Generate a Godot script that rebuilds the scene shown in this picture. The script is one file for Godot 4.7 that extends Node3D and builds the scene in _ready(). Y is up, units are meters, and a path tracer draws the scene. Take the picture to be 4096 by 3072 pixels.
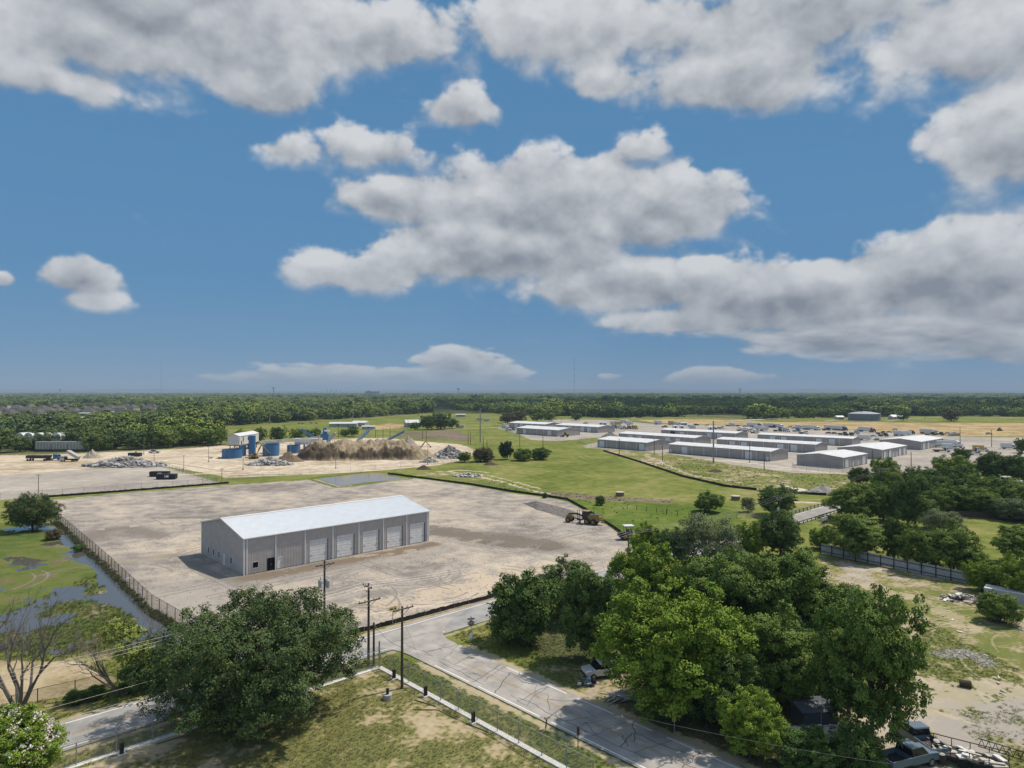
extends Node3D
# A drone view over an industrial lot at the edge of a town: metres, y up, the camera 33 m above the ground looking along -z.

var rng := RandomNumberGenerator.new()
var used := {}
var mats := {}
const UX := Vector3(0.7275, 0, -0.6861)    # along the side street and the long wall of the new building
const WX := Vector3(0.6861, 0, 0.7275)     # along the main road, towards the camera
const SUN := Vector3(0.455, 0.85, -0.245)

# ---------------------------------------------------------------- small helpers
class MB:
	var v := PackedVector3Array()
	var n := PackedVector3Array()
	var c := PackedColorArray()
	var col := Color.WHITE
	func tri(a: Vector3, b: Vector3, d: Vector3) -> void:
		var nn := (b - a).cross(d - a).normalized()
		v.append(a); v.append(d); v.append(b)
		n.append(nn); n.append(nn); n.append(nn)
		c.append(col); c.append(col); c.append(col)
	func quad(a: Vector3, b: Vector3, d: Vector3, e: Vector3) -> void:
		tri(a, b, d); tri(a, d, e)
	func box(o: Vector3, s: Vector3, b := Basis.IDENTITY) -> MB:   # centre, full size
		var h := s * 0.5
		var p := []
		for i in 8:
			p.append(o + b * Vector3(h.x if i & 1 else -h.x, h.y if i & 2 else -h.y, h.z if i & 4 else -h.z))
		quad(p[4], p[5], p[7], p[6]); quad(p[1], p[0], p[2], p[3])
		quad(p[5], p[1], p[3], p[7]); quad(p[0], p[4], p[6], p[2])
		quad(p[6], p[7], p[3], p[2]); quad(p[0], p[1], p[5], p[4])
		return self
	func bar(a: Vector3, b: Vector3, w: float, h: float) -> MB:      # box from a to b
		var d := b - a
		var z := d.normalized()
		var x := (Vector3.UP if absf(z.y) < 0.95 else Vector3.RIGHT).cross(z).normalized()
		return box((a + b) * 0.5, Vector3(w, h, d.length()), Basis(x, z.cross(x), z))
	func tube(pts: Array, rad: Array, seg := 6, caps := true) -> MB:
		var rings := []
		for i in pts.size():
			var d: Vector3 = (pts[mini(i + 1, pts.size() - 1)] - pts[maxi(i - 1, 0)]).normalized()
			var x := (Vector3.UP if absf(d.y) < 0.9 else Vector3.RIGHT).cross(d).normalized()
			var y := d.cross(x)
			var r := []
			for k in seg:
				var t := TAU * k / seg
				r.append(pts[i] + (x * cos(t) + y * sin(t)) * float(rad[i]))
			rings.append(r)
		for i in rings.size() - 1:
			for k in seg:
				var k2 := (k + 1) % seg
				quad(rings[i][k], rings[i][k2], rings[i + 1][k2], rings[i + 1][k])
		if caps:
			for k in range(1, seg - 1):
				tri(rings[0][0], rings[0][k + 1], rings[0][k])
				var e: Array = rings[-1]
				tri(e[0], e[k], e[k + 1])
		return self
	func cyl(a: Vector3, b: Vector3, r: float, seg := 8) -> MB:
		return tube([a, b], [r, r], seg)
	func prism(prof: Array, z0: float, z1: float, b := Basis.IDENTITY, o := Vector3.ZERO) -> MB:   # outline in x,y (counterclockwise), pulled along z
		var m := prof.size()
		var tris := Geometry2D.triangulate_polygon(PackedVector2Array(prof))
		for k in range(0, tris.size(), 3):
			var q := [prof[tris[k]], prof[tris[k + 1]], prof[tris[k + 2]]]
			if (q[1] - q[0]).cross(q[2] - q[0]) < 0:
				q.reverse()
			tri(o + b * Vector3(q[0].x, q[0].y, z1), o + b * Vector3(q[1].x, q[1].y, z1), o + b * Vector3(q[2].x, q[2].y, z1))
			tri(o + b * Vector3(q[0].x, q[0].y, z0), o + b * Vector3(q[2].x, q[2].y, z0), o + b * Vector3(q[1].x, q[1].y, z0))
		for k in m:
			var p: Vector2 = prof[k]
			var q2: Vector2 = prof[(k + 1) % m]
			quad(o + b * Vector3(p.x, p.y, z1), o + b * Vector3(p.x, p.y, z0), o + b * Vector3(q2.x, q2.y, z0), o + b * Vector3(q2.x, q2.y, z1))
		return self
	func mesh() -> ArrayMesh:
		var a := []
		a.resize(Mesh.ARRAY_MAX)
		a[Mesh.ARRAY_VERTEX] = v
		a[Mesh.ARRAY_NORMAL] = n
		a[Mesh.ARRAY_COLOR] = c
		var m := ArrayMesh.new()
		m.add_surface_from_arrays(Mesh.PRIMITIVE_TRIANGLES, a)
		return m

func lin(r: float, g: float, b: float) -> Color:
	return Color(r, g, b).linear_to_srgb()

func mat(id: String, r := 0.5, g := 0.5, b := 0.5, rough := 0.8, metal := 0.0) -> StandardMaterial3D:
	if not mats.has(id):
		var m := StandardMaterial3D.new()
		m.resource_name = id
		m.albedo_color = lin(r, g, b)
		m.roughness = rough
		m.metallic = metal
		mats[id] = m
	return mats[id]

func worn(id: String, r: float, g: float, b: float, rough: float, tex: Texture2D, scale: float, metal := 0.0) -> StandardMaterial3D:
	var m := mat(id, r, g, b, rough, metal)
	m.albedo_texture = tex
	m.uv1_triplanar = true
	m.uv1_world_triplanar = true
	m.uv1_scale = Vector3.ONE * scale
	return m

func numbered(called: String) -> String:
	used[called] = used.get(called, -1) + 1
	return called if used[called] == 0 else "%s_%03d" % [called, used[called]]

func tag(o: Node, label: String, category: String, group := "", kind := "") -> void:
	if label != "":
		o.set_meta("label", label)
	if category != "":
		o.set_meta("category", category)
	if group != "":
		o.set_meta("group", group)
	if kind != "":
		o.set_meta("kind", kind)

func thing(called: String, label: String, category: String, at := Vector3.ZERO, yaw := 0.0, group := "") -> Node3D:
	var o := Node3D.new()
	o.name = numbered(called)
	add_child(o)
	o.position = at
	o.rotation.y = yaw
	tag(o, label, category, group)
	return o

func put(mesh: Mesh, called: String, m: Material, parent: Node3D, at := Vector3.ZERO, yaw := 0.0) -> MeshInstance3D:
	var o := MeshInstance3D.new()
	o.name = called
	o.mesh = mesh
	o.material_override = m
	parent.add_child(o, true)
	o.position = at
	o.rotation.y = yaw
	return o

func part(b: MB, called: String, m: Material, parent: Node3D) -> MeshInstance3D:
	return put(b.mesh(), called, m, parent)

func solo(b: MB, called: String, m: Material, label: String, category: String, at := Vector3.ZERO, yaw := 0.0, group := "") -> MeshInstance3D:
	var o := put(b.mesh(), numbered(called), m, self, at, yaw)
	tag(o, label, category, group)
	return o

func structure(mesh: Mesh, called: String, m: Material, label: String) -> MeshInstance3D:
	var o := put(mesh, numbered(called), m, self)
	tag(o, label, "", "", "structure")
	return o

func copy_of(src: Node3D, at: Vector3, yaw: float, label: String, group := "", s := Vector3.ONE) -> Node3D:
	var c: Node3D = src.duplicate()
	c.name = numbered(String(src.name).rstrip("0123456789").trim_suffix("_"))
	add_child(c)
	c.transform = Transform3D(Basis(Vector3.UP, yaw).scaled_local(s), at)
	c.set_meta("label", label)
	if group != "":
		c.set_meta("group", group)
	return c

func repaint(o: Node3D, from_m: Material, to_m: Material) -> void:
	for k in o.get_children():
		if k is MeshInstance3D and k.material_override == from_m:
			k.material_override = to_m

func pv(a: Array) -> PackedVector2Array:
	var o := PackedVector2Array()
	for i in range(0, a.size(), 2):
		o.append(Vector2(a[i], a[i + 1]))
	return o

func yaw_of(d: Vector3) -> float:      # turns +x of a thing onto d
	return atan2(-d.z, d.x)

func rnd(a: float, b: float) -> float:
	return rng.randf_range(a, b)

func pick(a: Array):
	return a[rng.randi() % a.size()]

func noise(sd: int, freq: float, oct := 4) -> FastNoiseLite:
	var n := FastNoiseLite.new()
	n.seed = sd
	n.noise_type = FastNoiseLite.TYPE_SIMPLEX_SMOOTH
	n.frequency = freq
	n.fractal_octaves = oct
	return n

func tone_texture(sd: int, size: int, lo: float, hi: float, freq: float, oct := 5) -> ImageTexture:
	var n := noise(sd, freq, oct)
	var g := n.get_seamless_image(size, size)
	var src := g.get_data()
	var out := PackedByteArray()
	out.resize(size * size * 3)
	for i in size * size:
		var t := int(255.0 * lerpf(lo, hi, src[i] / 255.0))
		out[i * 3] = t
		out[i * 3 + 1] = t
		out[i * 3 + 2] = t
	return ImageTexture.create_from_image(Image.create_from_data(size, size, false, Image.FORMAT_RGB8, out))

# ---------------------------------------------------------------- sky
var clouds := []      # az, el, half width, half height (degrees), weight

func sky_colour(el: float) -> Vector3:
	var lo := Vector3(0.205, 0.352, 0.49)
	var mid := Vector3(0.092, 0.246, 0.448)
	var hi := Vector3(0.066, 0.198, 0.39)
	var t := clampf(el / 9.0, 0.0, 1.0)
	if t < 1.0:
		return lo.lerp(mid, sqrt(t))
	return mid.lerp(hi, clampf((el - 9.0) / 30.0, 0.0, 1.0))

func sky_at(az: float, el: float, near: Array, nb: FastNoiseLite, nf: FastNoiseLite, nw: FastNoiseLite) -> Vector3:
	var base := sky_colour(el)
	var a := deg_to_rad(az)
	var e := deg_to_rad(el)
	var d := Vector3(cos(e) * sin(a), sin(e) * 1.35, -cos(e) * cos(a))
	d *= 1.0 + 0.35 * clampf(1.0 - el / 5.0, 0.0, 1.0)
	var big := nb.get_noise_3dv(d)
	var rel := 0.0
	var sum := 0.02
	var ws := 0.001
	for b in near:
		var dx: float = (az - b[0]) / b[2]
		var dy: float = (el - b[1]) / b[3]
		if dy < 0.0:
			dy *= 1.25
		var q := dx * dx + dy * dy
		if q < 4.0:
			var k: float = (1.0 - sqrt(q)) * b[4]
			var ex := exp(4.5 * k)
			sum += ex
			rel += dy * ex * ex
			ws += ex * ex
	var best := log(sum) / 4.5
	rel = clampf(rel / ws, -1.0, 1.0)
	var puff := -nf.get_noise_3dv(d)
	var wisp := nw.get_noise_3dv(d)
	var dens := best + 0.13 + 0.48 * big + 0.32 * puff + 0.34 * wisp
	if dens <= -0.10:
		var thin := wisp * 0.9 + 0.35 * big - 0.22 + 0.25 * best
		if thin > 0.0:
			return base.lerp(Vector3(0.36, 0.42, 0.48), minf(thin * 0.8, 0.4))
		return base
	var soft := 0.13 + 0.42 * clampf(0.25 - rel, 0.0, 1.0)
	var alpha := smoothstep(-0.10, soft, dens)
	var up := d + Vector3(0.012, 0.030, 0.0)
	var relief := (puff + nf.get_noise_3dv(up)) * 0.26 + (big - nb.get_noise_3dv(up)) * 0.75 + (wisp - nw.get_noise_3dv(up)) * 0.34
	var thick := clampf(dens - 0.30, 0.0, 1.0)
	var s := clampf(0.70 + 0.30 * rel + relief + 0.16 * puff + 0.10 * wisp - 0.46 * thick, 0.0, 1.0)
	var dark := Vector3(0.225, 0.25, 0.29)
	var light := Vector3(0.63, 0.645, 0.665)
	var col := dark.lerp(light, s)
	var far := clampf(1.0 - el / 4.0, 0.0, 1.0) * 0.3
	col = col.lerp(Vector3(0.36, 0.42, 0.48), far)
	return base.lerp(col, alpha * 0.97)

func make_sky() -> ImageTexture:
	clouds = [
		[-24.87, 26.32, 14.5, 4.4, 0.95], [-30.42, 23.78, 9.0, 3.4, 0.8], [-20.53, 22.35, 4.2, 2.3, 0.9], [-11.85, 26.88, 6.5, 3.0, 0.9], [-33.25, 20.59, 5.0, 1.4, 0.5],
		[7.58, 28.09, 12, 3.0, 0.75], [22.16, 26.8, 16, 3.2, 0.75], [35.6, 23.11, 10, 4.0, 0.8], [18.36, 23.72, 7.0, 2.9, 1.1], [8.73, 24.11, 3.0, 1.6, 0.5],
		[-4.16, 22.32, 3.6, 1.7, 0.75], [-11.1, 18.95, 5.5, 1.9, 0.5], [-18.79, 18.49, 2.8, 1.4, 0.55], [35.86, 15.98, 5.0, 4.2, 0.85], [11.02, 19.13, 2.2, 1.4, 0.4],
		[-9.58, 15.32, 6.4, 2.2, 1.0], [2.91, 15.51, 9.0, 4.0, 1.2], [12.15, 14.12, 7.0, 3.6, 1.05], [-1.02, 11.06, 10.5, 3.4, 1.1], [-12.6, 9.32, 4.6, 1.8, 0.8],
		[9.5, 8.28, 10, 2.6, 1.1], [22.16, 7.07, 9.5, 3.2, 1.2], [32.08, 8.11, 8.0, 3.8, 1.25], [37.13, 7.02, 7, 3.4, 1.1], [29.17, 3.77, 9.5, 2.0, 1.05], [15.12, 5.49, 8, 1.5, 0.9], [35.6, 2.72, 5, 1.1, 0.9],
		[-32.56, 7.81, 2.9, 1.75, 1.0], [-32.14, 6.47, 2.6, 1.0, 0.8], [-37.18, 7.48, 0.9, 0.6, 0.9],
		[-15.56, 1.14, 6.2, 1.15, 1.0], [-4.74, 1.96, 3.3, 1.9, 1.2], [-9.96, 1.05, 4.5, 1.0, 1.0], [-1.02, 1.18, 2.8, 1.15, 1.0], [-20.53, 0.85, 2.4, 0.5, 0.8], [17.29, 1.13, 3.8, 0.95, 1.1], [14.39, 0.88, 2.0, 0.45, 0.8], [8.35, 1.17, 1.0, 0.35, 0.6]]
	rng.seed = 77
	for k in 150:      # the same kind of sky all the way round
		var az := rnd(44, 316)
		var el: float = [rnd(0.5, 3), rnd(6, 14), rnd(14, 28), rnd(28, 60)][k % 4]
		var w := rnd(3, 9) * (0.5 if el < 4 else 1.0) * (1.0 + maxf(el - 25.0, 0.0) / 25.0)
		clouds.append([az if az < 180 else az - 360.0, el, w, w * (0.28 if el < 25 else 0.5), rnd(0.6, 1.1)])
	for k in 26:
		var el2 := rnd(36, 80)
		clouds.append([rnd(-180, 180), el2, rnd(8, 18), rnd(4, 8), rnd(0.6, 1.0)])
	var nb := noise(11, 3.2, 4)
	var nf := noise(12, 11.0, 6)
	var nw := noise(13, 2.6, 6)
	nf.fractal_type = FastNoiseLite.FRACTAL_RIDGED
	nf.frequency = 7.0
	nf.fractal_gain = 0.52
	nw.frequency = 10.0
	nw.fractal_gain = 0.62
	var cw := 1024
	var ch := 512
	var coarse := sky_block(cw, ch, 0, cw, 0, ch / 2, nb, nf, nw)
	var small := Image.create_from_data(cw, ch / 2, false, Image.FORMAT_RGB8, coarse)
	small.resize(4096, 1024, Image.INTERPOLATE_BILINEAR)
	var img := Image.create(4096, 2048, false, Image.FORMAT_RGB8)
	img.fill(Color(0.24, 0.26, 0.22))
	img.blit_rect(small, Rect2i(0, 0, 4096, 1024), Vector2i.ZERO)
	var r0 := 1024 - 400
	var half := 480
	var left := Image.create_from_data(half, 400, false, Image.FORMAT_RGB8, sky_block(4096, 2048, 4096 - half, 4096, r0, 1024, nb, nf, nw))
	var right := Image.create_from_data(half, 400, false, Image.FORMAT_RGB8, sky_block(4096, 2048, 0, half, r0, 1024, nb, nf, nw))
	img.blit_rect(left, Rect2i(0, 0, half, 400), Vector2i(4096 - half, r0))
	img.blit_rect(right, Rect2i(0, 0, half, 400), Vector2i(0, r0))
	return ImageTexture.create_from_image(img)

func sky_block(w: int, h: int, c0: int, c1: int, r0: int, r1: int, nb: FastNoiseLite, nf: FastNoiseLite, nw: FastNoiseLite) -> PackedByteArray:
	var out := PackedByteArray()
	out.resize((c1 - c0) * (r1 - r0) * 3)
	var by_col := []
	for c in range(c0, c1):
		var az := (c + 0.5) / w * 360.0
		if az > 180.0:
			az -= 360.0
		var near := []
		for b in clouds:
			if absf(az - b[0]) < b[2] * 2.0:
				near.append(b)
		by_col.append([az, near])
	var i := 0
	for r in range(r0, r1):
		var el := 90.0 - (r + 0.5) / h * 180.0
		for k in c1 - c0:
			var q: Vector3 = sky_at(by_col[k][0], el, by_col[k][1], nb, nf, nw)
			out[i] = int(255.0 * pow(q.x, 0.4545))
			out[i + 1] = int(255.0 * pow(q.y, 0.4545))
			out[i + 2] = int(255.0 * pow(q.z, 0.4545))
			i += 3
	return out

# ---------------------------------------------------------------- ground: zones of soil and growth, painted into three maps of the land
enum { GRASS, YARD, LOT, PAVED, SAND, GRAVEL, TAN, WEEDS, WET, LITTER, JUNK, LUSH, BRUSH, STRAW, VERGE, POND }
var zones := []
var tiles := []
var ramps := {}

func ramp(stops: Array) -> PackedByteArray:     # [position, r, g, b] linear
	var o := PackedByteArray()
	o.resize(768)
	for i in 256:
		var t := i / 255.0
		var k := 0
		while k < stops.size() - 2 and t > stops[k + 1][0]:
			k += 1
		var a: Array = stops[k]
		var b: Array = stops[k + 1]
		var f := clampf((t - a[0]) / (b[0] - a[0]), 0, 1)
		for ch in 3:
			o[i * 3 + ch] = int(255.0 * pow(lerpf(a[ch + 1], b[ch + 1], f), 0.4545))
	return o

func set_zones() -> void:
	ramps = {
		GRASS: ramp([[0.0, .11, .135, .036], [0.3, .145, .18, .04], [0.5, .19, .22, .052], [0.7, .235, .24, .075], [1.0, .33, .29, .14]]),
		YARD: ramp([[0.0, .15, .165, .055], [0.40, .205, .21, .075], [0.54, .265, .245, .11], [0.62, .42, .345, .22], [1.0, .54, .455, .32]]),
		LOT: ramp([[0.0, .22, .197, .175], [0.3, .305, .277, .25], [0.5, .39, .352, .312], [0.7, .475, .41, .335], [1.0, .57, .515, .44]]),
		PAVED: ramp([[0.0, .32, .29, .26], [0.5, .42, .38, .335], [0.8, .48, .435, .38], [1.0, .57, .515, .45]]),
		SAND: ramp([[0.0, .33, .265, .18], [0.35, .50, .415, .31], [0.6, .63, .54, .42], [1.0, .74, .66, .54]]),
		GRAVEL: ramp([[0.0, .29, .262, .232], [0.5, .40, .365, .322], [1.0, .52, .47, .41]]),
		TAN: ramp([[0.0, .25, .20, .10], [0.35, .36, .27, .14], [0.6, .50, .37, .20], [1.0, .58, .46, .28]]),
		WEEDS: ramp([[0.0, .12, .155, .04], [0.35, .165, .195, .052], [0.58, .23, .225, .08], [0.74, .38, .32, .20], [1.0, .58, .52, .41]]),
		WET: ramp([[0.0, .075, .11, .03], [0.35, .105, .145, .034], [0.58, .145, .175, .042], [0.75, .16, .135, .075], [1.0, .25, .205, .14]]),
		LITTER: ramp([[0.0, .08, .10, .04], [0.5, .13, .145, .055], [0.8, .20, .18, .10], [1.0, .33, .28, .19]]),
		JUNK: ramp([[0.0, .13, .17, .045], [0.42, .19, .205, .065], [0.54, .29, .26, .13], [0.66, .43, .36, .26], [0.8, .40, .37, .33], [1.0, .52, .47, .40]]),
		LUSH: ramp([[0.0, .075, .125, .022], [0.5, .115, .17, .03], [0.8, .165, .205, .045], [1.0, .26, .24, .11]]),
		BRUSH: ramp([[0.0, .12, .125, .06], [0.5, .20, .165, .115], [1.0, .29, .24, .18]]),
		STRAW: ramp([[0.0, .14, .15, .05], [0.3, .29, .24, .13], [0.6, .43, .35, .22], [1.0, .52, .44, .31]]),
		VERGE: ramp([[0.0, .10, .14, .035], [0.5, .15, .18, .05], [0.7, .24, .22, .09], [1.0, .45, .38, .26]])}
	zones = [
		[LITTER, pv([-358.46, -352.57, -267.15, -352.57, -238.15, -364.07, -212.18, -382.8, -178.64, -418.71, -219.06, -482.03, -276.81, -606.55, -246.34, -702.01, -175.58, -865.5, -122.52, -1024.61, -179.33, -1681.68, -95.93, -1188.49, -37.17, -1024.61, 17.69, -919.02, 130.16, -833.16, 208.91, -865.5, 283.04, -803.15, 386.15, -833.16, 550.7, -900.46, 656.19, -865.5, 913.8, -865.5, 3500.84, -3564.77, -3495.56, -3564.77])],
		[BRUSH, pv([-83.97, -495.41, -83.63, -553.83, -49.18, -582.77, -26.12, -476.88, -29.23, -443.69, -62.18, -469.36])],
		[BRUSH, pv([-38.63, -262.44, -23.59, -257.16, -4.34, -244.49, 10.89, -223.13, 29.23, -212.52, 49.46, -205.21, 47.4, -199.71, 26.58, -204.27, 9.79, -213.54, -14.59, -240.54])],
		[SAND, pv([-352.88, -347.09, -262.99, -347.09, -233.39, -356.8, -206.33, -374.77, -183.05, -396.4, -176.11, -411, -159.48, -403.57, -152.61, -435.04, -126.59, -457.33, -106.1, -479.44, -85.66, -474.35, -57.14, -443.69, -30.68, -418.71, -20.08, -379.55, -19.8, -349.81, -24.78, -322.05, -33.11, -300.39, -56.69, -279.7, -74.58, -269.57, -96.59, -261.67, -108.87, -256.42, -114.38, -264.78, -156.45, -300.39, -164.78, -307.63, -165.34, -300.39, -183.13, -283.24, -200.56, -264.78, -235.56, -231.81])],
		[PAVED, pv([-235.56, -231.81, -200.56, -264.78, -183.13, -283.24, -163.15, -296.4, -156.45, -300.39, -104.58, -243.16, -128.36, -224.25, -147.38, -210.03, -155.37, -205.21, -183.21, -180.38])],
		[GRAVEL, pv([-14.14, -606.55, -1.65, -557.29, 13.88, -457.33, 30.03, -445.91, 62.79, -482.03, 79.2, -495.41, 44.41, -411, 42.1, -396.4, 49.5, -391.19, 83.43, -356.8, 100.23, -300.39, 113.9, -272.03, 134.39, -268.76, 140.33, -244.49, 162.74, -266.36, 185.24, -292.52, 237.15, -313.02, 307.09, -313.02, 448.83, -457.33, 321.22, -495.41, 314.23, -547.04, 275.46, -594.42, 208.28, -660.43, 140.13, -685.82, 123.97, -775.23, 56.07, -788.94, 36.61, -749.18])],
		[TAN, pv([144.06, -775.23, 223.58, -803.15, 282.26, -724.83, 365.73, -730.77, 429.28, -702.01, 532.19, -702.01, 689.14, -702.01, 486.23, -495.41, 373.41, -492.68, 326.66, -503.8, 316.17, -550.42, 279.18, -602.45, 211.41, -670.36, 153.84, -702.01])],
		[TAN, pv([-136.5, -606.55, -124.84, -691.13, -99.74, -660.43, -96.09, -606.55, -116.68, -575.26])],
		[WEEDS, pv([51.26, -379.55, 59.83, -320.9, 66.49, -263.22, 74.39, -236.1, 82.21, -227.1, 100.04, -215.08, 122.24, -244.49, 132.2, -266.36, 113.9, -272.03, 99.56, -298.38, 82.77, -353.97, 53.38, -387.79])],
		[WEEDS, pv([-42.42, -267.95, -29.24, -274.54, -14.8, -270.39, -3.48, -247.88, 6.94, -228.84, 12.95, -216.12, 4.24, -220.38, -13.2, -241.19, -33.48, -260.15])],
		[LUSH, pv([10.25, -210.03, 26.4, -202.88, 47.82, -198.38, 62.67, -187.96, 56.61, -160.91, 40.35, -145.25, 26.94, -145.25, 26.05, -159.48, 20.85, -189.95])],
		[LOT, pv([-139.82, -205.21, -125.52, -219.3, -100.49, -236.72, -82.32, -247.88, -72.74, -252.79, -58.85, -233.02, -48, -245.84, -38.8, -257.16, -32.53, -252.79, -14.32, -236.1, -0.08, -219.3, 9.65, -210.52, 16.69, -203.34, 20.38, -185.61, 22.98, -169.44, 25.1, -156.14, 26.61, -140.69, 24.31, -128.57, 11.09, -119.17, 0.49, -111.33, -2.71, -108.11, -12.73, -99.15, -22.09, -91.01, -26.07, -87.46, -31.88, -82.48, -37.88, -86.45, -41.39, -89.91, -54.23, -101.96, -107.81, -163.26])],
		[WET, pv([-155.36, -171.72, -118.58, -168.17, -108.48, -163.26, -53.98, -101.5, -41.15, -89.38, -40.63, -81.73, -54.42, -84.42, -65.3, -86.45, -81.19, -89.91])],
		[STRAW, pv([-75.15, -83.25, -62.87, -83.25, -53.17, -82.48, -44.8, -77.51, -48.44, -73.1, -53.22, -70.52, -59.62, -66.12])],
		[VERGE, pv([-16.66, -79.56, 4.53, -58.03, 13.93, -58.03, -7.34, -80.27, -14.98, -83.25])],
		[LITTER, pv([1.04, -88.15, 5.48, -97.74, 21.46, -128.57, 42.28, -134.35, 59.65, -134.35, 53.48, -113.87, 33.41, -64.69, 23.81, -51.71, 19.27, -58.03, 10.49, -70.8, 7.59, -81.73])],
		[JUNK, pv([63.06, -137.45, 78.09, -116.08, 77.24, -102.19, 84.56, -86.45, 50.35, -46.41, 23.06, -46.41, 33.17, -64.69, 41.47, -72.51, 50.54, -95.66, 52.63, -113.87])],
		[JUNK, pv([-0.24, -79.92, 7.8, -72.51, 11.64, -73.1, 13.14, -78.87, 8.54, -82.11, 3.07, -81.59])],
		[YARD, pv([-15.8, -80.71, 5.16, -57.96, 6, -46.41, -40.05, -46.41, -37.99, -58.71, -33.31, -64.32, -27, -69.92, -20.87, -75.68])]]

func fill_zone(mask: PackedByteArray, w: int, h: int, x0: float, z0: float, px: float, poly: PackedVector2Array, id: int) -> void:
	var m := poly.size()
	for r in h:
		var z := z0 + (r + 0.5) * px
		var xs := []
		for i in m:
			var a := poly[i]
			var b := poly[(i + 1) % m]
			if (a.y <= z) != (b.y <= z):
				xs.append(a.x + (z - a.y) / (b.y - a.y) * (b.x - a.x))
		xs.sort()
		for k in range(0, xs.size() - 1, 2):
			var c0 := clampi(int((xs[k] - x0) / px), 0, w)
			var c1 := clampi(int((xs[k + 1] - x0) / px), 0, w)
			for c in range(c0, c1):
				mask[r * w + c] = id

func noise_bytes(sd: int, metres: float, px: float, w: int, h: int, oct: int, stretch := 1.0) -> PackedByteArray:
	var n := noise(sd, px / metres, oct)
	if stretch != 1.0:
		var im := n.get_image(w, int(h * stretch), false, false, true)
		im.resize(w, h, Image.INTERPOLATE_BILINEAR)
		return im.get_data()
	return n.get_image(w, h, false, false, true).get_data()

func paint_tile(x0: float, z0: float, x1: float, z1: float, px: float, sd: int, warp: float) -> Dictionary:
	var w := int(round((x1 - x0) / px))
	var h := int(round((z1 - z0) / px))
	var mask := PackedByteArray()
	mask.resize(w * h)
	for zn in zones:
		fill_zone(mask, w, h, x0, z0, px, zn[1], zn[0])
	var na := noise_bytes(sd, 26.0, px, w, h, 4)
	var nb := noise_bytes(sd + 1, 5.5, px, w, h, 4)
	var nc := noise_bytes(sd + 2, maxf(0.9, px * 3.0), px, w, h, 3)
	var nd := noise_bytes(sd + 3, 60.0, px, w, h, 3)
	var out := PackedByteArray()
	out.resize(w * h * 3)
	var tables := []
	for k in 16:
		tables.append(ramps.get(k, ramps[GRASS]))
	var wk := warp / px / 128.0
	var i := 0
	for r in h:
		for c in w:
			var b1 := nb[i]
			var c1 := nc[i]
			var zc := clampi(c + int((b1 - 128) * wk + (c1 - 128) * wk * 0.35), 0, w - 1)
			var zr := clampi(r + int((na[i] - 128) * wk * 0.6 + (c1 - 128) * wk * 0.5), 0, h - 1)
			var t := clampi(128 + (((na[i] - 128) * 80 + (b1 - 128) * 85 + (c1 - 128) * 60 + (nd[i] - 128) * 62) >> 7), 0, 255) * 3
			var lut: PackedByteArray = tables[mask[zr * w + zc]]
			var o := i * 3
			out[o] = lut[t]
			out[o + 1] = lut[t + 1]
			out[o + 2] = lut[t + 2]
			i += 1
	return {"x0": x0, "z0": z0, "x1": x1, "z1": z1, "px": px, "w": w, "h": h, "mask": mask, "rgb": out, "nb": nb, "nc": nc}

func dab(t: Dictionary, pts: Array, width: float, r: float, g: float, b: float, strength: float, rough := 0.6) -> void:   # a worn, broken band of soil along a line (x, z pairs)
	var rgb: PackedByteArray = t.rgb
	var nb: PackedByteArray = t.nb
	var nc: PackedByteArray = t.nc
	var px: float = t.px
	var w: int = t.w
	var h: int = t.h
	var q := [int(255 * pow(r, .4545)), int(255 * pow(g, .4545)), int(255 * pow(b, .4545))]
	var line := pv(pts)
	for s in line.size() - 1:
		var a := line[s]
		var e := line[s + 1]
		var c0 := clampi(int((minf(a.x, e.x) - width - t.x0) / px), 0, w)
		var c1 := clampi(int((maxf(a.x, e.x) + width - t.x0) / px) + 1, 0, w)
		var r0 := clampi(int((minf(a.y, e.y) - width - t.z0) / px), 0, h)
		var r1 := clampi(int((maxf(a.y, e.y) + width - t.z0) / px) + 1, 0, h)
		var d := e - a
		var l2 := maxf(d.length_squared(), 1e-6)
		for rr in range(r0, r1):
			for cc in range(c0, c1):
				var p := Vector2(t.x0 + cc * px, t.z0 + rr * px)
				var k := (p - a).dot(d) / l2
				if k < 0.0 and s > 0 or k > 1.0 and s < line.size() - 2:
					continue
				var dist := p.distance_to(a + d * clampf(k, 0, 1)) / width
				var i := rr * w + cc
				var f := 1.0 - dist + rough * ((nb[i] - 128) / 128.0 * 0.8 + (nc[i] - 128) / 128.0 * 0.7)
				if f > 0.0:
					f = minf(f * 2.2, 1.0) * strength
					for ch in 3:
						rgb[i * 3 + ch] = int(lerpf(rgb[i * 3 + ch], q[ch], f))

func finish_tile(t: Dictionary) -> void:
	var m := StandardMaterial3D.new()
	m.resource_name = "soil and growth"
	m.roughness = 1.0
	m.metallic_specular = 0.1
	m.albedo_texture = ImageTexture.create_from_image(Image.create_from_data(t.w, t.h, false, Image.FORMAT_RGB8, t.rgb))
	m.texture_repeat = false
	t.mat = m
	tiles.append(t)

func zone_at(t: Dictionary, x: float, z: float) -> int:
	return t.mask[clampi(int((z - t.z0) / t.px), 0, t.h - 1) * t.w + clampi(int((x - t.x0) / t.px), 0, t.w - 1)]

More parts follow.
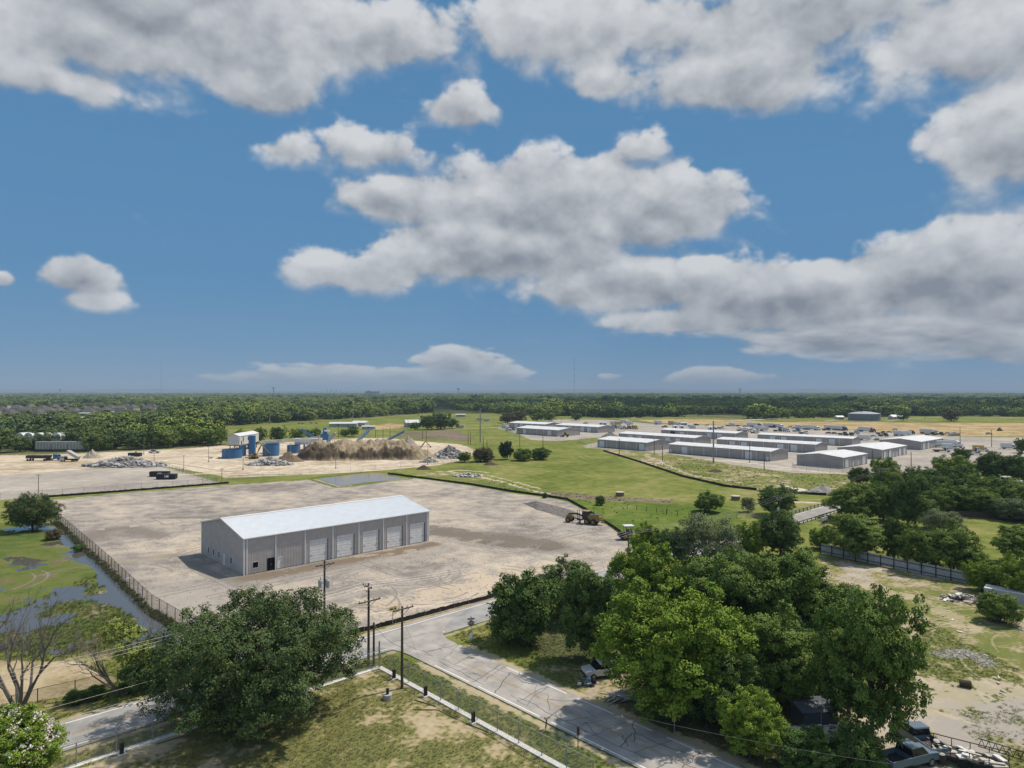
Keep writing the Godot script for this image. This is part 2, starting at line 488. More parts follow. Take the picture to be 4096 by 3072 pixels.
func ragged(poly: PackedVector2Array, step: float, amp: float, sd: int) -> PackedVector2Array:
	var o := PackedVector2Array()
	var n := noise(sd, 0.35 / maxf(step, 0.3), 3)
	for i in poly.size():
		var a := poly[i]
		var b := poly[(i + 1) % poly.size()]
		var k := maxi(1, int(a.distance_to(b) / step))
		for s in k:
			var p := a.lerp(b, float(s) / k)
			o.append(p + Vector2(n.get_noise_2d(p.x, p.y), n.get_noise_2d(p.x + 91.0, p.y - 37.0)) * amp)
	return o

func sheet(poly: PackedVector2Array, y: float, called: String, label: String, one: Material = null) -> MeshInstance3D:
	var m := ArrayMesh.new()
	for t in tiles:
		var rect := PackedVector2Array([Vector2(t.x0, t.z0), Vector2(t.x1, t.z0), Vector2(t.x1, t.z1), Vector2(t.x0, t.z1)])
		var got: Array = Geometry2D.intersect_polygons(poly, rect) if one == null else [poly]
		var v := PackedVector3Array()
		var n := PackedVector3Array()
		var uv := PackedVector2Array()
		for g in got:
			var ix := Geometry2D.triangulate_polygon(g)
			for k in range(0, ix.size(), 3):
				var q := [g[ix[k]], g[ix[k + 1]], g[ix[k + 2]]]
				if (q[1] - q[0]).cross(q[2] - q[0]) < 0:
					q.reverse()
				for p in q:
					v.append(Vector3(p.x, y, p.y))
					n.append(Vector3.UP)
					uv.append(Vector2((p.x - t.x0) / (t.x1 - t.x0), (p.y - t.z0) / (t.z1 - t.z0)))
		if v.size():
			var a := []
			a.resize(Mesh.ARRAY_MAX)
			a[Mesh.ARRAY_VERTEX] = v
			a[Mesh.ARRAY_NORMAL] = n
			a[Mesh.ARRAY_TEX_UV] = uv
			m.add_surface_from_arrays(Mesh.PRIMITIVE_TRIANGLES, a)
			m.surface_set_material(m.get_surface_count() - 1, t.mat if one == null else one)
		if one:
			break
	return structure(m, called, null, label)

func tile_mesh(t: Dictionary, cell: float, height: Callable) -> ArrayMesh:
	var cx := int(round((t.x1 - t.x0) / cell))
	var cz := int(round((t.z1 - t.z0) / cell))
	var v := PackedVector3Array()
	var uv := PackedVector2Array()
	var ix := PackedInt32Array()
	for j in cz + 1:
		for i in cx + 1:
			var fx := float(i) / cx
			var fz := float(j) / cz
			var x: float = lerpf(t.x0, t.x1, fx)
			var z: float = lerpf(t.z0, t.z1, fz)
			var edge := i == 0 or j == 0 or i == cx or j == cz
			v.append(Vector3(x, 0.0 if edge else height.call(x, z), z))
			uv.append(Vector2(fx, fz))
	for j in cz:
		for i in cx:
			var a := j * (cx + 1) + i
			ix.append_array(PackedInt32Array([a, a + 1, a + cx + 2, a, a + cx + 2, a + cx + 1]))
	var arr := []
	arr.resize(Mesh.ARRAY_MAX)
	arr[Mesh.ARRAY_VERTEX] = v
	arr[Mesh.ARRAY_TEX_UV] = uv
	arr[Mesh.ARRAY_INDEX] = ix
	var st := SurfaceTool.new()
	st.create_from_arrays(arr)
	st.generate_normals()
	var m := st.commit()
	m.surface_set_material(0, t.mat)
	return m

# ---------------------------------------------------------------- trees and low growth
var leaf_mats := {}

func leaf_mat(id: String, r: float, g: float, b: float) -> StandardMaterial3D:
	if not leaf_mats.has(id):
		var m := StandardMaterial3D.new()
		m.resource_name = id + " leaves"
		m.albedo_color = lin(r, g, b)
		m.vertex_color_use_as_albedo = true
		m.roughness = 0.75
		m.metallic_specular = 0.25
		m.backlight = lin(0.90, 1.0, 0.28)
		m.cull_mode = BaseMaterial3D.CULL_DISABLED
		leaf_mats[id] = m
	return leaf_mats[id]

func bark() -> StandardMaterial3D:
	return worn("bark", 0.15, 0.12, 0.095, 0.95, tone_tex, 0.9)

func ball() -> Vector3:
	while true:
		var p := Vector3(rnd(-1, 1), rnd(-1, 1), rnd(-1, 1))
		var l := p.length_squared()
		if l < 1.0 and l > 0.01:
			return p
	return Vector3.UP

# A crown: leaf sprays gathered on the boughs of several lobes. size = half extents; lobes = list of [centre, radius] in crown units
func crown_mesh(lobes: Array, sprays: int, per: int, leaf: float, spray_r: float, tint: float, fill := 0.25, smooth := 0.45) -> ArrayMesh:
	var v := PackedVector3Array()
	var n := PackedVector3Array()
	var c := PackedColorArray()
	var ix := PackedInt32Array()
	var total := 0.0
	for l in lobes:
		total += l[1].x * l[1].z + l[1].x * l[1].y
	for l in lobes:
		var centre: Vector3 = l[0]
		var rad: Vector3 = l[1]
		var lobe_tone := rnd(1.0 - tint * 0.5, 1.0 + tint * 0.5)
		for s in int(sprays * (rad.x * rad.z + rad.x * rad.y) / total):
			var d := ball().normalized()
			if d.y < -0.35 and rng.randf() < 0.55:
				d.y = -d.y
			var depth := rnd(0.72, 1.06) if rng.randf() > fill else rnd(0.3, 0.75)
			depth *= 1.0 + 0.12 * sin(d.x * 7.0 + centre.x * 3.0) * sin(d.z * 6.0 + centre.z * 2.0 + d.y * 5.0)
			var tip := centre + d * rad * depth
			var out := (d / rad * rad.x).normalized()
			var tone := lobe_tone * rnd(1.0 - tint, 1.0 + tint)
			var warm := rnd(-0.10, 0.14)
			var sr := spray_r * rnd(0.7, 1.35)
			for k in per:
				var o := ball()
				var p := tip + Vector3(o.x, o.y * 0.7, o.z) * sr
				var nn := (out * 0.5 + Vector3.UP * 0.35 + ball() * 0.9).normalized()
				var t := nn.cross(ball()).normalized() * leaf * rnd(0.65, 1.3)
				var b2 := nn.cross(t) * rnd(0.45, 0.75)
				var at := v.size()
				v.append(p - t); v.append(p + b2); v.append(p + t); v.append(p - b2)
				var sn := (nn * (1.1 - smooth) + out * smooth).normalized()
				var m := tone * rnd(0.85, 1.18)
				var cc := Color(m * (1.0 + warm), m, m * (1.0 - warm * 1.3))
				for q in 4:
					n.append(sn)
					c.append(cc)
				ix.append(at); ix.append(at + 1); ix.append(at + 2)
				ix.append(at); ix.append(at + 2); ix.append(at + 3)
	var a := []
	a.resize(Mesh.ARRAY_MAX)
	a[Mesh.ARRAY_VERTEX] = v
	a[Mesh.ARRAY_NORMAL] = n
	a[Mesh.ARRAY_COLOR] = c
	a[Mesh.ARRAY_INDEX] = ix
	var mesh := ArrayMesh.new()
	mesh.add_surface_from_arrays(Mesh.PRIMITIVE_TRIANGLES, a)
	return mesh

func random_lobes(count: int, width: float, low: float, high: float, lobe: float, flat := 0.8, shoots := true) -> Array:   # width = crown half width, low/high = heights of the crown
	var o := []
	var mid := (low + high) * 0.5
	var hh := (high - low) * 0.5
	o.append([Vector3(0, mid + hh * 0.05, 0), Vector3(width * 0.55, hh * 0.8, width * 0.55)])
	for k in count:
		var a := TAU * (k * 0.618 + rnd(-0.06, 0.06))
		var e := lerpf(-0.88, 0.75, float(k) / maxf(count - 1, 1)) + rnd(-0.12, 0.12)
		var rr := sqrt(maxf(0.05, 1.0 - e * e)) * rnd(0.55, 0.78)
		var r := lobe * rnd(0.75, 1.25)
		o.append([Vector3(cos(a) * rr * width, mid + e * hh * 0.72, sin(a) * rr * width), Vector3(r, r * flat, r)])
	for k in count if shoots else 0:      # shoots that break the outline
		var a2 := rnd(0, TAU)
		var e2 := rnd(-0.85, 1.0)
		var rr2 := sqrt(maxf(0.04, 1.0 - e2 * e2)) * rnd(0.82, 1.02)
		var r2 := lobe * rnd(0.32, 0.55)
		o.append([Vector3(cos(a2) * rr2 * width, mid + e2 * hh * 0.95, sin(a2) * rr2 * width), Vector3(r2, r2 * rnd(0.9, 1.5), r2)])
	return o

func trunk_mesh(lobes: Array, base_r: float, fork: float, stems := 1, lean := 0.0) -> ArrayMesh:
	var b := MB.new()
	for s in stems:
		var off := Vector3(rnd(-1, 1), 0, rnd(-1, 1)) * (base_r * 2.2 if stems > 1 else 0.0)
		var top := Vector3(off.x * 2.0 + rnd(-lean, lean), fork, off.z * 2.0 + rnd(-lean, lean))
		b.tube([off * 0.5 + Vector3(0, -0.3, 0), off * 0.7 + Vector3(0, 0.25, 0), (off + top) * 0.5 + Vector3(0, 0.02, 0), top], [base_r * 1.45, base_r, base_r * 0.8, base_r * 0.62], 8)
		for k in mini(lobes.size(), 20):
			if stems > 1 and k % stems != s:
				continue
			var e: Vector3 = lobes[k][0]
			var start := top - Vector3(0, rnd(0.05, 0.25) * fork, 0)
			var m := start.lerp(e, 0.5) + Vector3(rnd(-0.3, 0.3), rnd(0.0, 0.5), rnd(-0.3, 0.3))
			b.tube([start, m, e], [base_r * 0.5, base_r * 0.32, base_r * 0.12], 6, false)
			for q in 2:
				var f: Vector3 = e + ball() * lobes[k][1] * 0.75
				b.tube([m.lerp(e, 0.4 + 0.3 * q), f], [base_r * 0.2, base_r * 0.05], 5, false)
	return b.mesh()

var protos := {}     # kind -> list of {crown, trunk, height, width, mat}
var tone_tex: ImageTexture

func add_proto(kind: String, width: float, low: float, high: float, count: int, lobe: float, sprays: int, per: int, leaf: float, spray_r: float, m: Material, base_r: float, flat := 0.8, stems := 1, tint := 0.22, fill := 0.25, smooth := 0.45) -> void:
	var lobes := random_lobes(count, width, low, high, lobe, flat, smooth < 0.6)
	var d := {"crown": crown_mesh(lobes, sprays, per, leaf, spray_r, tint, fill, smooth), "trunk": trunk_mesh(lobes, base_r, maxf(low * 1.1, high * 0.22), stems, width * 0.06), "height": high, "width": width, "mat": m}
	if not protos.has(kind):
		protos[kind] = []
	protos[kind].append(d)

func tree(called: String, label: String, kind: String, which: int, x: float, z: float, h: float, w: float, group := "", category := "tree", m: Material = null) -> Node3D:
	var list: Array = protos[kind]
	var d: Dictionary = list[which % list.size()]
	var t := thing(called, label, category, Vector3(x, 0, z), rnd(0, TAU), group)
	var s := Vector3(w / d.width, h / d.height, w / d.width)
	t.scale = s
	put(d.trunk, "trunk", bark(), t)
	put(d.crown, "crown", m if m else d.mat, t)
	return t

func make_protos() -> void:
	tone_tex = tone_texture(5, 256, 0.55, 1.0, 0.03)
	var oak := leaf_mat("live oak", .094, .142, .050)
	var elm := leaf_mat("elm", .150, .232, .050)
	var hack := leaf_mat("hackberry", .205, .305, .042)
	var gray := leaf_mat("willow", .175, .215, .105)
	var dark := leaf_mat("dark shrub", .105, .175, .045)
	rng.seed = 4001
	add_proto("oak", 10.9, 0.5, 12.0, 26, 3.2, 2300, 58, 0.115, 0.58, oak, 0.55, 0.75, 1, 0.24, 0.2)
	rng.seed = 4002
	add_proto("elm", 5.0, 0.5, 10.0, 17, 1.8, 1150, 54, 0.112, 0.46, elm, 0.26, 0.85)
	add_proto("elm", 4.6, 0.4, 9.5, 16, 1.7, 1100, 54, 0.11, 0.45, elm, 0.24, 0.95)
	add_proto("elm", 5.6, 0.7, 10.5, 20, 1.8, 1200, 54, 0.115, 0.46, elm, 0.28, 0.75)
	rng.seed = 4003
	add_proto("hack", 6.0, 0.3, 10.0, 24, 1.7, 1600, 52, 0.105, 0.42, hack, 0.3, 0.8, 1, 0.18)
	add_proto("hack", 5.0, 0.3, 9.0, 18, 1.6, 1150, 52, 0.105, 0.42, hack, 0.26, 0.9, 1, 0.18)
	rng.seed = 4004
	add_proto("gray", 5.0, 0.3, 8.5, 16, 1.7, 720, 44, 0.10, 0.6, gray, 0.2, 1.0, 3, 0.16, 0.35)
	rng.seed = 4005
	add_proto("bush", 3.0, 0.0, 5.0, 12, 1.3, 640, 46, 0.10, 0.4, dark, 0.14, 0.95, 3, 0.25)
	add_proto("bush", 3.2, 0.0, 4.4, 11, 1.3, 620, 46, 0.10, 0.4, dark, 0.14, 0.85, 4, 0.25)
	# for the middle distance
	rng.seed = 4101
	for k in 4:
		add_proto("mid", 4.6 + 0.3 * k, 0.3, 9.5, 14, 1.8, 320, 18, 0.28, 0.65, elm, 0.24, 0.8, 1, 0.24, 0.15, 0.55)
	# for the woods
	rng.seed = 4102
	for k in 5:
		add_proto("far", 5.0, 0.2, 9.5 + 0.5 * k, 10, 2.0, 120, 9, 0.62, 0.8, elm, 0.25, 0.75, 1, 0.22, 0.05, 0.8)
	rng.seed = 4103
	add_proto("bare", 4.5, 2.0, 8.0, 8, 1.2, 60, 20, 0.2, 0.6, hack, 0.32, 0.8)

func tuft_mesh(blades: int, h: float, spread: float, wide: float) -> ArrayMesh:
	var b := MB.new()
	for k in blades:
		var a := rnd(0, TAU)
		var o := Vector3(cos(a), 0, sin(a)) * rnd(0, spread * 0.6)
		var side := Vector3(-sin(a), 0, cos(a)).rotated(Vector3.UP, rnd(-1, 1)) * wide
		var tip := o + Vector3(cos(a), 0, sin(a)) * rnd(0.2, 1.0) * spread + Vector3(0, h * rnd(0.6, 1.1), 0)
		var m := rnd(0.75, 1.2)
		b.col = Color(m, m, m)
		b.tri(o - side, o + side, tip)
	return b.mesh()

func scatter(called: String, label: String, mesh: Mesh, m: Material, places: Array, colours: Array) -> void:
	var mm := MultiMesh.new()
	mm.transform_format = MultiMesh.TRANSFORM_3D
	mm.use_colors = true
	mm.mesh = mesh
	mm.instance_count = places.size()
	for i in places.size():
		mm.set_instance_transform(i, places[i])
		mm.set_instance_color(i, colours[i])
	var o := MultiMeshInstance3D.new()
	o.name = numbered(called)
	o.multimesh = mm
	o.material_override = m
	add_child(o)
	tag(o, label, "", "", "stuff")

# ---------------------------------------------------------------- land, water, roads
var near_tile: Dictionary
var mid_tile: Dictionary
var far_tile: Dictionary
var wet_noise: FastNoiseLite
var soft_noise: FastNoiseLite
const DITCH := [-118.86, -169.44, -105.5, -159.76, -77.31, -128.57, -53.61, -100.82, -46.58, -93.66, -40.66, -88.32]

func near_height(x: float, z: float) -> float:
	var k := zone_at(near_tile, x, z)
	if k == WET:
		var y := 0.085 + 0.34 * wet_noise.get_noise_2d(x, z) + 0.10 * soft_noise.get_noise_2d(x * 2.0, z * 2.0)
		var d := 99.0
		for i in range(0, DITCH.size() - 2, 2):
			var a := Vector2(DITCH[i], DITCH[i + 1])
			var b := Vector2(DITCH[i + 2], DITCH[i + 3])
			d = minf(d, Vector2(x, z).distance_to(Geometry2D.get_closest_point_to_segment(Vector2(x, z), a, b)))
		y -= clampf((3.6 - d) / 2.0, 0, 1) * 0.34
		var pool := Vector2(x + 68.0, (z + 105.0) * 0.8).length()
		y -= clampf((13.0 - pool) / 9.0, 0, 1) * 0.13
		return clampf(y, -0.3, 0.22)
	if k == LOT or k == PAVED or k == SAND or k == GRAVEL:
		return -0.04
	if on_road(x, z, 0.9):
		return -0.03
	return 0.02 + 0.10 * maxf(soft_noise.get_noise_2d(x, z), -0.2)

func arc(cx: float, cz: float, r: float, a0: float, a1: float, k := 14) -> Array:
	var o := []
	for i in k + 1:
		var t := lerpf(a0, a1, float(i) / k)
		o.append(cx + cos(t) * r)
		o.append(cz + sin(t) * r)
	return o

func land() -> void:
	set_zones()
	wet_noise = noise(31, 1.0 / 16.0, 4)
	soft_noise = noise(32, 1.0 / 3.0, 3)
	near_tile = paint_tile(-135, -175, 125, -30, 0.1275, 100, 0.9)
	mid_tile = paint_tile(-335, -345, 345, -175, 0.36, 200, 1.6)
	far_tile = paint_tile(-800, -1005, 800, -345, 0.9, 300, 3.0)
	print("maps ", Time.get_ticks_msec())
	# wheel marks, damp soil and scraped bands on the big lot
	var t := near_tile
	var g := [.30, .275, .25]
	dab(t, [-57.4, -115.34, -51.25, -116.84, -45.21, -116.84, -35.83, -121.59, -26.4, -130.44, -13.1, -142.93], 2.2, .36, .33, .30, 0.55, 1.1)
	dab(t, [-93.8, -145.25, -96.81, -160.91, -92.53, -163.86, -79.43, -152.68], 3.4, .22, .197, .172, 0.85, 1.0)
	dab(t, [-78.43, -130.44, -72.75, -132.37, -67.92, -136.4], 2.4, .31, .26, .19, 0.5, 1.3)
	dab(t, [-69.02, -140.69, -66.97, -145.25, -58.51, -142.93], 3.2, .56, .475, .36, 0.6, 1.0)
	dab(t, [-46.84, -119.33, -41.67, -122.93, -35.57, -128.76, -29.59, -133.95, -21.34, -141.58, -17.55, -145.72], 2.6, .215, .17, .125, 0.95, 0.6)
	dab(t, [-62.05, -130.44, -53.79, -121.59, -46.94, -116.84], 1.5, .22, .20, .175, 0.6, 0.9)
	dab(t, [-19.16, -158.07, -14.23, -155.33, -5.44, -150.12, 2.79, -145.25, 10.58, -141.8], 4.0, .24, .21, .18, 0.9, 0.8)
	dab(t, [-5.72, -158.07, 1.81, -152.68, 13.1, -140.69], 1.2, .22, .195, .17, 0.7, 0.7)
	dab(t, [-20.91, -103.37, -13.75, -107.07, -6.38, -116.84, 7.12, -126.75], 5.0, .60, .495, .37, 0.6, 1.2)
	dab(t, [-33.46, -95.66, -27.28, -98.82, -20.67, -102.19], 4.0, .56, .475, .36, 0.6, 1.2)
	dab(t, [-21.49, -89.91, -15.81, -95.66, -5.71, -104.58, 0.08, -111.05], 0.9, .50, .43, .33, 0.8, 0.8)
	dab(t, [-63.12, -108.37, -52.07, -98.82, -39.22, -87.29], 1.0, .24, .20, .155, 0.65, 0.9)
	dab(t, [-106.99, -162.37, -79.6, -132.37, -55.3, -103.97, -42.58, -91.75], 1.1, .25, .205, .155, 0.6, 1.0)
	dab(t, [-115.21, -180.38, -97.77, -196.2, -74.49, -212.52, -58.77, -212.52], 11.0, .365, .335, .30, 0.6, 1.1)
	dab(t, [-60.11, -112.44, -49.72, -104.58, -41.41, -97.74], 8.0, .375, .345, .312, 0.65, 1.0)
	dab(t, [-23.14, -210.03, -7.27, -200.6, 6.94, -184.09, 15.26, -163.86], 9.0, .45, .41, .365, 0.6, 1.0)
	dab(t, [-18.61, -160.91, -11.36, -155.33, -2.66, -150.12, 7.08, -145.25], 6.2, .20, .172, .142, 0.95, 0.7)
	dab(t, [-10.98, -150.12, -2.6, -146.44, 7.9, -140.69], 1.6, .18, .155, .13, 0.7, 0.6)
	dab(t, [-51.87, -210.03, -45.37, -205.21, -35.4, -196.2], 6.0, .25, .21, .17, 0.85, 0.9)
	dab(t, [-67.28, -191.99, -49.87, -180.38, -39.87, -180.38], 4.5, .25, .21, .165, 0.75, 1.0)
	for k in 9:
		var s0: Vector3 = Vector3(-97.92, 0, -173.38) + UX * k * 4.6
		dab(t, [s0.x, s0.z, s0.x + WX.x * 13.0, s0.z + WX.z * 13.0], 0.28, .27, .235, .20, 0.6, 0.7)
	for s in [-1.0, 1.0]:      # sandy shoulders
		var m1: Vector3 = Vector3(-8.5, 0, -85.0) + UX * 3.9 * s
		dab(t, [m1.x, m1.z, m1.x + WX.x * 40.0, m1.z + WX.z * 40.0], 0.75, .50, .42, .30, 0.85, 0.9)
		var m2: Vector3 = Vector3(-3.1, 0, -102.4) + WX * 3.8 * s - UX * 65.0
		dab(t, [m2.x, m2.z, m2.x + UX.x * 130.0, m2.z + UX.z * 130.0], 0.5, .46, .385, .28, 0.75, 0.9)
	rng.seed = 55
	for k in 46:          # pairs of wheel ruts, most along the lot, some turning
		var ax := rnd(-95, 18)
		var az := rnd(-168, -100)
		var dir := UX if rng.randf() < 0.55 else WX
		var dark := rnd(0.72, 1.0)
		if k % 3 == 0:
			var rr := rnd(5, 11)
			var a0 := rnd(0, TAU)
			for s in 2:
				dab(t, arc(ax, az, rr + s * 1.9, a0, a0 + rnd(1.0, 2.6)), 0.2, g[0] * dark, g[1] * dark, g[2] * dark, 0.75, 0.7)
		else:
			var len := rnd(8, 26)
			for s in 2:
				var q := Vector3(ax, 0, az) + dir.rotated(Vector3.UP, PI / 2) * s * 1.9
				var e := q + dir.rotated(Vector3.UP, rnd(-0.05, 0.05)) * len
				if zone_at(t, q.x, q.z) == LOT and zone_at(t, e.x, e.z) == LOT:
					dab(t, [q.x, q.z, (q.x + e.x) / 2 + rnd(-.4, .4), (q.z + e.z) / 2, e.x, e.z], 0.2, g[0] * dark, g[1] * dark, g[2] * dark, 0.75, 0.7)
	for k in 60:          # stains
		var ax2 := rnd(-100, 18)
		var az2 := rnd(-170, -98)
		if zone_at(t, ax2, az2) == LOT:
			var tone: Array = pick([[.25, .225, .195], [.56, .49, .40], [.33, .30, .275], [.58, .50, .38]])
			dab(t, [ax2, az2, ax2 + rnd(0.5, 5), az2 - rnd(0.2, 4)], rnd(0.3, 1.5), tone[0], tone[1], tone[2], rnd(0.25, 0.6), 1.3)
	for k in 14:          # tracks in the salvage yard
		var rr2 := rnd(8, 20)
		var a1 := rnd(2.6, 4.4)
		dab(t, arc(rnd(60, 74), rnd(-96, -70), rr2, a1, a1 + rnd(0.6, 1.4)), 0.22, .47, .40, .29, 0.6, 0.8)
	dab(t, [35.77, -64.23, 43.1, -70.8, 51.15, -74.92, 57.51, -72.51], 5.0, .50, .435, .35, 0.75, 0.9)
	dab(t, [39.78, -59.96, 45.78, -67.1, 52.7, -69.7], 4.0, .37, .35, .325, 0.75, 0.9)
	dab(t, [60.2, -113.87, 65.29, -107.07, 63.6, -95.66], 2.2, .48, .40, .285, 0.7, 1.0)
	dab(t, [53.87, -84.82, 58.17, -85.63, 57.55, -82.48], 1.6, .33, .325, .32, 0.8, 0.6)
	var mt := mid_tile
	dab(mt, [67.76, -396.4, 68.74, -336.62, 70.14, -266.36, 81.56, -244.49], 1.6, .52, .455, .35, 0.7, 1.3)
	dab(mt, [99.85, -324.39, 109.47, -310.84, 116.76, -294.45, 123.96, -278.82, 133.21, -270.39], 2.4, .62, .55, .43, 0.85, 1.2)
	dab(mt, [110.93, -287.81, 119.93, -281.46, 127.13, -274.54], 1.5, .66, .60, .50, 0.8, 1.0)
	dab(mt, [94.84, -234.86, 95.79, -228.84, 97.08, -225.95], 3.0, .68, .66, .60, 0.9, 1.2)
	dab(mt, [-26.61, -278.82, -14.49, -264.78, -4.4, -247.88, 6.02, -225.95, 11.43, -217.7], 1.1, .60, .53, .41, 0.85, 1.3)
	dab(mt, [-9.65, -266.36, 0.18, -247.88, 9.48, -228.84], 0.9, .56, .50, .38, 0.8, 1.4)
	dab(mt, [-35.34, -274.54, -20.74, -283.24, -9.95, -274.54], 1.0, .62, .54, .42, 0.8, 1.2)
	dab(mt, [29.9, -364.07, 33.84, -324.39, 39.38, -302.42], 0.5, .10, .12, .03, 0.6, 0.8)
	dab(mt, [33.14, -370.11, 37.72, -326.77, 43.12, -297.39], 0.5, .10, .12, .03, 0.6, 0.8)
	dab(mt, [-132.8, -266.36, -116.57, -274.54, -87.46, -278.82, -59.3, -292.52, -34.51, -313.02], 2.4, .70, .61, .47, 0.8, 0.8)
	dab(mt, [-179.88, -326.77, -153.4, -307.63, -124.46, -283.24, -104.81, -270.39], 1.0, .30, .25, .16, 0.7, 1.2)
	dab(mt, [-214.56, -283.24, -198.01, -289.67, -175.01, -290.62, -160.9, -300.39], 1.5, .27, .23, .13, 0.7, 1.1)
	dab(mt, [-76.85, -257.16, -69.69, -262.44, -58.4, -277.96, -47.52, -274.54, -38.8, -257.16], 1.6, .10, .15, .03, 0.9, 0.8)
	dab(mt, [-75.54, -252.79, -59.83, -231.81, -56.13, -234.24, -48, -245.84, -38.36, -254.23], 1.0, .11, .15, .035, 0.9, 0.8)
	dab(mt, [-113.37, -262.44, -103.24, -266.36, -84.29, -268.76], 1.0, .10, .12, .04, 0.8, 1.2)
	dab(mt, [-175.35, -336.62, -157.43, -330.39, -132.93, -313.02], 1.4, .45, .40, .33, 0.7, 1.0)
	dab(mt, [-191.15, -356.8, -177.11, -371.65, -164.03, -379.55], 2.0, .46, .38, .27, 0.6, 1.2)
	dab(mt, [-237.15, -313.02, -221.33, -315.23, -197.55, -310.84], 2.0, .42, .33, .19, 0.7, 1.2)
	for k in 18:
		var q2 := Vector3(rnd(-190, -100), 0, rnd(-240, -180))
		if zone_at(mt, q2.x, q2.z) == PAVED:
			dab(mt, [q2.x, q2.z, q2.x + rnd(6, 20), q2.z - rnd(-1, 2)], rnd(0.5, 1.2), .50, .455, .40, 0.4, 1.2)
	dab(mt, [100.07, -170.09, 111.19, -171.72, 130.23, -172.05, 149.56, -172.05], 1.6, .62, .55, .44, 0.9, 0.6)
	dab(mt, [113.58, -186, 126.02, -184.09, 136.81, -180.38, 152.2, -175.08], 1.6, .36, .33, .30, 0.9, 0.5)
	dab(mt, [84.33, -201.51, 89.88, -200.6, 93.4, -197.07], 1.3, .62, .58, .50, 0.9, 0.5)
	var ft := far_tile
	dab(ft, [-71.21, -586.61, -43.56, -594.42, -22, -606.55, 0.47, -636.86], 2.0, .60, .50, .37, 0.8, 0.8)
	dab(ft, [-166.75, -1563.69, -112.53, -1461.18, -72.9, -1330.36], 6.0, .50, .45, .36, 0.8, 0.8)
	dab(ft, [123.28, -736.8, 156.3, -713.24, 176.85, -680.59], 2.2, .48, .45, .40, 0.9, 0.4)
	dab(ft, [120.93, -650.79, 147.92, -632.34, 162.05, -614.91], 2.2, .48, .45, .40, 0.9, 0.4)
	dab(ft, [144.01, -900.46, 181.69, -958.53, 148.66, -833.16], 2.4, .40, .39, .38, 0.9, 0.4)
	dab(ft, [116.55, -803.15, 126.41, -755.53, 140.46, -713.24], 8.0, .10, .14, .035, 0.8, 0.6)
	dab(ft, [248.78, -761.98, 273.2, -775.23, 330.64, -833.16, 374.65, -849.02], 9.0, .50, .48, .45, 0.9, 0.4)
	dab(ft, [347.21, -749.18, 390.08, -803.15, 409.34, -817.88], 2.2, .48, .45, .39, 0.9, 0.4)
	dab(ft, [413.77, -749.18, 482.01, -817.88, 543.26, -857.18, 676.38, -849.02], 2.2, .48, .45, .41, 0.9, 0.4)
	dab(ft, [278.79, -665.36, 352.34, -655.58, 410.07, -632.34, 527.09, -632.34], 7.0, .27, .21, .10, 0.5, 1.0)
	dab(ft, [-250.04, -650.79, -214.11, -724.83, -162.93, -803.15, -118.4, -919.02], 14.0, .135, .175, .04, 0.5, 0.8)
	for t2 in [near_tile, mid_tile, far_tile]:
		finish_tile(t2)
	structure(tile_mesh(near_tile, 0.8, near_height), "ground", null, "grassy ground with bare sandy patches around the crossroads")
	var flat := func(_x: float, _z: float) -> float: return 0.0
	structure(tile_mesh(mid_tile, 34.0, flat), "ground", null, "green fields and weedy ground beyond the lot")
	structure(tile_mesh(far_tile, 66.0, flat), "ground", null, "pasture and wooded ground in the distance")
	# the country beyond and to the sides, as one frame round the three maps
	var wide := MB.new()
	var rings := [[-30000.0, -30000.0, 30000.0, -1005.0], [-30000.0, -1005.0, -800.0, -345.0], [800.0, -1005.0, 30000.0, -345.0], [-30000.0, -345.0, -335.0, -175.0], [345.0, -345.0, 30000.0, -175.0], [-30000.0, -175.0, -135.0, -30.0], [125.0, -175.0, 30000.0, -30.0], [-30000.0, -30.0, 30000.0, 3000.0]]
	for r in rings:
		wide.quad(Vector3(r[0], 0, r[3]), Vector3(r[2], 0, r[3]), Vector3(r[2], 0, r[1]), Vector3(r[0], 0, r[1]))
	var cm := worn("open country", .115, .135, .055, 1.0, tone_texture(8, 512, 0.5, 1.0, 0.012), 0.002)
	cm.metallic_specular = 0.1
	structure(wide.mesh(), "ground", cm, "far open country reaching to the horizon")
	# a low ridge on the horizon
	var hill := MB.new()
	var hn := noise(41, 1.0 / 5200.0, 4)
	var prev := []
	for i in 121:
		var x := -26000.0 + i * 433.0
		var y := 46.0 + 62.0 * hn.get_noise_1d(x) + 22.0
		var z := -17500.0 - 900.0 * hn.get_noise_2d(x, 500.0)
		var row := [Vector3(x, -5, z + 2600), Vector3(x, y * 0.55, z + 900), Vector3(x, y, z), Vector3(x, -5, z - 2500)]
		if prev.size():
			for k in 3:
				hill.quad(prev[k], row[k], row[k + 1], prev[k + 1])
		prev = row
	structure(hill.mesh(), "hills", mat("far hills", .07, .095, .05, 1.0), "low wooded ridge along the horizon")
	# a cumulus high outside the picture that shades the woods on the right
	rng.seed = 21
	var cm2 := MB.new()
	for k in 46:
		var a := rnd(0, TAU)
		var d := sqrt(rng.randf())
		var r := rnd(130, 230) * (1.15 - 0.5 * d)
		var o := Vector3(cos(a) * d * 980.0, rnd(-40, 140) * (1.0 - d), sin(a) * d * 820.0)
		var rows := []
		for i in 7:
			var el := lerpf(-PI / 2, PI / 2, i / 6.0)
			var row := []
			for j in 10:
				var az := TAU * j / 10.0
				row.append(o + Vector3(cos(el) * cos(az), sin(el) * 0.6, cos(el) * sin(az)) * r)
			rows.append(row)
		for i in 6:
			for j in 10:
				cm2.quad(rows[i][(j + 1) % 10], rows[i][j], rows[i + 1][j], rows[i + 1][(j + 1) % 10])
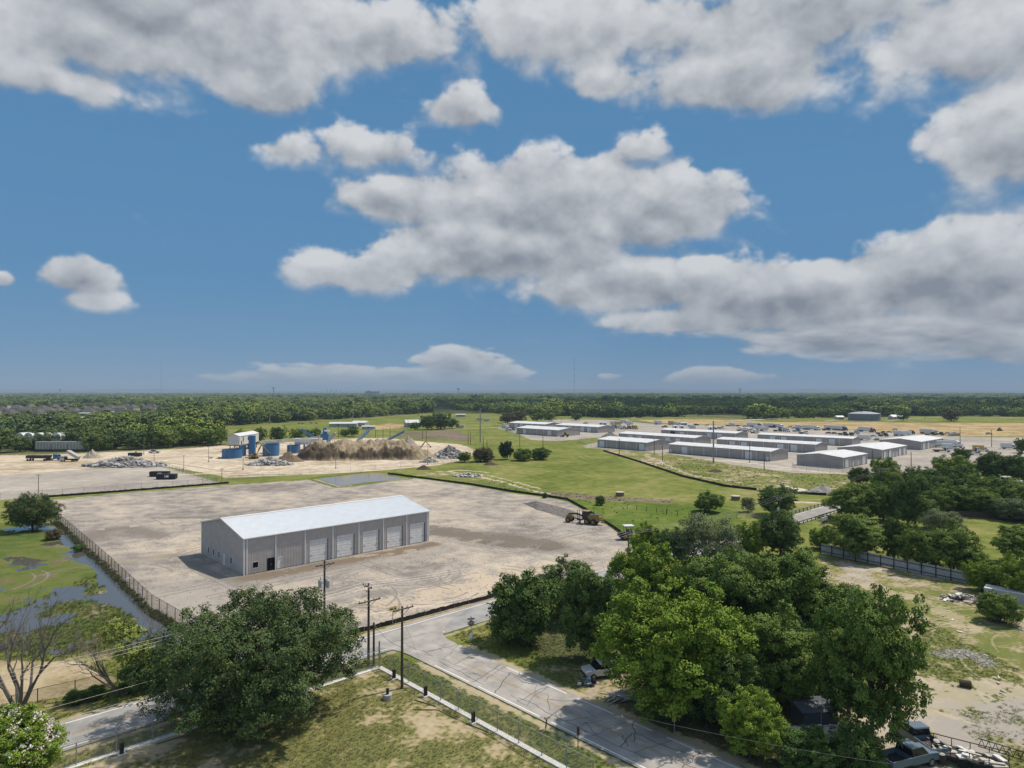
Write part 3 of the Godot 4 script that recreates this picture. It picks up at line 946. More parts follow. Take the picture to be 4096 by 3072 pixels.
	structure(cm2.mesh(), "cloud", mat("cloud white", .8, .8, .8, 1.0), "broad cumulus above the woods, higher than the picture's top edge").position = Vector3(2150, 2600, -2470)
	# named sheets of ground
	sheet(ragged(zones[11][1], 1.0, 0.5, 61), 0.02, "dirt_lot", "graded sandy dirt lot around the new metal building")
	sheet(ragged(zones[4][1], 2.0, 0.5, 62), 0.02, "paved_lot", "pale paved lot with two black containers")
	sheet(ragged(zones[3][1], 2.0, 1.2, 63), 0.012, "sand_yard", "pale sandy yard around the crushing plant")
	sheet(ragged(zones[5][1], 3.0, 1.5, 64), 0.02, "gravel_yard", "grey gravel yard around the storage buildings")
	sheet(ragged(zones[6][1], 5.0, 2.5, 65), 0.012, "field", "tan mown field behind the truck yard")

	# water
	var wm := mat("still water", .105, .098, .085, 0.07)
	wm.metallic_specular = 0.6
	var wt := mat("muddy pond water", .30, .26, .195, 0.09)
	wt.metallic_specular = 0.6
	sheet(zones[12][1], 0.0, "water", "shallow flood water in the ditch beside the chain-link fence", wm)
	sheet(ragged(pv([-73.36, -254.96, -64.03, -267.15, -56.21, -272.86, -51.65, -269.57, -40.85, -255.68, -48.63, -247.2, -53.92, -243.83, -58.02, -237.35, -59.42, -234.24]), 1.0, 0.6, 67), 0.03, "pond", "small muddy rectangular pond behind the new building", wt)

func band(b: MB, pts: Array, w0: float, w1: float, y: float) -> void:    # flat ribbon along x,z pairs, from offset w0 to w1 to its side
	var line := pv(pts)
	var prev := []
	for i in line.size():
		var d := (line[mini(i + 1, line.size() - 1)] - line[maxi(i - 1, 0)]).normalized()
		var s := Vector2(-d.y, d.x)
		var p := line[i] + s * w0
		var q := line[i] + s * w1
		var row := [Vector3(p.x, y, p.y), Vector3(q.x, y, q.y)]
		if prev.size():
			b.quad(prev[0], row[0], row[1], prev[1])
		prev = row

func roads() -> void:
	var asph := worn("old asphalt", .50, .475, .445, 0.95, tone_texture(9, 512, 0.80, 1.0, 0.012, 6), 0.05)
	asph.metallic_specular = 0.2
	var asph2 := worn("newer asphalt", .43, .425, .415, 0.95, tone_texture(10, 512, 0.8, 1.0, 0.012, 6), 0.045)
	asph2.metallic_specular = 0.2
	var white := worn("road paint", .95, .94, .92, 0.8, tone_texture(18, 256, 0.82, 1.0, 0.05), 0.7)
	var yellow := worn("yellow paint", .62, .42, .12, 0.8, tone_tex, 0.7)
	var tar := mat("crack sealant", .10, .10, .105, 0.7)
	# side street along UX
	var c0 := Vector3(-3.1, 0, -102.4)
	var p := func(t: float, o: float) -> Vector3: return c0 + UX * t + WX * o
	var street := MB.new()
	for k in 42:
		var a := -70.0 + k * 5.0
		street.quad(p.call(a, 3.3) + Vector3(0, .05, 0), p.call(a + 5, 3.3) + Vector3(0, .05, 0), p.call(a + 5, -3.3) + Vector3(0, .05, 0), p.call(a, -3.3) + Vector3(0, .05, 0))
	var so := structure(street.mesh(), "road", asph2, "grey two-lane side street beside the dirt lot")
	var paint := MB.new()
	for s in [-2.75, 2.68]:
		for k in 70:
			var a2 := -68.0 + k * 3.0
			if s > 0 and a2 > -14.0 and a2 < 8.5 or rng.randf() < 0.04:
				continue
			paint.quad(p.call(a2, s + .09) + Vector3(0, .056, 0), p.call(a2 + 3, s + .09) + Vector3(0, .056, 0), p.call(a2 + 3, s - .09) + Vector3(0, .056, 0), p.call(a2, s - .09) + Vector3(0, .056, 0))
	part(paint, "edge_line", white, so)
	var mid := MB.new()
	for s in [-0.12, 0.12]:
		for k in 60:
			var a3 := -68.0 + k * 3.5
			if a3 > -13.0 and a3 < 5.0:
				continue
			mid.quad(p.call(a3, s + .05) + Vector3(0, .056, 0), p.call(a3 + 3.3, s + .05) + Vector3(0, .056, 0), p.call(a3 + 3.3, s - .05) + Vector3(0, .056, 0), p.call(a3, s - .05) + Vector3(0, .056, 0))
	part(mid, "centre_line", yellow, so)
	# main road along WX, its mouth flaring into the street
	var m0 := Vector3(-8.5, 0, -85.0)
	var q := func(t: float, o: float) -> Vector3: return m0 + WX * t + UX * o
	var main := MB.new()
	var y := Vector3(0, .062, 0)
	for k in 20:
		var b0 := -11.0 + k * 4.0
		main.quad(q.call(b0, -3.35) + y, q.call(b0 + 4, -3.35) + y, q.call(b0 + 4, 3.35) + y, q.call(b0, 3.35) + y)
	for s in [-1.0, 1.0]:
		var fl := 7.0 if s < 0 else 9.0
		for k in 8:
			var a4 := -11.0 + k * 1.1
			var w0: float = 3.35 + fl * pow(1.0 - k / 8.0, 2.6)
			var w1: float = 3.35 + fl * pow(1.0 - (k + 1) / 8.0, 2.6)
			var aa := [q.call(a4, s * 3.34) + y, q.call(a4 + 1.1, s * 3.34) + y, q.call(a4 + 1.1, s * w1) + y, q.call(a4, s * w0) + y]
			if s < 0:
				aa.reverse()
			main.quad(aa[0], aa[1], aa[2], aa[3])
	var mo := structure(main.mesh(), "road", asph, "pale cracked two-lane road running down to the picture's bottom edge")
	var lines := MB.new()
	for s in [-2.95, 2.9]:
		for k in 42:
			var b1 := 2.0 + k * 1.6
			if s > 0 and b1 < 8.0 or rng.randf() < 0.12:
				continue
			lines.quad(q.call(b1, s - .08) + y * 1.08, q.call(b1 + 1.6, s - .08) + y * 1.08, q.call(b1 + 1.6, s + .08) + y * 1.08, q.call(b1, s + .08) + y * 1.08)
	part(lines, "edge_line", white, mo)
	var cl := MB.new()
	for s in [-0.13, 0.13]:
		for k in 38:
			var b2 := 1.0 + k * 1.8
			if rng.randf() < 0.18:
				continue
			cl.quad(q.call(b2, s - .045) + y * 1.08, q.call(b2 + 1.7, s - .045) + y * 1.08, q.call(b2 + 1.7, s + .045) + y * 1.08, q.call(b2, s + .045) + y * 1.08)
	part(cl, "centre_line", yellow, mo)
	# sealed cracks
	rng.seed = 91
	var crack := func(ax: float, ao: float, dt: float, dob: float, steps: int, w: float) -> void:
		var pts := []
		var t := ax
		var o := ao
		for k in steps:
			if absf(o) > 3.2:
				break
			var v3: Vector3 = q.call(t, o)
			pts.append(v3.x); pts.append(v3.z)
			t += dt * rnd(0.5, 1.4) + rnd(-.18, .18)
			o += dob * rnd(0.5, 1.4) + rnd(-.18, .18)
		if pts.size() >= 4:
			var b := MB.new()
			band(b, pts, -w * 0.5, w * 0.5, y.y * 1.14)
			part(b, "crack", tar, mo)
	for k in 30:
		crack.call(-8.0 + k * 2.3 + rnd(-1, 1), rnd(-3.1, -1.0), rnd(-.25, .25), 0.42, rng.randi_range(5, 16), rnd(.05, .11))
	for k in 14:
		crack.call(-8.0 + k * 4.6 + rnd(-1, 1), pick([-1.6, 0.3, 1.4, 2.2]) + rnd(-.2, .2), 0.6, rnd(-.06, .06), rng.randi_range(8, 24), rnd(.05, .10))
	for k in 26:
		crack.call(rnd(-4, 60), rnd(-2.5, 2.5), rnd(-.5, .5), rnd(-.5, .5), rng.randi_range(4, 9), rnd(.04, .09))

# ---------------------------------------------------------------- woods and single trees
func woods() -> void:
	rng.seed = 900
	var edge: PackedVector2Array = zones[0][1]
	var homes := pv([-698.09, -803.15, -631.66, -833.16, -453.58, -713.24, -521.62, -865.5, -534.1, -1024.61, -876.73, -1681.68, -1227.39, -1896.32, -1581.4, -1818.93])
	var stands := noise(42, 1.0 / 170.0, 3)
	var places := []
	for k in 46000:
		var depth := 262.0 * exp(rng.randf() * 3.75)
		if depth > 9800.0:
			continue
		var x := rnd(-0.90, 0.90) * depth
		var p := Vector2(x, -depth)
		if depth < 3480.0 and not Geometry2D.is_point_in_polygon(p, edge):
			continue
		if Geometry2D.is_point_in_polygon(p, homes) and rng.randf() < 0.8:
			continue
		if depth > 620.0 and stands.get_noise_2d(x * 0.55 - 4000.0, -depth * 0.3) > 0.30:
			continue
		if depth < 700.0 and rng.randf() < 0.45:
			continue
		if depth < 425.0 and x < -0.645 * depth and rng.randf() < 0.75:
			continue
		places.append([depth, x])
	places.sort_custom(func(a, b): return a[0] < b[0])
	var tints := []
	for k in 6:
		var f := k / 5.0
		tints.append(leaf_mat("wood %d" % k, lerpf(.105, .265, f), lerpf(.160, .340, f), lerpf(.062, .075, f)))
	var xs := [[], [], [], [], []]
	var cs := [[], [], [], [], []]
	var single := 0
	var heaps := []
	for q in places:
		var d: float = q[0]
		var x: float = q[1]
		var s := stands.get_noise_2d(x, -d)
		var f := clampf(0.5 + s * 1.0 + rnd(-0.28, 0.28), 0, 1)
		var h := rnd(0.85, 1.4) * (1.35 if rng.randf() < 0.06 else 1.0) * (1.0 + 0.35 * stands.get_noise_2d(x + 900.0, -d))
		var w := h * rnd(0.9, 1.25) * (1.0 + clampf((d - 900.0) / 2200.0, 0, 1.6))
		if x < -0.50 * d and d > 520.0 and d < 1150.0:
			h *= 0.5
			if rng.randf() < 0.35:
				continue
		var close := false
		if d < 700.0:
			for e in heaps:
				if absf(e.x - x) < 4.5 and absf(e.y - d) < 6.0:
					close = true
					break
			if close:
				continue
			heaps.append(Vector2(x, d))
		if single < 300 and absf(x) < 0.77 * d:
			var look := "bright green" if f > 0.66 else ("mid green" if f > 0.33 else "dark green")
			var marks := ["left of the white ribbed tanks", "behind the white ribbed tanks", "behind the dump trailer", "behind the tipped dump truck", "behind the grey rubble", "behind the black bin", "behind the silver pickup", "left of the raised white building", "beyond the raised white building"]
			var side: String = marks[clampi(int((x / d + 0.77) / 0.047), 0, 8)]
			var deep := "front of woods" if d < 330.0 else ("second rank of woods" if d < 400.0 else ("third rank of woods" if d < 470.0 else "deep woods"))
			tree("woodland_tree", "%s %s tree, %s, %s" % ["tall" if h > 1.08 else ("low" if h < 0.88 else "leafy"), look, deep, side], "mid" if d < 420.0 else "far", rng.randi(), x, -d, 10.2 * h, 5.6 * h * rnd(0.85, 1.2), "trees of the woods", "tree", tints[int(f * 5.0)])
			single += 1
			continue
		var k := rng.randi() % 5
		var b := Basis(Vector3.UP, rnd(0, TAU)).scaled(Vector3(w, h, w))
		xs[k].append(Transform3D(b, Vector3(x, rnd(-0.8, 0.2), -d)))
		cs[k].append(Color(lerpf(.80, 2.15, f), lerpf(.80, 1.75, f), lerpf(1.25, 1.5, f)))
	for k in 5:
		scatter("woodland", "mass of leafy woodland stretching to the horizon", protos["far"][k].crown, leaf_mat("elm", 0, 0, 0), xs[k], cs[k])
	print("woods single ", single, " of ", places.size())

func near_trees() -> void:
	rng.seed = 1200
	var elm_dark := leaf_mat("dark elm", .112, .180, .048)
	var elm_light := leaf_mat("light elm", .185, .265, .058)
	var brown := leaf_mat("russet", .150, .140, .075)
	# the big live oak in the yard
	tree("oak_tree", "big dark spreading oak in front of the utility poles", "oak", 0, -26.04, -68.74, 11.86, 10.8)
	tree("oak_tree", "round dark tree at the far corner of the flooded ditch", "oak", 0, -113.64, -160.34, 8.4, 5.9)
	# [kind, which, x, z, h, half width, name, label, leaf colour]
	var list := [
		["bush", 0, 1.21, -88.85, 8.89, 4.3, "shrub_thicket", "dark thicket nearest the stop sign at the street corner", null],
		["elm", 0, 8.64, -98.82, 8.36, 5.2, "elm_tree", "tall shaggy tree over the side street behind the corner thicket", elm_dark],
		["elm", 1, 9.86, -81.73, 11.42, 4.3, "elm_tree", "dense fine-leaved tree between the corner thicket and the brightest tree", elm_dark],
		["hack", 0, 16.49, -69.7, 13.44, 8.2, "hackberry_tree", "largest bright green tree, shading the road and white car", null],
		["hack", 1, 19.13, -95.66, 11.97, 5.8, "hackberry_tree", "yellow-green feathery tree just below the road roller", null],
		["hack", 1, 25.66, -128.2, 8.03, 3.0, "hackberry_tree", "small bright tree beside the road roller", null],
		["gray", 0, 34.64, -119.97, 11.49, 6.2, "willow_tree", "airy grey-green tree before the pipe gate", null],
		["elm", 2, 29.22, -123.27, 8.27, 3.6, "elm_tree", "dark bushy tree between the roller's tree and the grey-green one", elm_dark],
		["elm", 2, 28.26, -89.91, 12.08, 7.0, "elm_tree", "broad dark green tree in the middle of the grove", null],
		["elm", 0, 53.04, -133.95, 9.88, 4.4, "elm_tree", "round dense tree nearest the bridge guardrail", elm_dark],
		["hack", 1, 47.1, -133.95, 7.26, 3.2, "hackberry_tree", "yellow-green tree beside the round tree near the bridge", null],
		["elm", 1, 36.55, -89.91, 11.91, 6.2, "elm_tree", "leafy tree at the grove's edge facing the white metal fence", null],
		["elm", 0, 27.71, -70.8, 10.14, 4.7, "elm_tree", "mid green tree standing over the dark shed", elm_light],
		["elm", 2, 33.28, -63.11, 14.94, 5.1, "elm_tree", "tall round-leaved tree above the two wrecked pickups", null],
		["elm", 1, 42.47, -86.45, 8.11, 4.2, "elm_tree", "half hidden tree with a bare bough over the salvage yard", elm_dark],
		["hack", 1, 21.45, -61.18, 5.94, 3.1, "hackberry_tree", "small yellow-green tree by the roadside above the scrap", null],
		["bush", 1, 25.64, -59.17, 3.36, 2.6, "shrub", "low dark shrub below the white scrap boat", null],
		["bush", 0, 29.7, -58.6, 4.18, 2.2, "shrub", "tangled shrub in front of the old blue-grey pickup", null],
		["elm", 1, 20.57, -67.1, 7.39, 4.0, "elm_tree", "shaded tree behind the striped marker post", elm_dark],
		["hack", 1, 64.28, -141.58, 4.38, 2.4, "hackberry_tree", "small airy tree at the left end of the white metal fence", null],
		["elm", 1, 68.17, -133.55, 8.66, 5.7, "elm_tree", "wide light green tree over the left part of the white metal fence", elm_light],
		["elm", 0, 74.24, -131.21, 9, 2.7, "elm_tree", "narrow dark tree against the white metal fence", elm_dark],
		["elm", 2, 74.7, -123.95, 8.27, 4.0, "elm_tree", "open-trunked tree in the middle of the white metal fence", null],
		["elm", 0, 79.34, -121.59, 9.05, 5.2, "elm_tree", "wide tree over the right end of the white metal fence", elm_light],
		["hack", 0, 77.54, -111.6, 5.26, 3.1, "hackberry_tree", "low bright bushy tree where the white metal fence ends", null],
		["bush", 1, 69.49, -96.48, 4.05, 2.7, "shrub", "green shrub below the white-roofed container", elm_light],
		["hack", 1, 80.51, -107.07, 7.29, 4.2, "hackberry_tree", "yellowish tree behind the white-roofed container", null],
		["elm", 1, 97.43, -129.5, 7.16, 4.2, "elm_tree", "light tree at the right edge above the yellowish one", elm_light],
		["elm", 1, 86.98, -174.06, 9.19, 6.2, "elm_tree", "feathery light tree just right of the bridge", elm_light],
		["elm", 2, 94.92, -172.71, 10.01, 4.6, "elm_tree", "leafy tree second right of the bridge", null],
		["elm", 0, 96.5, -165.07, 12.37, 3.5, "elm_tree", "tallest dark tree rising right of the bridge", elm_dark],
		["gray", 0, 95.19, -149.62, 7.01, 4.6, "willow_tree", "pale grey-green tree beside the white lane", null],
		["elm", 1, 99.97, -163.26, 6.75, 2.7, "elm_tree", "slim tree between the tallest dark tree and the pale one", null],
		["elm", 2, 118.9, -189.55, 10.36, 5.1, "elm_tree", "dark broad tree above the brown lane fence", elm_dark],
		["elm", 0, 122.93, -183.33, 7.92, 5.1, "elm_tree", "tree with slim trunks along the brown lane fence", null],
		["hack", 1, 125.97, -179.65, 7.09, 3.5, "hackberry_tree", "yellow-green tree beside the grey-roofed house", null],
		["gray", 0, 127.48, -172.71, 6.18, 4.6, "willow_tree", "thin grey-green tree in front of the carport", null],
		["hack", 1, 160.62, -247.2, 9.68, 7.6, "hackberry_tree", "open yellow-green tree in front of the parked white trucks", null],
		["elm", 0, 206.64, -310.84, 7.12, 3.9, "elm_tree", "small dark tree at the tail of the white trucks", elm_dark],
		["hack", 1, 132.1, -239.9, 9.66, 5.2, "hackberry_tree", "bright tree by the corner of the storage yard", null],
		["elm", 1, 121.85, -236.72, 6.47, 3.6, "elm_tree", "low dark tree by the storage yard corner", elm_dark],
		["elm", 2, 135.25, -224.81, 7.97, 5.2, "elm_tree", "dark tree in front of the open gravel yard", elm_dark],
		["elm", 1, 174.79, -247.2, 10.96, 5.6, "elm_tree", "dense tree below the yellow truck", elm_dark],
		["elm", 0, 181.38, -243.16, 10.78, 6.2, "elm_tree", "dark tree at the right edge above the house", elm_dark],
		["bush", 0, 170.7, -240.54, 3.2, 1.6, "shrub", "small pale rounded shrub on the house lawn", elm_light],
		["elm", 2, 272.17, -361.12, 8.01, 3.6, "elm_tree", "dark tree at the right edge beside the box truck", elm_dark],
		["elm", 0, 53.77, -184.85, 5.59, 4.0, "elm_tree", "round lone tree in the meadow left of the stone tank", null],
		["elm", 2, 70.24, -178.93, 8.32, 5.5, "elm_tree", "dark leafy tree behind the pole by the bridge", elm_dark],
		["gray", 0, 64.71, -184.85, 4.3, 2.2, "willow_tree", "thin airy sapling between the two meadow trees", null],
		["bush", 0, 25.55, -195.77, 2.67, 1.4, "shrub", "lone small shrub behind the motor grader", null],
		["bush", 1, 10.2, -209.04, 1.54, 1.2, "shrub", "dark little bush at the silt fence", null],
		["elm", 1, -2.9, -326.77, 8.94, 3.5, "cedar_tree", "tallest dark upright tree among the field bushes", leaf_mat("cedar", .055, .090, .040)],
		["bush", 0, -13.22, -316.35, 6.43, 5.2, "shrub", "brownish dead-looking shrub left of the dark upright tree", brown],
		["elm", 2, -22.08, -314.12, 4.99, 3.3, "elm_tree", "small green tree at the end of the sandy yard", null],
		["bush", 1, 4.99, -320.9, 5.57, 4.9, "shrub", "pale green shrub right of the dark upright tree", elm_light],
		["bush", 0, 13.73, -325.57, 5.66, 4.6, "shrub", "green shrub at the right end of the field bushes", null],
		["mid", 0, -72, -578.99, 12.64, 8.0, "elm_tree", "left tree of the barn's shade clump", elm_dark],
		["mid", 1, -62.1, -586.61, 16.06, 9.5, "elm_tree", "tallest tree of the barn's shade clump", elm_dark],
		["mid", 2, -52.8, -594.42, 10.34, 6.5, "elm_tree", "right tree of the barn's shade clump", elm_dark],
		["mid", 3, -83.04, -575.26, 6.81, 5.0, "elm_tree", "low tree in front of the white barn", null],
		["mid", 1, -182.19, -411, 11.25, 6.6, "elm_tree", "tree left of the raised white building", null],
		["mid", 2, -171.01, -426.72, 9.15, 5.0, "elm_tree", "tree behind the raised white building's near end", null],
		["mid", 3, -163.08, -435.04, 9.65, 5.6, "elm_tree", "tree behind the raised white building's far end", null],
		["mid", 0, -151.42, -437.17, 10.19, 6.0, "elm_tree", "tree right of the raised white building", elm_dark],
		["mid", 1, -142.9, -452.69, 8.71, 6.6, "elm_tree", "tree behind the leftmost blue conveyor", null],
		["mid", 2, -136.3, -464.47, 7.73, 5.5, "elm_tree", "tree behind the blue screening tower", null],
		["mid", 3, -115.96, -492.68, 7.84, 4.6, "elm_tree", "small round tree before the long white barn", elm_dark],
		["mid", 0, -121.49, -489.97, 5.62, 3.6, "elm_tree", "pale small tree beside the round one before the barn", elm_light],
		["mid", 1, 483.48, -742.94, 15.12, 10.5, "oak_tree", "big russet lone tree in the field right of the water tank", brown],
		["mid", 2, 433.74, -749.18, 11.09, 6.5, "oak_tree", "dark tree leaning over the pump house", elm_dark],
		["mid", 0, -4.68, -702.01, 10.39, 9.0, "oak_tree", "brownish tree left behind the storage buildings", brown],
		["mid", 1, 7.13, -713.24, 13.2, 9.5, "oak_tree", "tallest brownish tree behind the far storage buildings", brown],
		["mid", 2, 27.27, -736.8, 9.81, 8.0, "elm_tree", "left green tree behind the far storage buildings", null],
		["mid", 3, 40.04, -730.77, 11.09, 8.6, "elm_tree", "right green tree behind the far storage buildings", null],
		["mid", 1, 73.12, -768.55, 8.82, 7.0, "elm_tree", "dark round tree on the lawn behind the storage yard", elm_dark],
		["mid", 2, 305.56, -795.98, 7.36, 9.0, "oak_tree", "dark tree beside the pale plant yard", elm_dark],
		["bush", 0, -41.23, -75.43, 3.1, 2.3, "shrub", "dark hedge bush nearest the half-bare tree", null],
		["bush", 1, -39.75, -76.32, 3.87, 2.6, "shrub", "dark hedge bush in the middle behind the big oak", null],
		["hack", 1, -38.31, -77.37, 3.89, 2.8, "shrub", "yellow-green bush half behind the big oak", null],
		["bush", 1, -46.26, -71.81, 1.24, 1.2, "shrub", "vine-covered clump on the roadside fence", null],
		["bush", 0, -44.62, -72.8, 1.34, 1.1, "shrub", "low vine clump between the fence and the street", null],
		["bush", 0, -101.67, -150.12, 2.32, 1.7, "shrub", "brown-green bush standing in the flood water", brown],
		["bush", 1, -89.52, -139.59, 1.29, 1.3, "shrub", "reedy bush at the water's bend", null]]
	for e in list:
		var m: Material = e[8]
		tree(e[6], e[7], e[0], e[1], e[2], e[3], e[4], e[5], "", "shrub" if String(e[6]).begins_with("shrub") else "tree", m)
	# undergrowth that closes the grove and the tree belt
	for k in 84:
		var q: Vector2
		if k < 34:
			q = Vector2(16.67, -104.58).lerp(Vector2(45.24, -104.58), rng.randf()).lerp(Vector2(18.76, -72.51).lerp(Vector2(33.42, -67.1), rng.randf()), rng.randf())
		else:
			q = Vector2(84.54, -171.72).lerp(Vector2(134.08, -175.08), rng.randf()).lerp(Vector2(112.52, -212.52).lerp(Vector2(165.17, -217.7), rng.randf()), rng.randf())
		var low := k < 34
		tree("shrub", "%s undergrowth in the %s %s of the grove" % [["dark", "light", "mid green"][k % 3], "roadside" if q.y > -82.0 else "far", "left" if q.x < 22.0 else ("middle" if q.x < 34.0 else "right")] if low else "%s young tree in the %s of the belt, %s" % [["dark", "light", "mid green"][k % 3], "left" if q.x < 100.0 else ("middle" if q.x < 125.0 else "right"), "nearer the metal fence" if q.y > -190.0 else "nearer the gravel yard"], "bush" if low or k % 3 == 0 else "elm", k, q.x, q.y, rnd(3.0, 6.0) if low else rnd(5.0, 9.5), rnd(2.2, 3.6) if low else rnd(3.2, 5.4), "grove undergrowth" if low else "young trees of the belt", "shrub" if low else "tree", [elm_dark, elm_light, null][k % 3])
	# the flowering tree at the lower left corner
	var cat := tree("flowering_tree", "green tree with white blossom at the lower left corner", "hack", 1, -41.19, -55.19, 6.87, 4.0)
	var bl := MB.new()
	for k in 260:
		var d := ball().normalized()
		d.y = absf(d.y) * 0.9
		var o := Vector3(d.x * 4.7, 4.6 + d.y * 4.6, d.z * 4.7)
		for s in 5:
			var q := o + ball() * 0.22
			var u := ball().normalized() * 0.11
			var w := u.cross(ball()).normalized() * 0.09
			bl.quad(q - u, q + w, q + u, q - w)
	part(bl, "blossom", mat("white blossom", .72, .66, .60, 0.8), cat)
	# bare and half-bare trees left of the street
	var dead := thing("dead_tree", "leafless grey tree with many upright stems by the ditch", "tree", Vector3(-51.23, 0, -70.46))
	part(branches(11.4, 0.34, 5, 7, 0.42), "trunk", worn("dead wood", .27, .24, .21, 0.95, tone_tex, 0.8), dead)
	var half := thing("half_bare_tree", "half bare tree with yellow-green tuft over the street", "tree", Vector3(-42.36, 0, -73.58))
	part(branches(8.2, 0.36, 4, 6, 0.62), "trunk", mats["dead wood"], half)
	var tuft := crown_mesh([[Vector3(0.6, 6.3, 0), Vector3(2.0, 1.2, 1.8)], [Vector3(1.6, 5.0, 0.6), Vector3(2.0, 1.1, 1.8)], [Vector3(-1.0, 7.4, 0.3), Vector3(1.3, .8, 1.2)], [Vector3(2.8, 3.6, 0.4), Vector3(1.5, 1.2, 1.5)]], 90, 24, 0.17, 0.45, 0.2)
	put(tuft, "crown", leaf_mat("spring", .23, .28, .06), half)
	var brush := thing("dead_brush", "grey leafless thicket in the flooded ground", "shrub", Vector3(-59.94, 0, -85.63))
	for k in 5:
		part(branches(3.6, 0.07, 6, 5, 0.8), "stem", mats["dead wood"], brush).position = Vector3(rnd(-5, 5), 0, rnd(-4, 3))

func branches(h: float, r: float, stems: int, depth: int, spread: float) -> MB:
	var b := MB.new()
	for s in stems:
		var a := TAU * s / stems + rnd(-.4, .4)
		var d := Vector3(cos(a) * spread, 1.0, sin(a) * spread).normalized()
		limb(b, Vector3(cos(a), 0, sin(a)) * r * 0.6 + Vector3(0, -0.2, 0), d, h * rnd(0.32, 0.42), r * rnd(0.5, 0.8), mini(depth, 5))
	return b

func limb(b: MB, p: Vector3, d: Vector3, len: float, r: float, depth: int) -> void:
	var mid := p + d * len * 0.5 + ball() * len * 0.06
	var e := p + d * len + ball() * len * 0.08
	b.tube([p, mid, e], [r, r * 0.8, r * 0.6], 5 if r > 0.06 else 3, false)
	if depth <= 0:
		return
	for k in 2 + (1 if rng.randf() < 0.6 else 0):
		var nd := (d + ball() * 0.75 + Vector3(0, 0.18, 0)).normalized()
		limb(b, e if k < 2 else mid, nd, len * rnd(0.55, 0.8), r * rnd(0.45, 0.62), depth - 1)

# ---------------------------------------------------------------- buildings
func rib_panel(w: float, y0: float, yl: float, yr: float, pitch := 0.305, deep := 0.035) -> MB:   # a ribbed steel sheet in x,y facing +z, its top sloping from yl to yr
	var b := MB.new()
	var n := maxi(1, int(round(w / pitch)))
	var step := w / n
	var xs := []
	for k in n:
		var o := k * step
		xs.append_array([[o, 0.0], [o + step * 0.62, 0.0], [o + step * 0.72, deep], [o + step * 0.88, deep], [o + step * 0.98, 0.0]])
	xs.append([w, 0.0])
	for i in xs.size() - 1:
		var p: Array = xs[i]
		var q: Array = xs[i + 1]
		b.quad(Vector3(p[0], y0, p[1]), Vector3(q[0], y0, q[1]), Vector3(q[0], lerpf(yl, yr, q[0] / w), q[1]), Vector3(p[0], lerpf(yl, yr, p[0] / w), p[1]))
	return b

func wall_run(parent: Node3D, m: Material, length: float, holes: Array, top: Callable, frame: Transform3D) -> void:   # ribbed panels round the openings [x0, y0, x1, y1]
	var cuts := [0.0, length]
	var x := 0.914
	while x < length - 0.2:
		cuts.append(x)
		x += 0.914
	for h in holes:
		cuts.append(h[0]); cuts.append(h[2])
	cuts.sort()
	for i in cuts.size() - 1:
		var a: float = cuts[i]
		var b: float = cuts[i + 1]
		if b - a < 0.02:
			continue
		var spans := [[0.06, -1.0]]
		for h in holes:
			if a >= h[0] - 0.01 and b <= h[2] + 0.01:
				spans = ([[0.06, h[1]]] if h[1] > 0.1 else []) + [[h[3], -1.0]]
		for s in spans:
			var g := rib_panel(b - a, s[0], s[1] if s[1] > 0 else top.call(a), s[1] if s[1] > 0 else top.call(b))
			part(g, "wall_panel", m, parent).transform = frame * Transform3D(Basis.IDENTITY, Vector3(a, 0, 0))

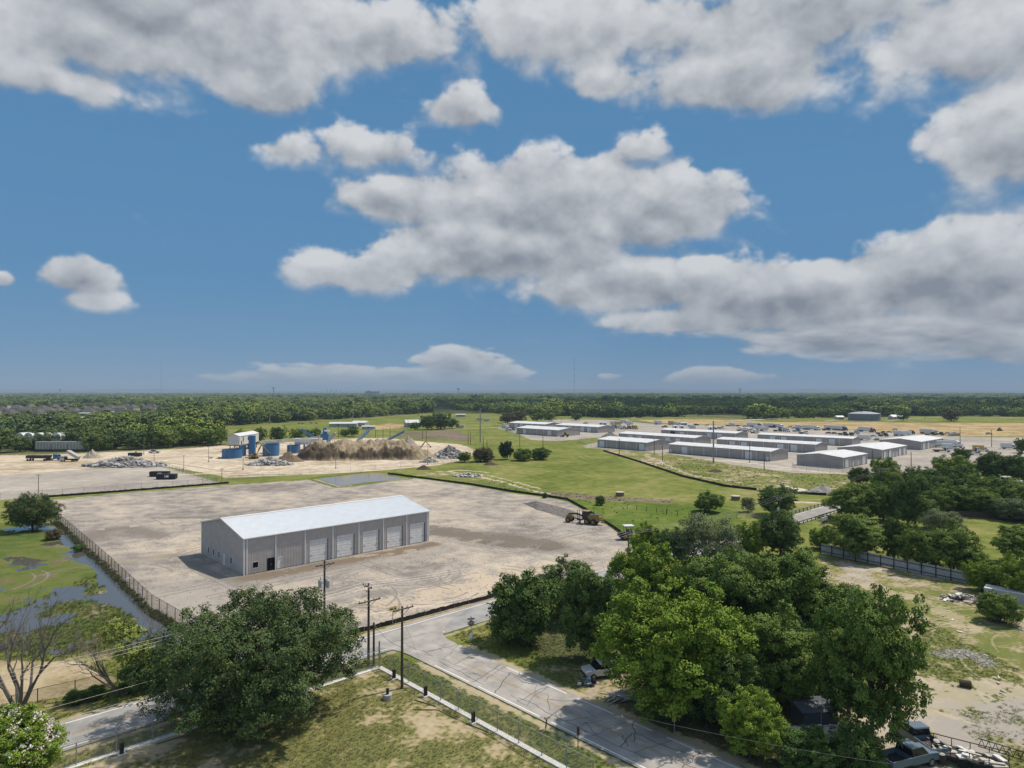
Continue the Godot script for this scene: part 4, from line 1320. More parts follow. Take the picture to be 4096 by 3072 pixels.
func warehouse() -> void:
	var t := thing("warehouse", "new grey metal building with white roof and five roll-up doors", "building", Vector3(-48.0, 0, -121.26), yaw_of(UX))
	var len := 40.6
	var wid := 21.3
	var eave := 6.6
	var ridge := 8.75
	var wall := worn("grey wall sheet", .56, .525, .505, 0.55, tone_texture(15, 256, 0.88, 1.0, 0.02), 0.11)
	var roof := worn("bright roof sheet", .80, .84, .88, 0.36, tone_texture(16, 256, 0.94, 1.0, 0.02), 0.09)
	var trim := mat("white trim", .74, .75, .76, 0.5)
	var door_m := worn("white door", .93, .93, .93, 0.5, tone_tex2, 0.3)
	var dark := mat("dark trim and jamb shade", .035, .035, .04, 0.6)  # for base trim and handles; also the shade painted on one door jamb
	var glass := mat("dark glass", .008, .009, .011, 0.12)
	glass.metallic_specular = 0.2
	var holes := [[1.5, 0.95, 2.6, 2.1], [4.2, 0.06, 5.65, 2.35], [6.15, 0.06, 7.1, 2.2]]
	var bays := [0.0, 5.8, 11.6, 17.4, 23.2, 29.0, 34.8]
	for k in range(2, 7):
		holes.append([bays[k] + 0.95, 0.06, bays[k] + 4.85, 4.35])
	var frame := Transform3D.IDENTITY
	wall_run(t, wall, len, holes, func(_x): return eave, frame)
	wall_run(t, wall, len, [], func(_x): return eave, Transform3D(Basis(Vector3.UP, PI), Vector3(len, 0, -wid)))
	var gtop := func(x: float) -> float: return lerpf(eave, ridge, 1.0 - absf(x - wid / 2) / (wid / 2))
	# near gable faces -x: its x runs from the back corner to the front one
	var gh := [[3.3, 0.95, 4.1, 2.2], [6.0, 0.95, 6.8, 2.2], [8.8, 0.95, 9.6, 2.2], [11.4, 0.06, 12.3, 2.2], [14.8, 0.95, 15.7, 2.2]]
	wall_run(t, wall, wid, gh, gtop, Transform3D(Basis(Vector3.UP, -PI / 2), Vector3(0, 0, -wid)))
	wall_run(t, wall, wid, [], gtop, Transform3D(Basis(Vector3.UP, PI / 2), Vector3(len, 0, 0)))
	part(MB.new().box(Vector3(len / 2, 0.05, -wid / 2), Vector3(len - 0.1, 0.1, wid - 0.1)), "floor_slab", mat("concrete", .42, .41, .39, 0.9), t)
	part(MB.new().box(Vector3(len / 2, 0.03, 0.06), Vector3(len, 0.12, 0.1)), "base_trim", dark, t)
	# roof
	var slope := Vector2(wid / 2 + 0.3, ridge - eave)
	var sl := slope.length()
	var pan := rib_panel(0.9144, 0.0, sl, sl, 0.3048, 0.05)
	var pm := pan.mesh()
	for side in 2:
		for k in 45:
			var o := put(pm, "roof_panel", roof, t)
			var up := Vector3(0, ridge - eave, -(wid / 2 + 0.3)).normalized()
			if side == 1:
				up.z = -up.z
			var ax := Vector3(1, 0, 0) if side == 0 else Vector3(-1, 0, 0)
			o.transform = Transform3D(Basis(ax, up, ax.cross(up)), Vector3((k if side == 0 else k + 1) * 0.9144 - 0.25, eave + 0.02, 0.3 if side == 0 else -wid - 0.3))
	part(MB.new().prism([Vector2(-0.35, -0.04), Vector2(0.35, -0.04), Vector2(0.0, 0.07)], 0, len + 0.5, Basis(Vector3.UP, PI / 2), Vector3(-0.25, ridge + 0.07, -wid / 2)), "ridge_cap", trim, t)
	for s in 2:
		part(MB.new().box(Vector3(len / 2, eave - 0.02, 0.38 if s == 0 else -wid - 0.38), Vector3(len + 0.6, 0.16, 0.14)), "gutter", trim, t)
	for xx in [-0.28, len + 0.3]:
		for s in [-1.0, 1.0]:
			part(MB.new().bar(Vector3(xx, eave - 0.03, -wid / 2 + s * (wid / 2 + 0.35)), Vector3(xx, ridge - 0.0, -wid / 2), 0.1, 0.24), "rake_trim", trim, t)
	for c in [Vector3(-0.05, 0, 0.05), Vector3(len + 0.05, 0, 0.05), Vector3(-0.05, 0, -wid - 0.05), Vector3(len + 0.05, 0, -wid - 0.05)]:
		part(MB.new().box(c + Vector3(0, eave / 2, 0), Vector3(0.22, eave, 0.22)), "corner_trim", trim, t)
	for k in 8:
		var dx: float = [0.45, 5.8, 11.6, 17.4, 23.2, 29.0, 34.8, len - 0.35][k]
		part(MB.new().box(Vector3(dx, eave / 2, 0.11), Vector3(0.2, eave - 0.1, 0.12)), "downspout", trim, t)
	# roll-up doors
	var slat := MB.new().prism([Vector2(0.03, 0.0), Vector2(0.03, 0.52), Vector2(-0.03, 0.47), Vector2(-0.03, 0.05)], 0, 3.9, Basis(Vector3.UP, PI / 2)).mesh()
	for k in range(2, 7):
		var h: Array = holes[k + 1]
		var d := Node3D.new()
		d.name = "roll_up_door"
		t.add_child(d, true)
		d.position = Vector3(h[0], 0, -0.12)
		for q in 8:
			put(slat, "door_panel", door_m, d, Vector3(0, 0.06 + q * 0.535, 0))
		part(MB.new().box(Vector3(3.85, 2.2, 0.10), Vector3(0.09, 4.3, 0.16)), "jamb", dark, d)  # right jamb coloured near-black for the shade in the door reveal
		part(MB.new().box(Vector3(0.03, 2.2, 0.10), Vector3(0.05, 4.3, 0.16)), "jamb", trim, d)
		part(MB.new().box(Vector3(1.95, 4.33, 0.10), Vector3(3.9, 0.05, 0.16)), "lintel", trim, d)
		for hx in [0.4, 3.3]:
			part(MB.new().box(Vector3(hx, 1.45, 0.06), Vector3(0.4, 0.05, 0.05)), "handle", dark, d)
	for h in [holes[0], holes[1], holes[2]]:
		opening(t, h, frame, glass, door_m, trim, h[1] > 0.5, h[0] > 6.0)
	for h in gh:
		opening(t, h, Transform3D(Basis(Vector3.UP, -PI / 2), Vector3(0, 0, -wid)), glass, door_m, trim, h[1] > 0.5, h[1] < 0.5)

func opening(t: Node3D, h: Array, frame: Transform3D, glass: Material, door_m: Material, trim: Material, is_window: bool, solid: bool) -> void:
	var w: float = h[2] - h[0]
	var hh: float = h[3] - h[1]
	var c := Vector3((h[0] + h[2]) / 2, (h[1] + h[3]) / 2, -0.06)
	var leaf := part(MB.new().box(c, Vector3(w, hh, 0.05)), "window" if is_window else "door", door_m if solid else glass, t)
	leaf.transform = frame
	var f := MB.new()
	for s in [-1.0, 1.0]:
		f.box(c + Vector3(s * (w / 2 - 0.02), 0, 0.07), Vector3(0.05, hh + 0.06, 0.1))
		if is_window or s > 0:
			f.box(c + Vector3(0, s * (hh / 2 - 0.02), 0.07), Vector3(w, 0.05, 0.09))
	if not is_window and not solid:
		f.box(c + Vector3(0, 0, 0.05), Vector3(0.06, hh, 0.05))
	part(f, "frame", mat("dark frame", .05, .05, .05, 0.5) if not is_window and not solid else trim, leaf)
	if not is_window:
		part(MB.new().box(c + Vector3(w * 0.05 if not solid else w * 0.36, -0.1, 0.07), Vector3(0.08, 0.2, 0.07)), "handle", mat("steel", .5, .5, .5, 0.35, 0.9), leaf)

# a storage building: near corner n, a = vector to the left end, b = depth vector; ridge along a (or along b)
func storage(label: String, n: Array, l: Array, r: Array, ridge_on_a: bool, doors: Array, small: Array, dark_one := -1, sign_at := -1.0) -> void:
	var o := Vector3(n[0], 0, n[1])
	var a := Vector3(l[0], 0, l[1]) - o
	var b := Vector3(r[0], 0, r[1]) - o
	var la := a.length()
	a = a.normalized()
	var perp := Vector3(a.z, 0, -a.x)
	if perp.dot(b) < 0:
		perp = -perp
	var lb := b.dot(perp)
	b = perp
	var eave := 4.65
	var t := thing("storage_building", label, "building", o, 0.0, "grey storage buildings")
	var wall := worn("storage wall", .41, .385, .37, 0.6, tone_tex2, 0.06)
	var roof := worn("storage roof", .88, .89, .90, 0.45, tone_tex2, 0.05)
	var trim := mat("white trim", .74, .75, .76, 0.5)
	var ra := a if ridge_on_a else b        # ridge direction
	var sp := b if ridge_on_a else a        # span direction
	var rl := la if ridge_on_a else lb
	var sl := lb if ridge_on_a else la
	var ridge := eave + sl * 0.5 * 0.115
	var up := Vector3.UP
	# walls as sheets with thickness, gables to the ridge
	for s in 2:
		var off := sp * (0.1 if s == 0 else sl - 0.1)
		part(MB.new().bar(off + up * eave * 0.5, off + up * eave * 0.5 + ra * rl, 0.2, eave), "wall", wall, t)
		var go := ra * (0.12 if s == 0 else rl - 0.12)
		var g := MB.new()
		var p0 := go + sp * 0.2
		var p1 := go + sp * (sl - 0.2)
		var pts := [p0, p1, p1 + up * eave, go + sp * sl * 0.5 + up * ridge, p0 + up * eave]
		var th := ra * 0.12
		for k in 5:
			var k2 := (k + 1) % 5
			g.quad(pts[k] - th, pts[k2] - th, pts[k2] + th, pts[k] + th)
		for e in [[0, 1, 2], [0, 2, 4], [2, 3, 4]]:
			g.tri(pts[e[0]] - th, pts[e[2]] - th, pts[e[1]] - th)
			g.tri(pts[e[0]] + th, pts[e[1]] + th, pts[e[2]] + th)
		part(g, "gable_wall", wall, t)
	# roof slopes
	for s in 2:
		var e0 := sp * (-0.3 if s == 0 else sl + 0.3) + up * (eave + 0.08)
		var top := sp * sl * 0.5 + up * (ridge + 0.12)
		var rf := MB.new()
		var st := -ra * 0.3
		var en := ra * (rl + 0.3)
		var dn := up * 0.14
		rf.quad(e0 + st, e0 + en, top + en, top + st)
		rf.quad(e0 + st - dn, top + st - dn, top + en - dn, e0 + en - dn)
		rf.quad(e0 + st - dn, e0 + en - dn, e0 + en, e0 + st)
		rf.quad(e0 + st - dn, e0 + st, top + st, top + st - dn)
		rf.quad(e0 + en - dn, top + en - dn, top + en, e0 + en)
		part(rf, "roof", roof, t)
	# doors on the eave wall that faces the camera
	var w := ra
	var face := -sp
	var idx := 0
	var yaw := Basis(w, up, w.cross(up))
	for f in doors:
		var c: Vector3 = w * rl * f
		var dm: Material = mat("open dark doorway", .02, .02, .022, 0.9) if idx == dark_one else mat("storage door", .64, .66, .67, 0.55)
		var d := part(MB.new().box(c + up * 1.93 + face * 0.02, Vector3(3.7, 3.8, 0.1), yaw), "roll_up_door", dm, t)
		part(MB.new().box(c + up * 1.93 + face * 0.05 + w * -1.98 * signf(w.x), Vector3(0.3, 3.8, 0.12), yaw), "jamb", mat("dark trim and jamb shade", .035, .035, .04), d)  # dark strip on one side only: the jamb's shadow as painted colour
		idx += 1
	for f in small:
		part(MB.new().box(w * rl * f + up * 1.05 + face * 0.02, Vector3(1.0, 2.1, 0.1), yaw), "door", mat("storage door", .64, .66, .67, 0.55), t)
	var nb := int(round(rl / 7.6))
	for k in nb + 1:
		part(MB.new().box(w * (0.12 + (rl - 0.24) * k / nb) + up * eave * 0.5 + face * 0.06, Vector3(0.16, eave, 0.12), yaw), "downspout", trim, t)
	part(MB.new().bar(face * 0.02 + up * 0.12, face * 0.02 + up * 0.12 + w * rl, 0.1, 0.24), "base_trim", mat("dark trim and jamb shade", .035, .035, .04), t)
	part(MB.new().box(sp * sl + up * eave * 0.5 - w * 0.02, Vector3(0.16, eave, 0.16), yaw), "corner_trim", trim, t)
	if sign_at > 0.0:
		var sg := part(MB.new().box(w * rl * sign_at + up * 3.3 + face * 0.05, Vector3(2.0, 0.5, 0.06), yaw), "sign", mat("blue sign", .16, .34, .52, 0.5), t)
		part(MB.new().box(w * (rl * sign_at + 0.3) + up * 3.72 + face * 0.05, Vector3(1.2, 0.28, 0.06), yaw), "emblem", mat("blue sign", .16, .34, .52, 0.5), sg)

func small_house(called: String, label: String, at: Vector3, yaw: float, size: Vector3, rise: float, wall: Material, roof: Material, hip := false, group := "", category := "building", windows := 3) -> Node3D:
	var t := thing(called, label, category, at, yaw, group)
	var hx := size.x / 2
	var hz := size.z / 2
	var h := size.y
	var b := MB.new()
	for s in [-1.0, 1.0]:
		b.box(Vector3(0, h / 2, s * (hz - 0.1)), Vector3(size.x, h, 0.2))
		b.box(Vector3(s * (hx - 0.1), h / 2, 0), Vector3(0.2, h, size.z - 0.4))
		if not hip:
			b.prism([Vector2(-hz, h), Vector2(hz, h), Vector2(0, h + rise)], -0.1, 0.1, Basis(Vector3.UP, PI / 2), Vector3(s * (hx - 0.1), 0, 0))
	part(b, "wall", wall, t)
	var r := MB.new()
	var o := 0.4
	var rx := hx + o
	var rz := hz + o
	var e := h - 0.05
	var q0 := hx - hz * 0.9 if hip else rx
	q0 = maxf(q0, 0.3)
	var A := [Vector3(-rx, e, rz), Vector3(rx, e, rz), Vector3(rx, e, -rz), Vector3(-rx, e, -rz), Vector3(-q0, h + rise, 0), Vector3(q0, h + rise, 0)]
	r.quad(A[0], A[1], A[5], A[4])
	r.quad(A[2], A[3], A[4], A[5])
	r.tri(A[1], A[2], A[5])
	r.tri(A[3], A[0], A[4])
	r.quad(A[3], A[2], A[1], A[0])
	part(r, "roof", roof, t)
	for k in windows:
		var x := lerpf(-hx * 0.7, hx * 0.7, (k + 0.5) / windows)
		for s in [-1.0, 1.0]:
			if k == 1:
				part(MB.new().box(Vector3(x, 1.05, s * (hz + 0.01)), Vector3(1.0, 2.1, 0.08)), "door", mat("house door", .2, .17, .15), t)
			else:
				part(MB.new().box(Vector3(x, h * 0.55, s * (hz + 0.01)), Vector3(1.2, 1.2, 0.08)), "window", mat("dark glass", .012, .014, .017, 0.08), t)
	return t

# ---------------------------------------------------------------- poles, wires, fences, signs
func wood() -> StandardMaterial3D:
	return worn("weathered pole wood", .16, .125, .095, 0.95, tone_tex, 0.6)

func utility_pole(label: String, at: Vector3, h: float, arms: Array, cans := 0, r := 0.17) -> Node3D:   # arms: [height below top, direction, length]
	var t := thing("utility_pole", label, "pole", at)
	part(MB.new().tube([Vector3(0, -0.3, 0), Vector3(0, h * 0.5, 0), Vector3(0, h, 0)], [r, r * 0.85, r * 0.7], 8), "post", wood(), t)
	for a in arms:
		var d: Vector3 = a[1]
		var y: float = h - a[0]
		var side := Vector3(-d.z, 0, d.x) * 0.18
		var arm := part(MB.new().bar(side + Vector3(0, y, 0) - d * a[2] * 0.5, side + Vector3(0, y, 0) + d * a[2] * 0.5, 0.14, 0.13), "crossarm", worn("arm wood", .24, .20, .16, 0.9, tone_tex, 0.7), t)
		for s in [-1.0, 1.0]:
			part(MB.new().bar(side * 1.5 + Vector3(0, y - 0.6, 0), side * 1.5 + Vector3(0, y, 0) + d * s * a[2] * 0.3, 0.05, 0.05), "brace", mat("steel", .5, .5, .5, 0.35, 0.9), arm)
		for k in [-0.46, -0.2, 0.2, 0.46]:
			var c: Vector3 = side + Vector3(0, y + 0.06, 0) + d * a[2] * k
			part(MB.new().tube([c, c + Vector3(0, 0.12, 0), c + Vector3(0, 0.26, 0)], [0.03, 0.08, 0.05], 6), "insulator", mat("porcelain", .50, .52, .54, 0.3), arm)
	for k in cans:
		var ang: float = [2.6, 0.4, 5.0][k]
		var o := Vector3(cos(ang), 0, sin(ang)) * 0.55
		var can := part(MB.new().tube([o + Vector3(0, h - 3.4, 0), o + Vector3(0, h - 2.5, 0), o + Vector3(0, h - 2.42, 0)], [0.25, 0.27, 0.2], 10), "transformer", mat("transformer grey", .45, .47, .48, 0.5), t)
		part(MB.new().cyl(o + Vector3(0, h - 2.42, 0), o + Vector3(0.05, h - 2.05, 0.05), 0.05, 6), "bushing", mat("porcelain", .50, .52, .54, 0.3), can)
		part(MB.new().bar(o * 0.2 + Vector3(0, h - 2.9, 0), o * 0.7 + Vector3(0, h - 2.9, 0), 0.08, 0.1), "bracket", mat("steel", .5, .5, .5, 0.35, 0.9), can)
	return t

func wire(label: String, a: Vector3, b: Vector3, sag: float, r := 0.011) -> void:
	var pts := []
	var rad := []
	for k in 17:
		var f := k / 16.0
		pts.append(a.lerp(b, f) - Vector3(0, 4.0 * sag * f * (1.0 - f), 0))
		rad.append(r)
	solo(MB.new().tube(pts, rad, 4, false), "overhead_wire", mat("wire", .42, .41, .40, 0.5, 0.6), label, "wire", Vector3.ZERO, 0.0, "overhead wires")

func plain_pole(label: String, x: float, z: float, h: float, r := 0.16, m: Material = null) -> void:
	var t := thing("field_pole", label, "pole", Vector3(x, 0, z), 0.0, "poles in the fields")
	part(MB.new().tube([Vector3(0, -0.3, 0), Vector3(0, h, 0)], [r * 1.2, r * 0.8], 7), "post", m if m else wood(), t)
	part(MB.new().bar(Vector3(-0.35, h - 0.3, 0), Vector3(0.35, h - 0.3, 0), 0.12, 0.14), "bracket", mat("steel", .5, .5, .5, 0.35, 0.9), t)

func light_pole(label: String, x: float, z: float, h: float) -> void:
	var t := thing("light_pole", label, "light pole", Vector3(x, 0, z), 0.0, "light poles of the yards")
	part(MB.new().cyl(Vector3(0, 0, 0), Vector3(0, 0.7, 0), 0.35, 10), "base", mat("concrete", .42, .41, .39, 0.9), t)
	part(MB.new().tube([Vector3(0, 0.6, 0), Vector3(0, h, 0)], [0.11, 0.08], 8), "post", mat("bronze pole", .17, .14, .10, 0.6), t)
	for s in [-1.0, 1.0]:
		part(MB.new().box(Vector3(s * 0.4, h, 0), Vector3(0.65, 0.13, 0.35)), "lamp_head", mat("bronze head", .10, .09, .08, 0.6), t)

func net(b: MB, a: Vector3, c: Vector3, h: float, pitch: float, w: float) -> void:    # woven wires between two posts
	var d := c - a
	var l := d.length()
	var u := d / l
	var off := Vector3(-u.z, 0, u.x) * 0.012
	var k := -h
	while k < l:
		for s in 2:
			var x0 := maxf(k, 0.0)
			var x1 := minf(k + h, l)
			if x1 > x0:
				var y0 := x0 - k
				var y1 := x1 - k
				if s:
					y0 = h - y0
					y1 = h - y1
				var p := a + u * x0 + Vector3(0, y0 + 0.04, 0) + off * (1 if s else -1)
				var q := a + u * x1 + Vector3(0, y1 + 0.04, 0) + off * (1 if s else -1)
				var side := (q - p).cross(off).normalized() * w
				b.quad(p - side, q - side, q + side, p + side)
		k += pitch

func chain_fence(label: String, pts: Array, h: float, gap: float, pitch: float, w: float, m: Material, barbed := 0, called := "chain_link_fence") -> Node3D:
	var line := pv(pts)
	var t := thing(called, label, "fence")
	for s in line.size() - 1:
		var a := Vector3(line[s].x, 0, line[s].y)
		var e := Vector3(line[s + 1].x, 0, line[s + 1].y)
		var n := maxi(1, int(round(a.distance_to(e) / gap)))
		for k in n + 1:
			if k == n and s < line.size() - 2:
				continue
			var p := a.lerp(e, float(k) / n)
			part(MB.new().cyl(p + Vector3(0, -0.2, 0), p + Vector3(0, h + 0.05, 0), 0.05, 6), "fence_post", m, t)
			if barbed and k > 0:
				var d := (e - a).normalized()
				var sd := Vector3(d.z, 0, -d.x) * barbed
				part(MB.new().bar(p + Vector3(0, h, 0), p + Vector3(0, h + 0.36, 0) + sd * 0.3, 0.04, 0.04), "barb_arm", m, t)
			if k < n:
				var q := a.lerp(e, float(k + 1) / n)
				var f := MB.new()
				net(f, p, q, h - 0.06, pitch, w)
				part(f, "wire_mesh", m, t)
				part(MB.new().cyl(p + Vector3(0, h, 0), q + Vector3(0, h, 0), 0.028, 5), "top_rail", m, t)
		if barbed:
			var d2 := (e - a).normalized()
			var sd2 := Vector3(d2.z, 0, -d2.x) * barbed
			for k in 3:
				var o := Vector3(0, h + 0.12 * (k + 1), 0) + sd2 * 0.1 * (k + 1)
				var bw := MB.new()
				bw.cyl(a + o, e + o, 0.009, 3)
				var l := a.distance_to(e)
				var x := 0.2
				while x < l:
					var c := a + d2 * x + o
					bw.bar(c - Vector3(0.03, 0.04, 0), c + Vector3(0.03, 0.04, 0), 0.012, 0.012)
					x += 0.3
				part(bw, "barbed_wire", m, t)
	return t

func silt_fence(label: String, pts: Array, h := 0.75) -> void:
	var t := thing("silt_fence", label, "silt fence")
	var line := pv(pts)
	var cloth := mat("black silt cloth", .016, .017, .016, 0.85)
	for s in line.size() - 1:
		var a := line[s]
		var b := line[s + 1]
		var n := maxi(1, int(a.distance_to(b) / 2.4))
		var bb := MB.new()
		var last := Vector3.ZERO
		for k in n * 3 + 1:
			var p := a.lerp(b, k / float(n * 3))
			var q := Vector3(p.x + rnd(-.06, .06), 0, p.y + rnd(-.06, .06))
			if k:
				var y := h * rnd(0.8, 1.0)
				var y2 := h * rnd(0.8, 1.0)
				var d := (q - last).normalized()
				var o := Vector3(-d.z, 0, d.x) * 0.01
				bb.quad(last - o, q - o, q - o + Vector3(0, y, 0), last - o + Vector3(0, y2, 0))
				bb.quad(q + o, last + o, last + o + Vector3(0, y2, 0), q + o + Vector3(0, y, 0))
			last = q
		part(bb, "cloth", cloth, t)
		for k in n:
			var p2 := a.lerp(b, k / float(n))
			part(MB.new().box(Vector3(p2.x, h * 0.55, p2.y), Vector3(0.05, h * 1.15, 0.05)), "stake", mat("stake wood", .30, .24, .17, 0.9), t)

func text_on(s: String, size: float, m: Material, parent: Node3D, at: Vector3, yaw := 0.0) -> void:
	var tm := TextMesh.new()
	var f := SystemFont.new()
	f.font_names = PackedStringArray(["Droid Sans"])
	f.font_weight = 700
	tm.font = f
	tm.text = s
	tm.font_size = 64
	tm.pixel_size = size / 64.0
	tm.depth = 0.01
	put(tm, "lettering", m, parent, at, yaw)

# ---------------------------------------------------------------- vehicles (forward is +x)
var kits := {}

func wheel_mesh(r: float, w: float) -> ArrayMesh:
	return MB.new().tube([Vector3(0, 0, -w / 2), Vector3(0, 0, -w * 0.4), Vector3(0, 0, w * 0.4), Vector3(0, 0, w / 2)], [r * 0.8, r, r, r * 0.8], 14).mesh()

func rim_mesh(r: float, w: float) -> ArrayMesh:
	return MB.new().cyl(Vector3(0, 0, -w * 0.52), Vector3(0, 0, w * 0.52), r * 0.55, 10).mesh()

func car_body(prof: Array, half: float, tuck: float, from_y: float) -> MB:   # side outline pulled across, the part above from_y drawn in
	var b := MB.new()
	var n := prof.size()
	var row := []
	for s in [-1.0, 1.0]:
		var r := []
		for p in prof:
			r.append(Vector3(p.x, p.y, s * (half - (tuck * clampf((p.y - from_y) / 0.5, 0, 1)))))
		row.append(r)
	for k in n:
		var k2 := (k + 1) % n
		b.quad(row[1][k], row[0][k], row[0][k2], row[1][k2])
	var ix := Geometry2D.triangulate_polygon(PackedVector2Array(prof))
	for k in range(0, ix.size(), 3):
		var q := [ix[k], ix[k + 1], ix[k + 2]]
		if (prof[q[1]] - prof[q[0]]).cross(prof[q[2]] - prof[q[0]]) < 0:
			q.reverse()
		b.tri(row[1][q[0]], row[1][q[1]], row[1][q[2]])
		b.tri(row[0][q[0]], row[0][q[2]], row[0][q[1]])
	return b

func V(a: Array) -> Array:
	var o := []
	for i in range(0, a.size(), 2):
		o.append(Vector2(a[i], a[i + 1]))
	return o

func kit(kind: String) -> Array:     # [name, mesh, slot, position]
	if kits.has(kind):
		return kits[kind]
	var o := []
	var wheels := []
	match kind:
		"car":
			o = [["body", car_body(V([-2.2, .35, 2.2, .35, 2.25, .65, 2.1, .8, 1.2, .95, -1.75, 1.0, -2.25, .92]), .88, 0, 9).mesh(), "body"],
				["cabin", car_body(V([-1.9, .95, 1.15, .93, .45, 1.42, -.95, 1.46]), .84, .17, .95).mesh(), "glass"],
				["roof_panel", car_body(V([-1.0, 1.44, .5, 1.41, .42, 1.47, -.9, 1.5]), .68, .0, 9).mesh(), "body"],
				["headlight", MB.new().box(Vector3(2.2, .68, .6), Vector3(.1, .14, .35)).mesh(), "lamp"], ["headlight", MB.new().box(Vector3(2.2, .68, -.6), Vector3(.1, .14, .35)).mesh(), "lamp"]]
			wheels = [.32, .22, [-1.35, 1.4], .8]
		"suv":
			o = [["body", car_body(V([-2.3, .42, 2.25, .42, 2.32, .75, 2.2, .98, 1.2, 1.12, -2.25, 1.15, -2.35, .9]), .95, 0, 9).mesh(), "body"],
				["cabin", car_body(V([-2.2, 1.1, 1.25, 1.08, .6, 1.66, -1.95, 1.7]), .91, .16, 1.1).mesh(), "glass"],
				["roof_panel", car_body(V([-2.0, 1.66, .62, 1.62, .5, 1.72, -1.9, 1.76]), .77, .0, 9).mesh(), "body"],
				["pillar", car_body(V([-2.28, 1.1, -1.55, 1.1, -1.55, 1.68, -2.02, 1.68]), .925, .15, 1.1).mesh(), "body"],
				["headlight", MB.new().box(Vector3(2.24, .85, .68), Vector3(.16, .16, .4)).mesh(), "lamp"], ["headlight", MB.new().box(Vector3(2.24, .85, -.68), Vector3(.16, .16, .4)).mesh(), "lamp"],
				["bumper", MB.new().box(Vector3(2.28, .5, 0), Vector3(.14, .2, 1.8)).mesh(), "dark"]]
			wheels = [.38, .26, [-1.42, 1.45], .86]
		"pickup":
			o = [["body", car_body(V([-.4, .5, 2.7, .5, 2.75, .85, 2.65, 1.1, 1.5, 1.2, -.4, 1.2]), .95, 0, 9).mesh(), "body"],
				["cabin", car_body(V([-.4, 1.15, 1.55, 1.15, .95, 1.8, -.35, 1.84]), .91, .15, 1.15).mesh(), "glass"],
				["roof_panel", car_body(V([-.42, 1.8, .98, 1.76, .85, 1.86, -.36, 1.9]), .78, .0, 9).mesh(), "body"],
				["bed_floor", MB.new().box(Vector3(-1.6, .7, 0), Vector3(2.4, .1, 1.8)).mesh(), "dark"],
				["bed_side", MB.new().box(Vector3(-1.6, .9, .92), Vector3(2.4, .6, .09)).mesh(), "body"], ["bed_side", MB.new().box(Vector3(-1.6, .9, -.92), Vector3(2.4, .6, .09)).mesh(), "body"],
				["tailgate", MB.new().box(Vector3(-2.78, .9, 0), Vector3(.08, .6, 1.75)).mesh(), "body"], ["bumper", MB.new().box(Vector3(2.76, .55, 0), Vector3(.14, .22, 1.9)).mesh(), "steel"],
				["bumper", MB.new().box(Vector3(-2.86, .5, 0), Vector3(.12, .2, 1.8)).mesh(), "steel"],
				["grille", MB.new().box(Vector3(2.72, .88, 0), Vector3(.1, .3, 1.5)).mesh(), "dark"]]
			wheels = [.4, .28, [-1.75, 1.8], .84]
		"box_truck":
			o = [["cab", car_body(V([1.2, .6, 3.3, .6, 3.35, 1.3, 2.7, 1.5, 2.3, 2.4, 1.2, 2.5]), 1.05, .08, 1.5).mesh(), "body"],
				["windshield", MB.new().box(Vector3(2.56, 1.95, 0), Vector3(.06, .85, 1.7), Basis(Vector3.BACK, 0.42)).mesh(), "glass"],
				["side_window", MB.new().box(Vector3(1.8, 1.9, 0), Vector3(.8, .55, 2.06)).mesh(), "glass"],
				["cargo_box", MB.new().box(Vector3(-1.4, 2.15, 0), Vector3(5.0, 2.5, 2.4)).mesh(), "box"],
				["chassis", MB.new().box(Vector3(-.3, .72, 0), Vector3(7.0, .3, 1.0)).mesh(), "dark"],
				["bumper", MB.new().box(Vector3(3.4, .6, 0), Vector3(.15, .25, 2.0)).mesh(), "dark"],
				["rear_door", MB.new().box(Vector3(-3.92, 2.1, 0), Vector3(.05, 2.2, 2.1)).mesh(), "lamp"]]
			wheels = [.46, .3, [-2.4, 2.5], .95]
		"semi":
			o = [["cab", car_body(V([4.2, .9, 6.6, .9, 6.7, 1.8, 5.9, 2.0, 5.5, 2.9, 4.2, 3.5, 3.4, 3.6, 3.4, .9]), 1.2, .06, 2.0).mesh(), "body"],
				["windshield", MB.new().box(Vector3(5.75, 2.45, 0), Vector3(.06, .9, 1.9), Basis(Vector3.BACK, 0.4)).mesh(), "glass"],
				["side_window", MB.new().box(Vector3(5.0, 2.3, 0), Vector3(.8, .6, 2.36)).mesh(), "glass"],
				["trailer", MB.new().box(Vector3(-3.2, 2.55, 0), Vector3(12.4, 2.75, 2.5)).mesh(), "box"],
				["chassis", MB.new().box(Vector3(-1.4, .95, 0), Vector3(14.5, .3, 1.0)).mesh(), "dark"],
				["fuel_tank", MB.new().cyl(Vector3(3.6, .8, 1.0), Vector3(4.8, .8, 1.0), .3).mesh(), "steel"]]
			wheels = [.5, .32, [-8.2, -7.0, 2.2, 3.3, 6.0], 1.05]
		"trailer":
			o = [["trailer_box", MB.new().box(Vector3(0, 2.45, 0), Vector3(8.6, 2.7, 2.5)).mesh(), "box"],
				["chassis", MB.new().box(Vector3(0, .95, 0), Vector3(8.2, .25, 1.0)).mesh(), "dark"],
				["rear_door", MB.new().box(Vector3(-4.33, 2.4, 0), Vector3(.06, 2.5, 2.3)).mesh(), "lamp"],
				["landing_leg", MB.new().box(Vector3(3.0, .45, .8), Vector3(.14, .9, .14)).mesh(), "dark"], ["landing_leg", MB.new().box(Vector3(3.0, .45, -.8), Vector3(.14, .9, .14)).mesh(), "dark"]]
			wheels = [.5, .3, [-3.4, -2.3], 1.0]
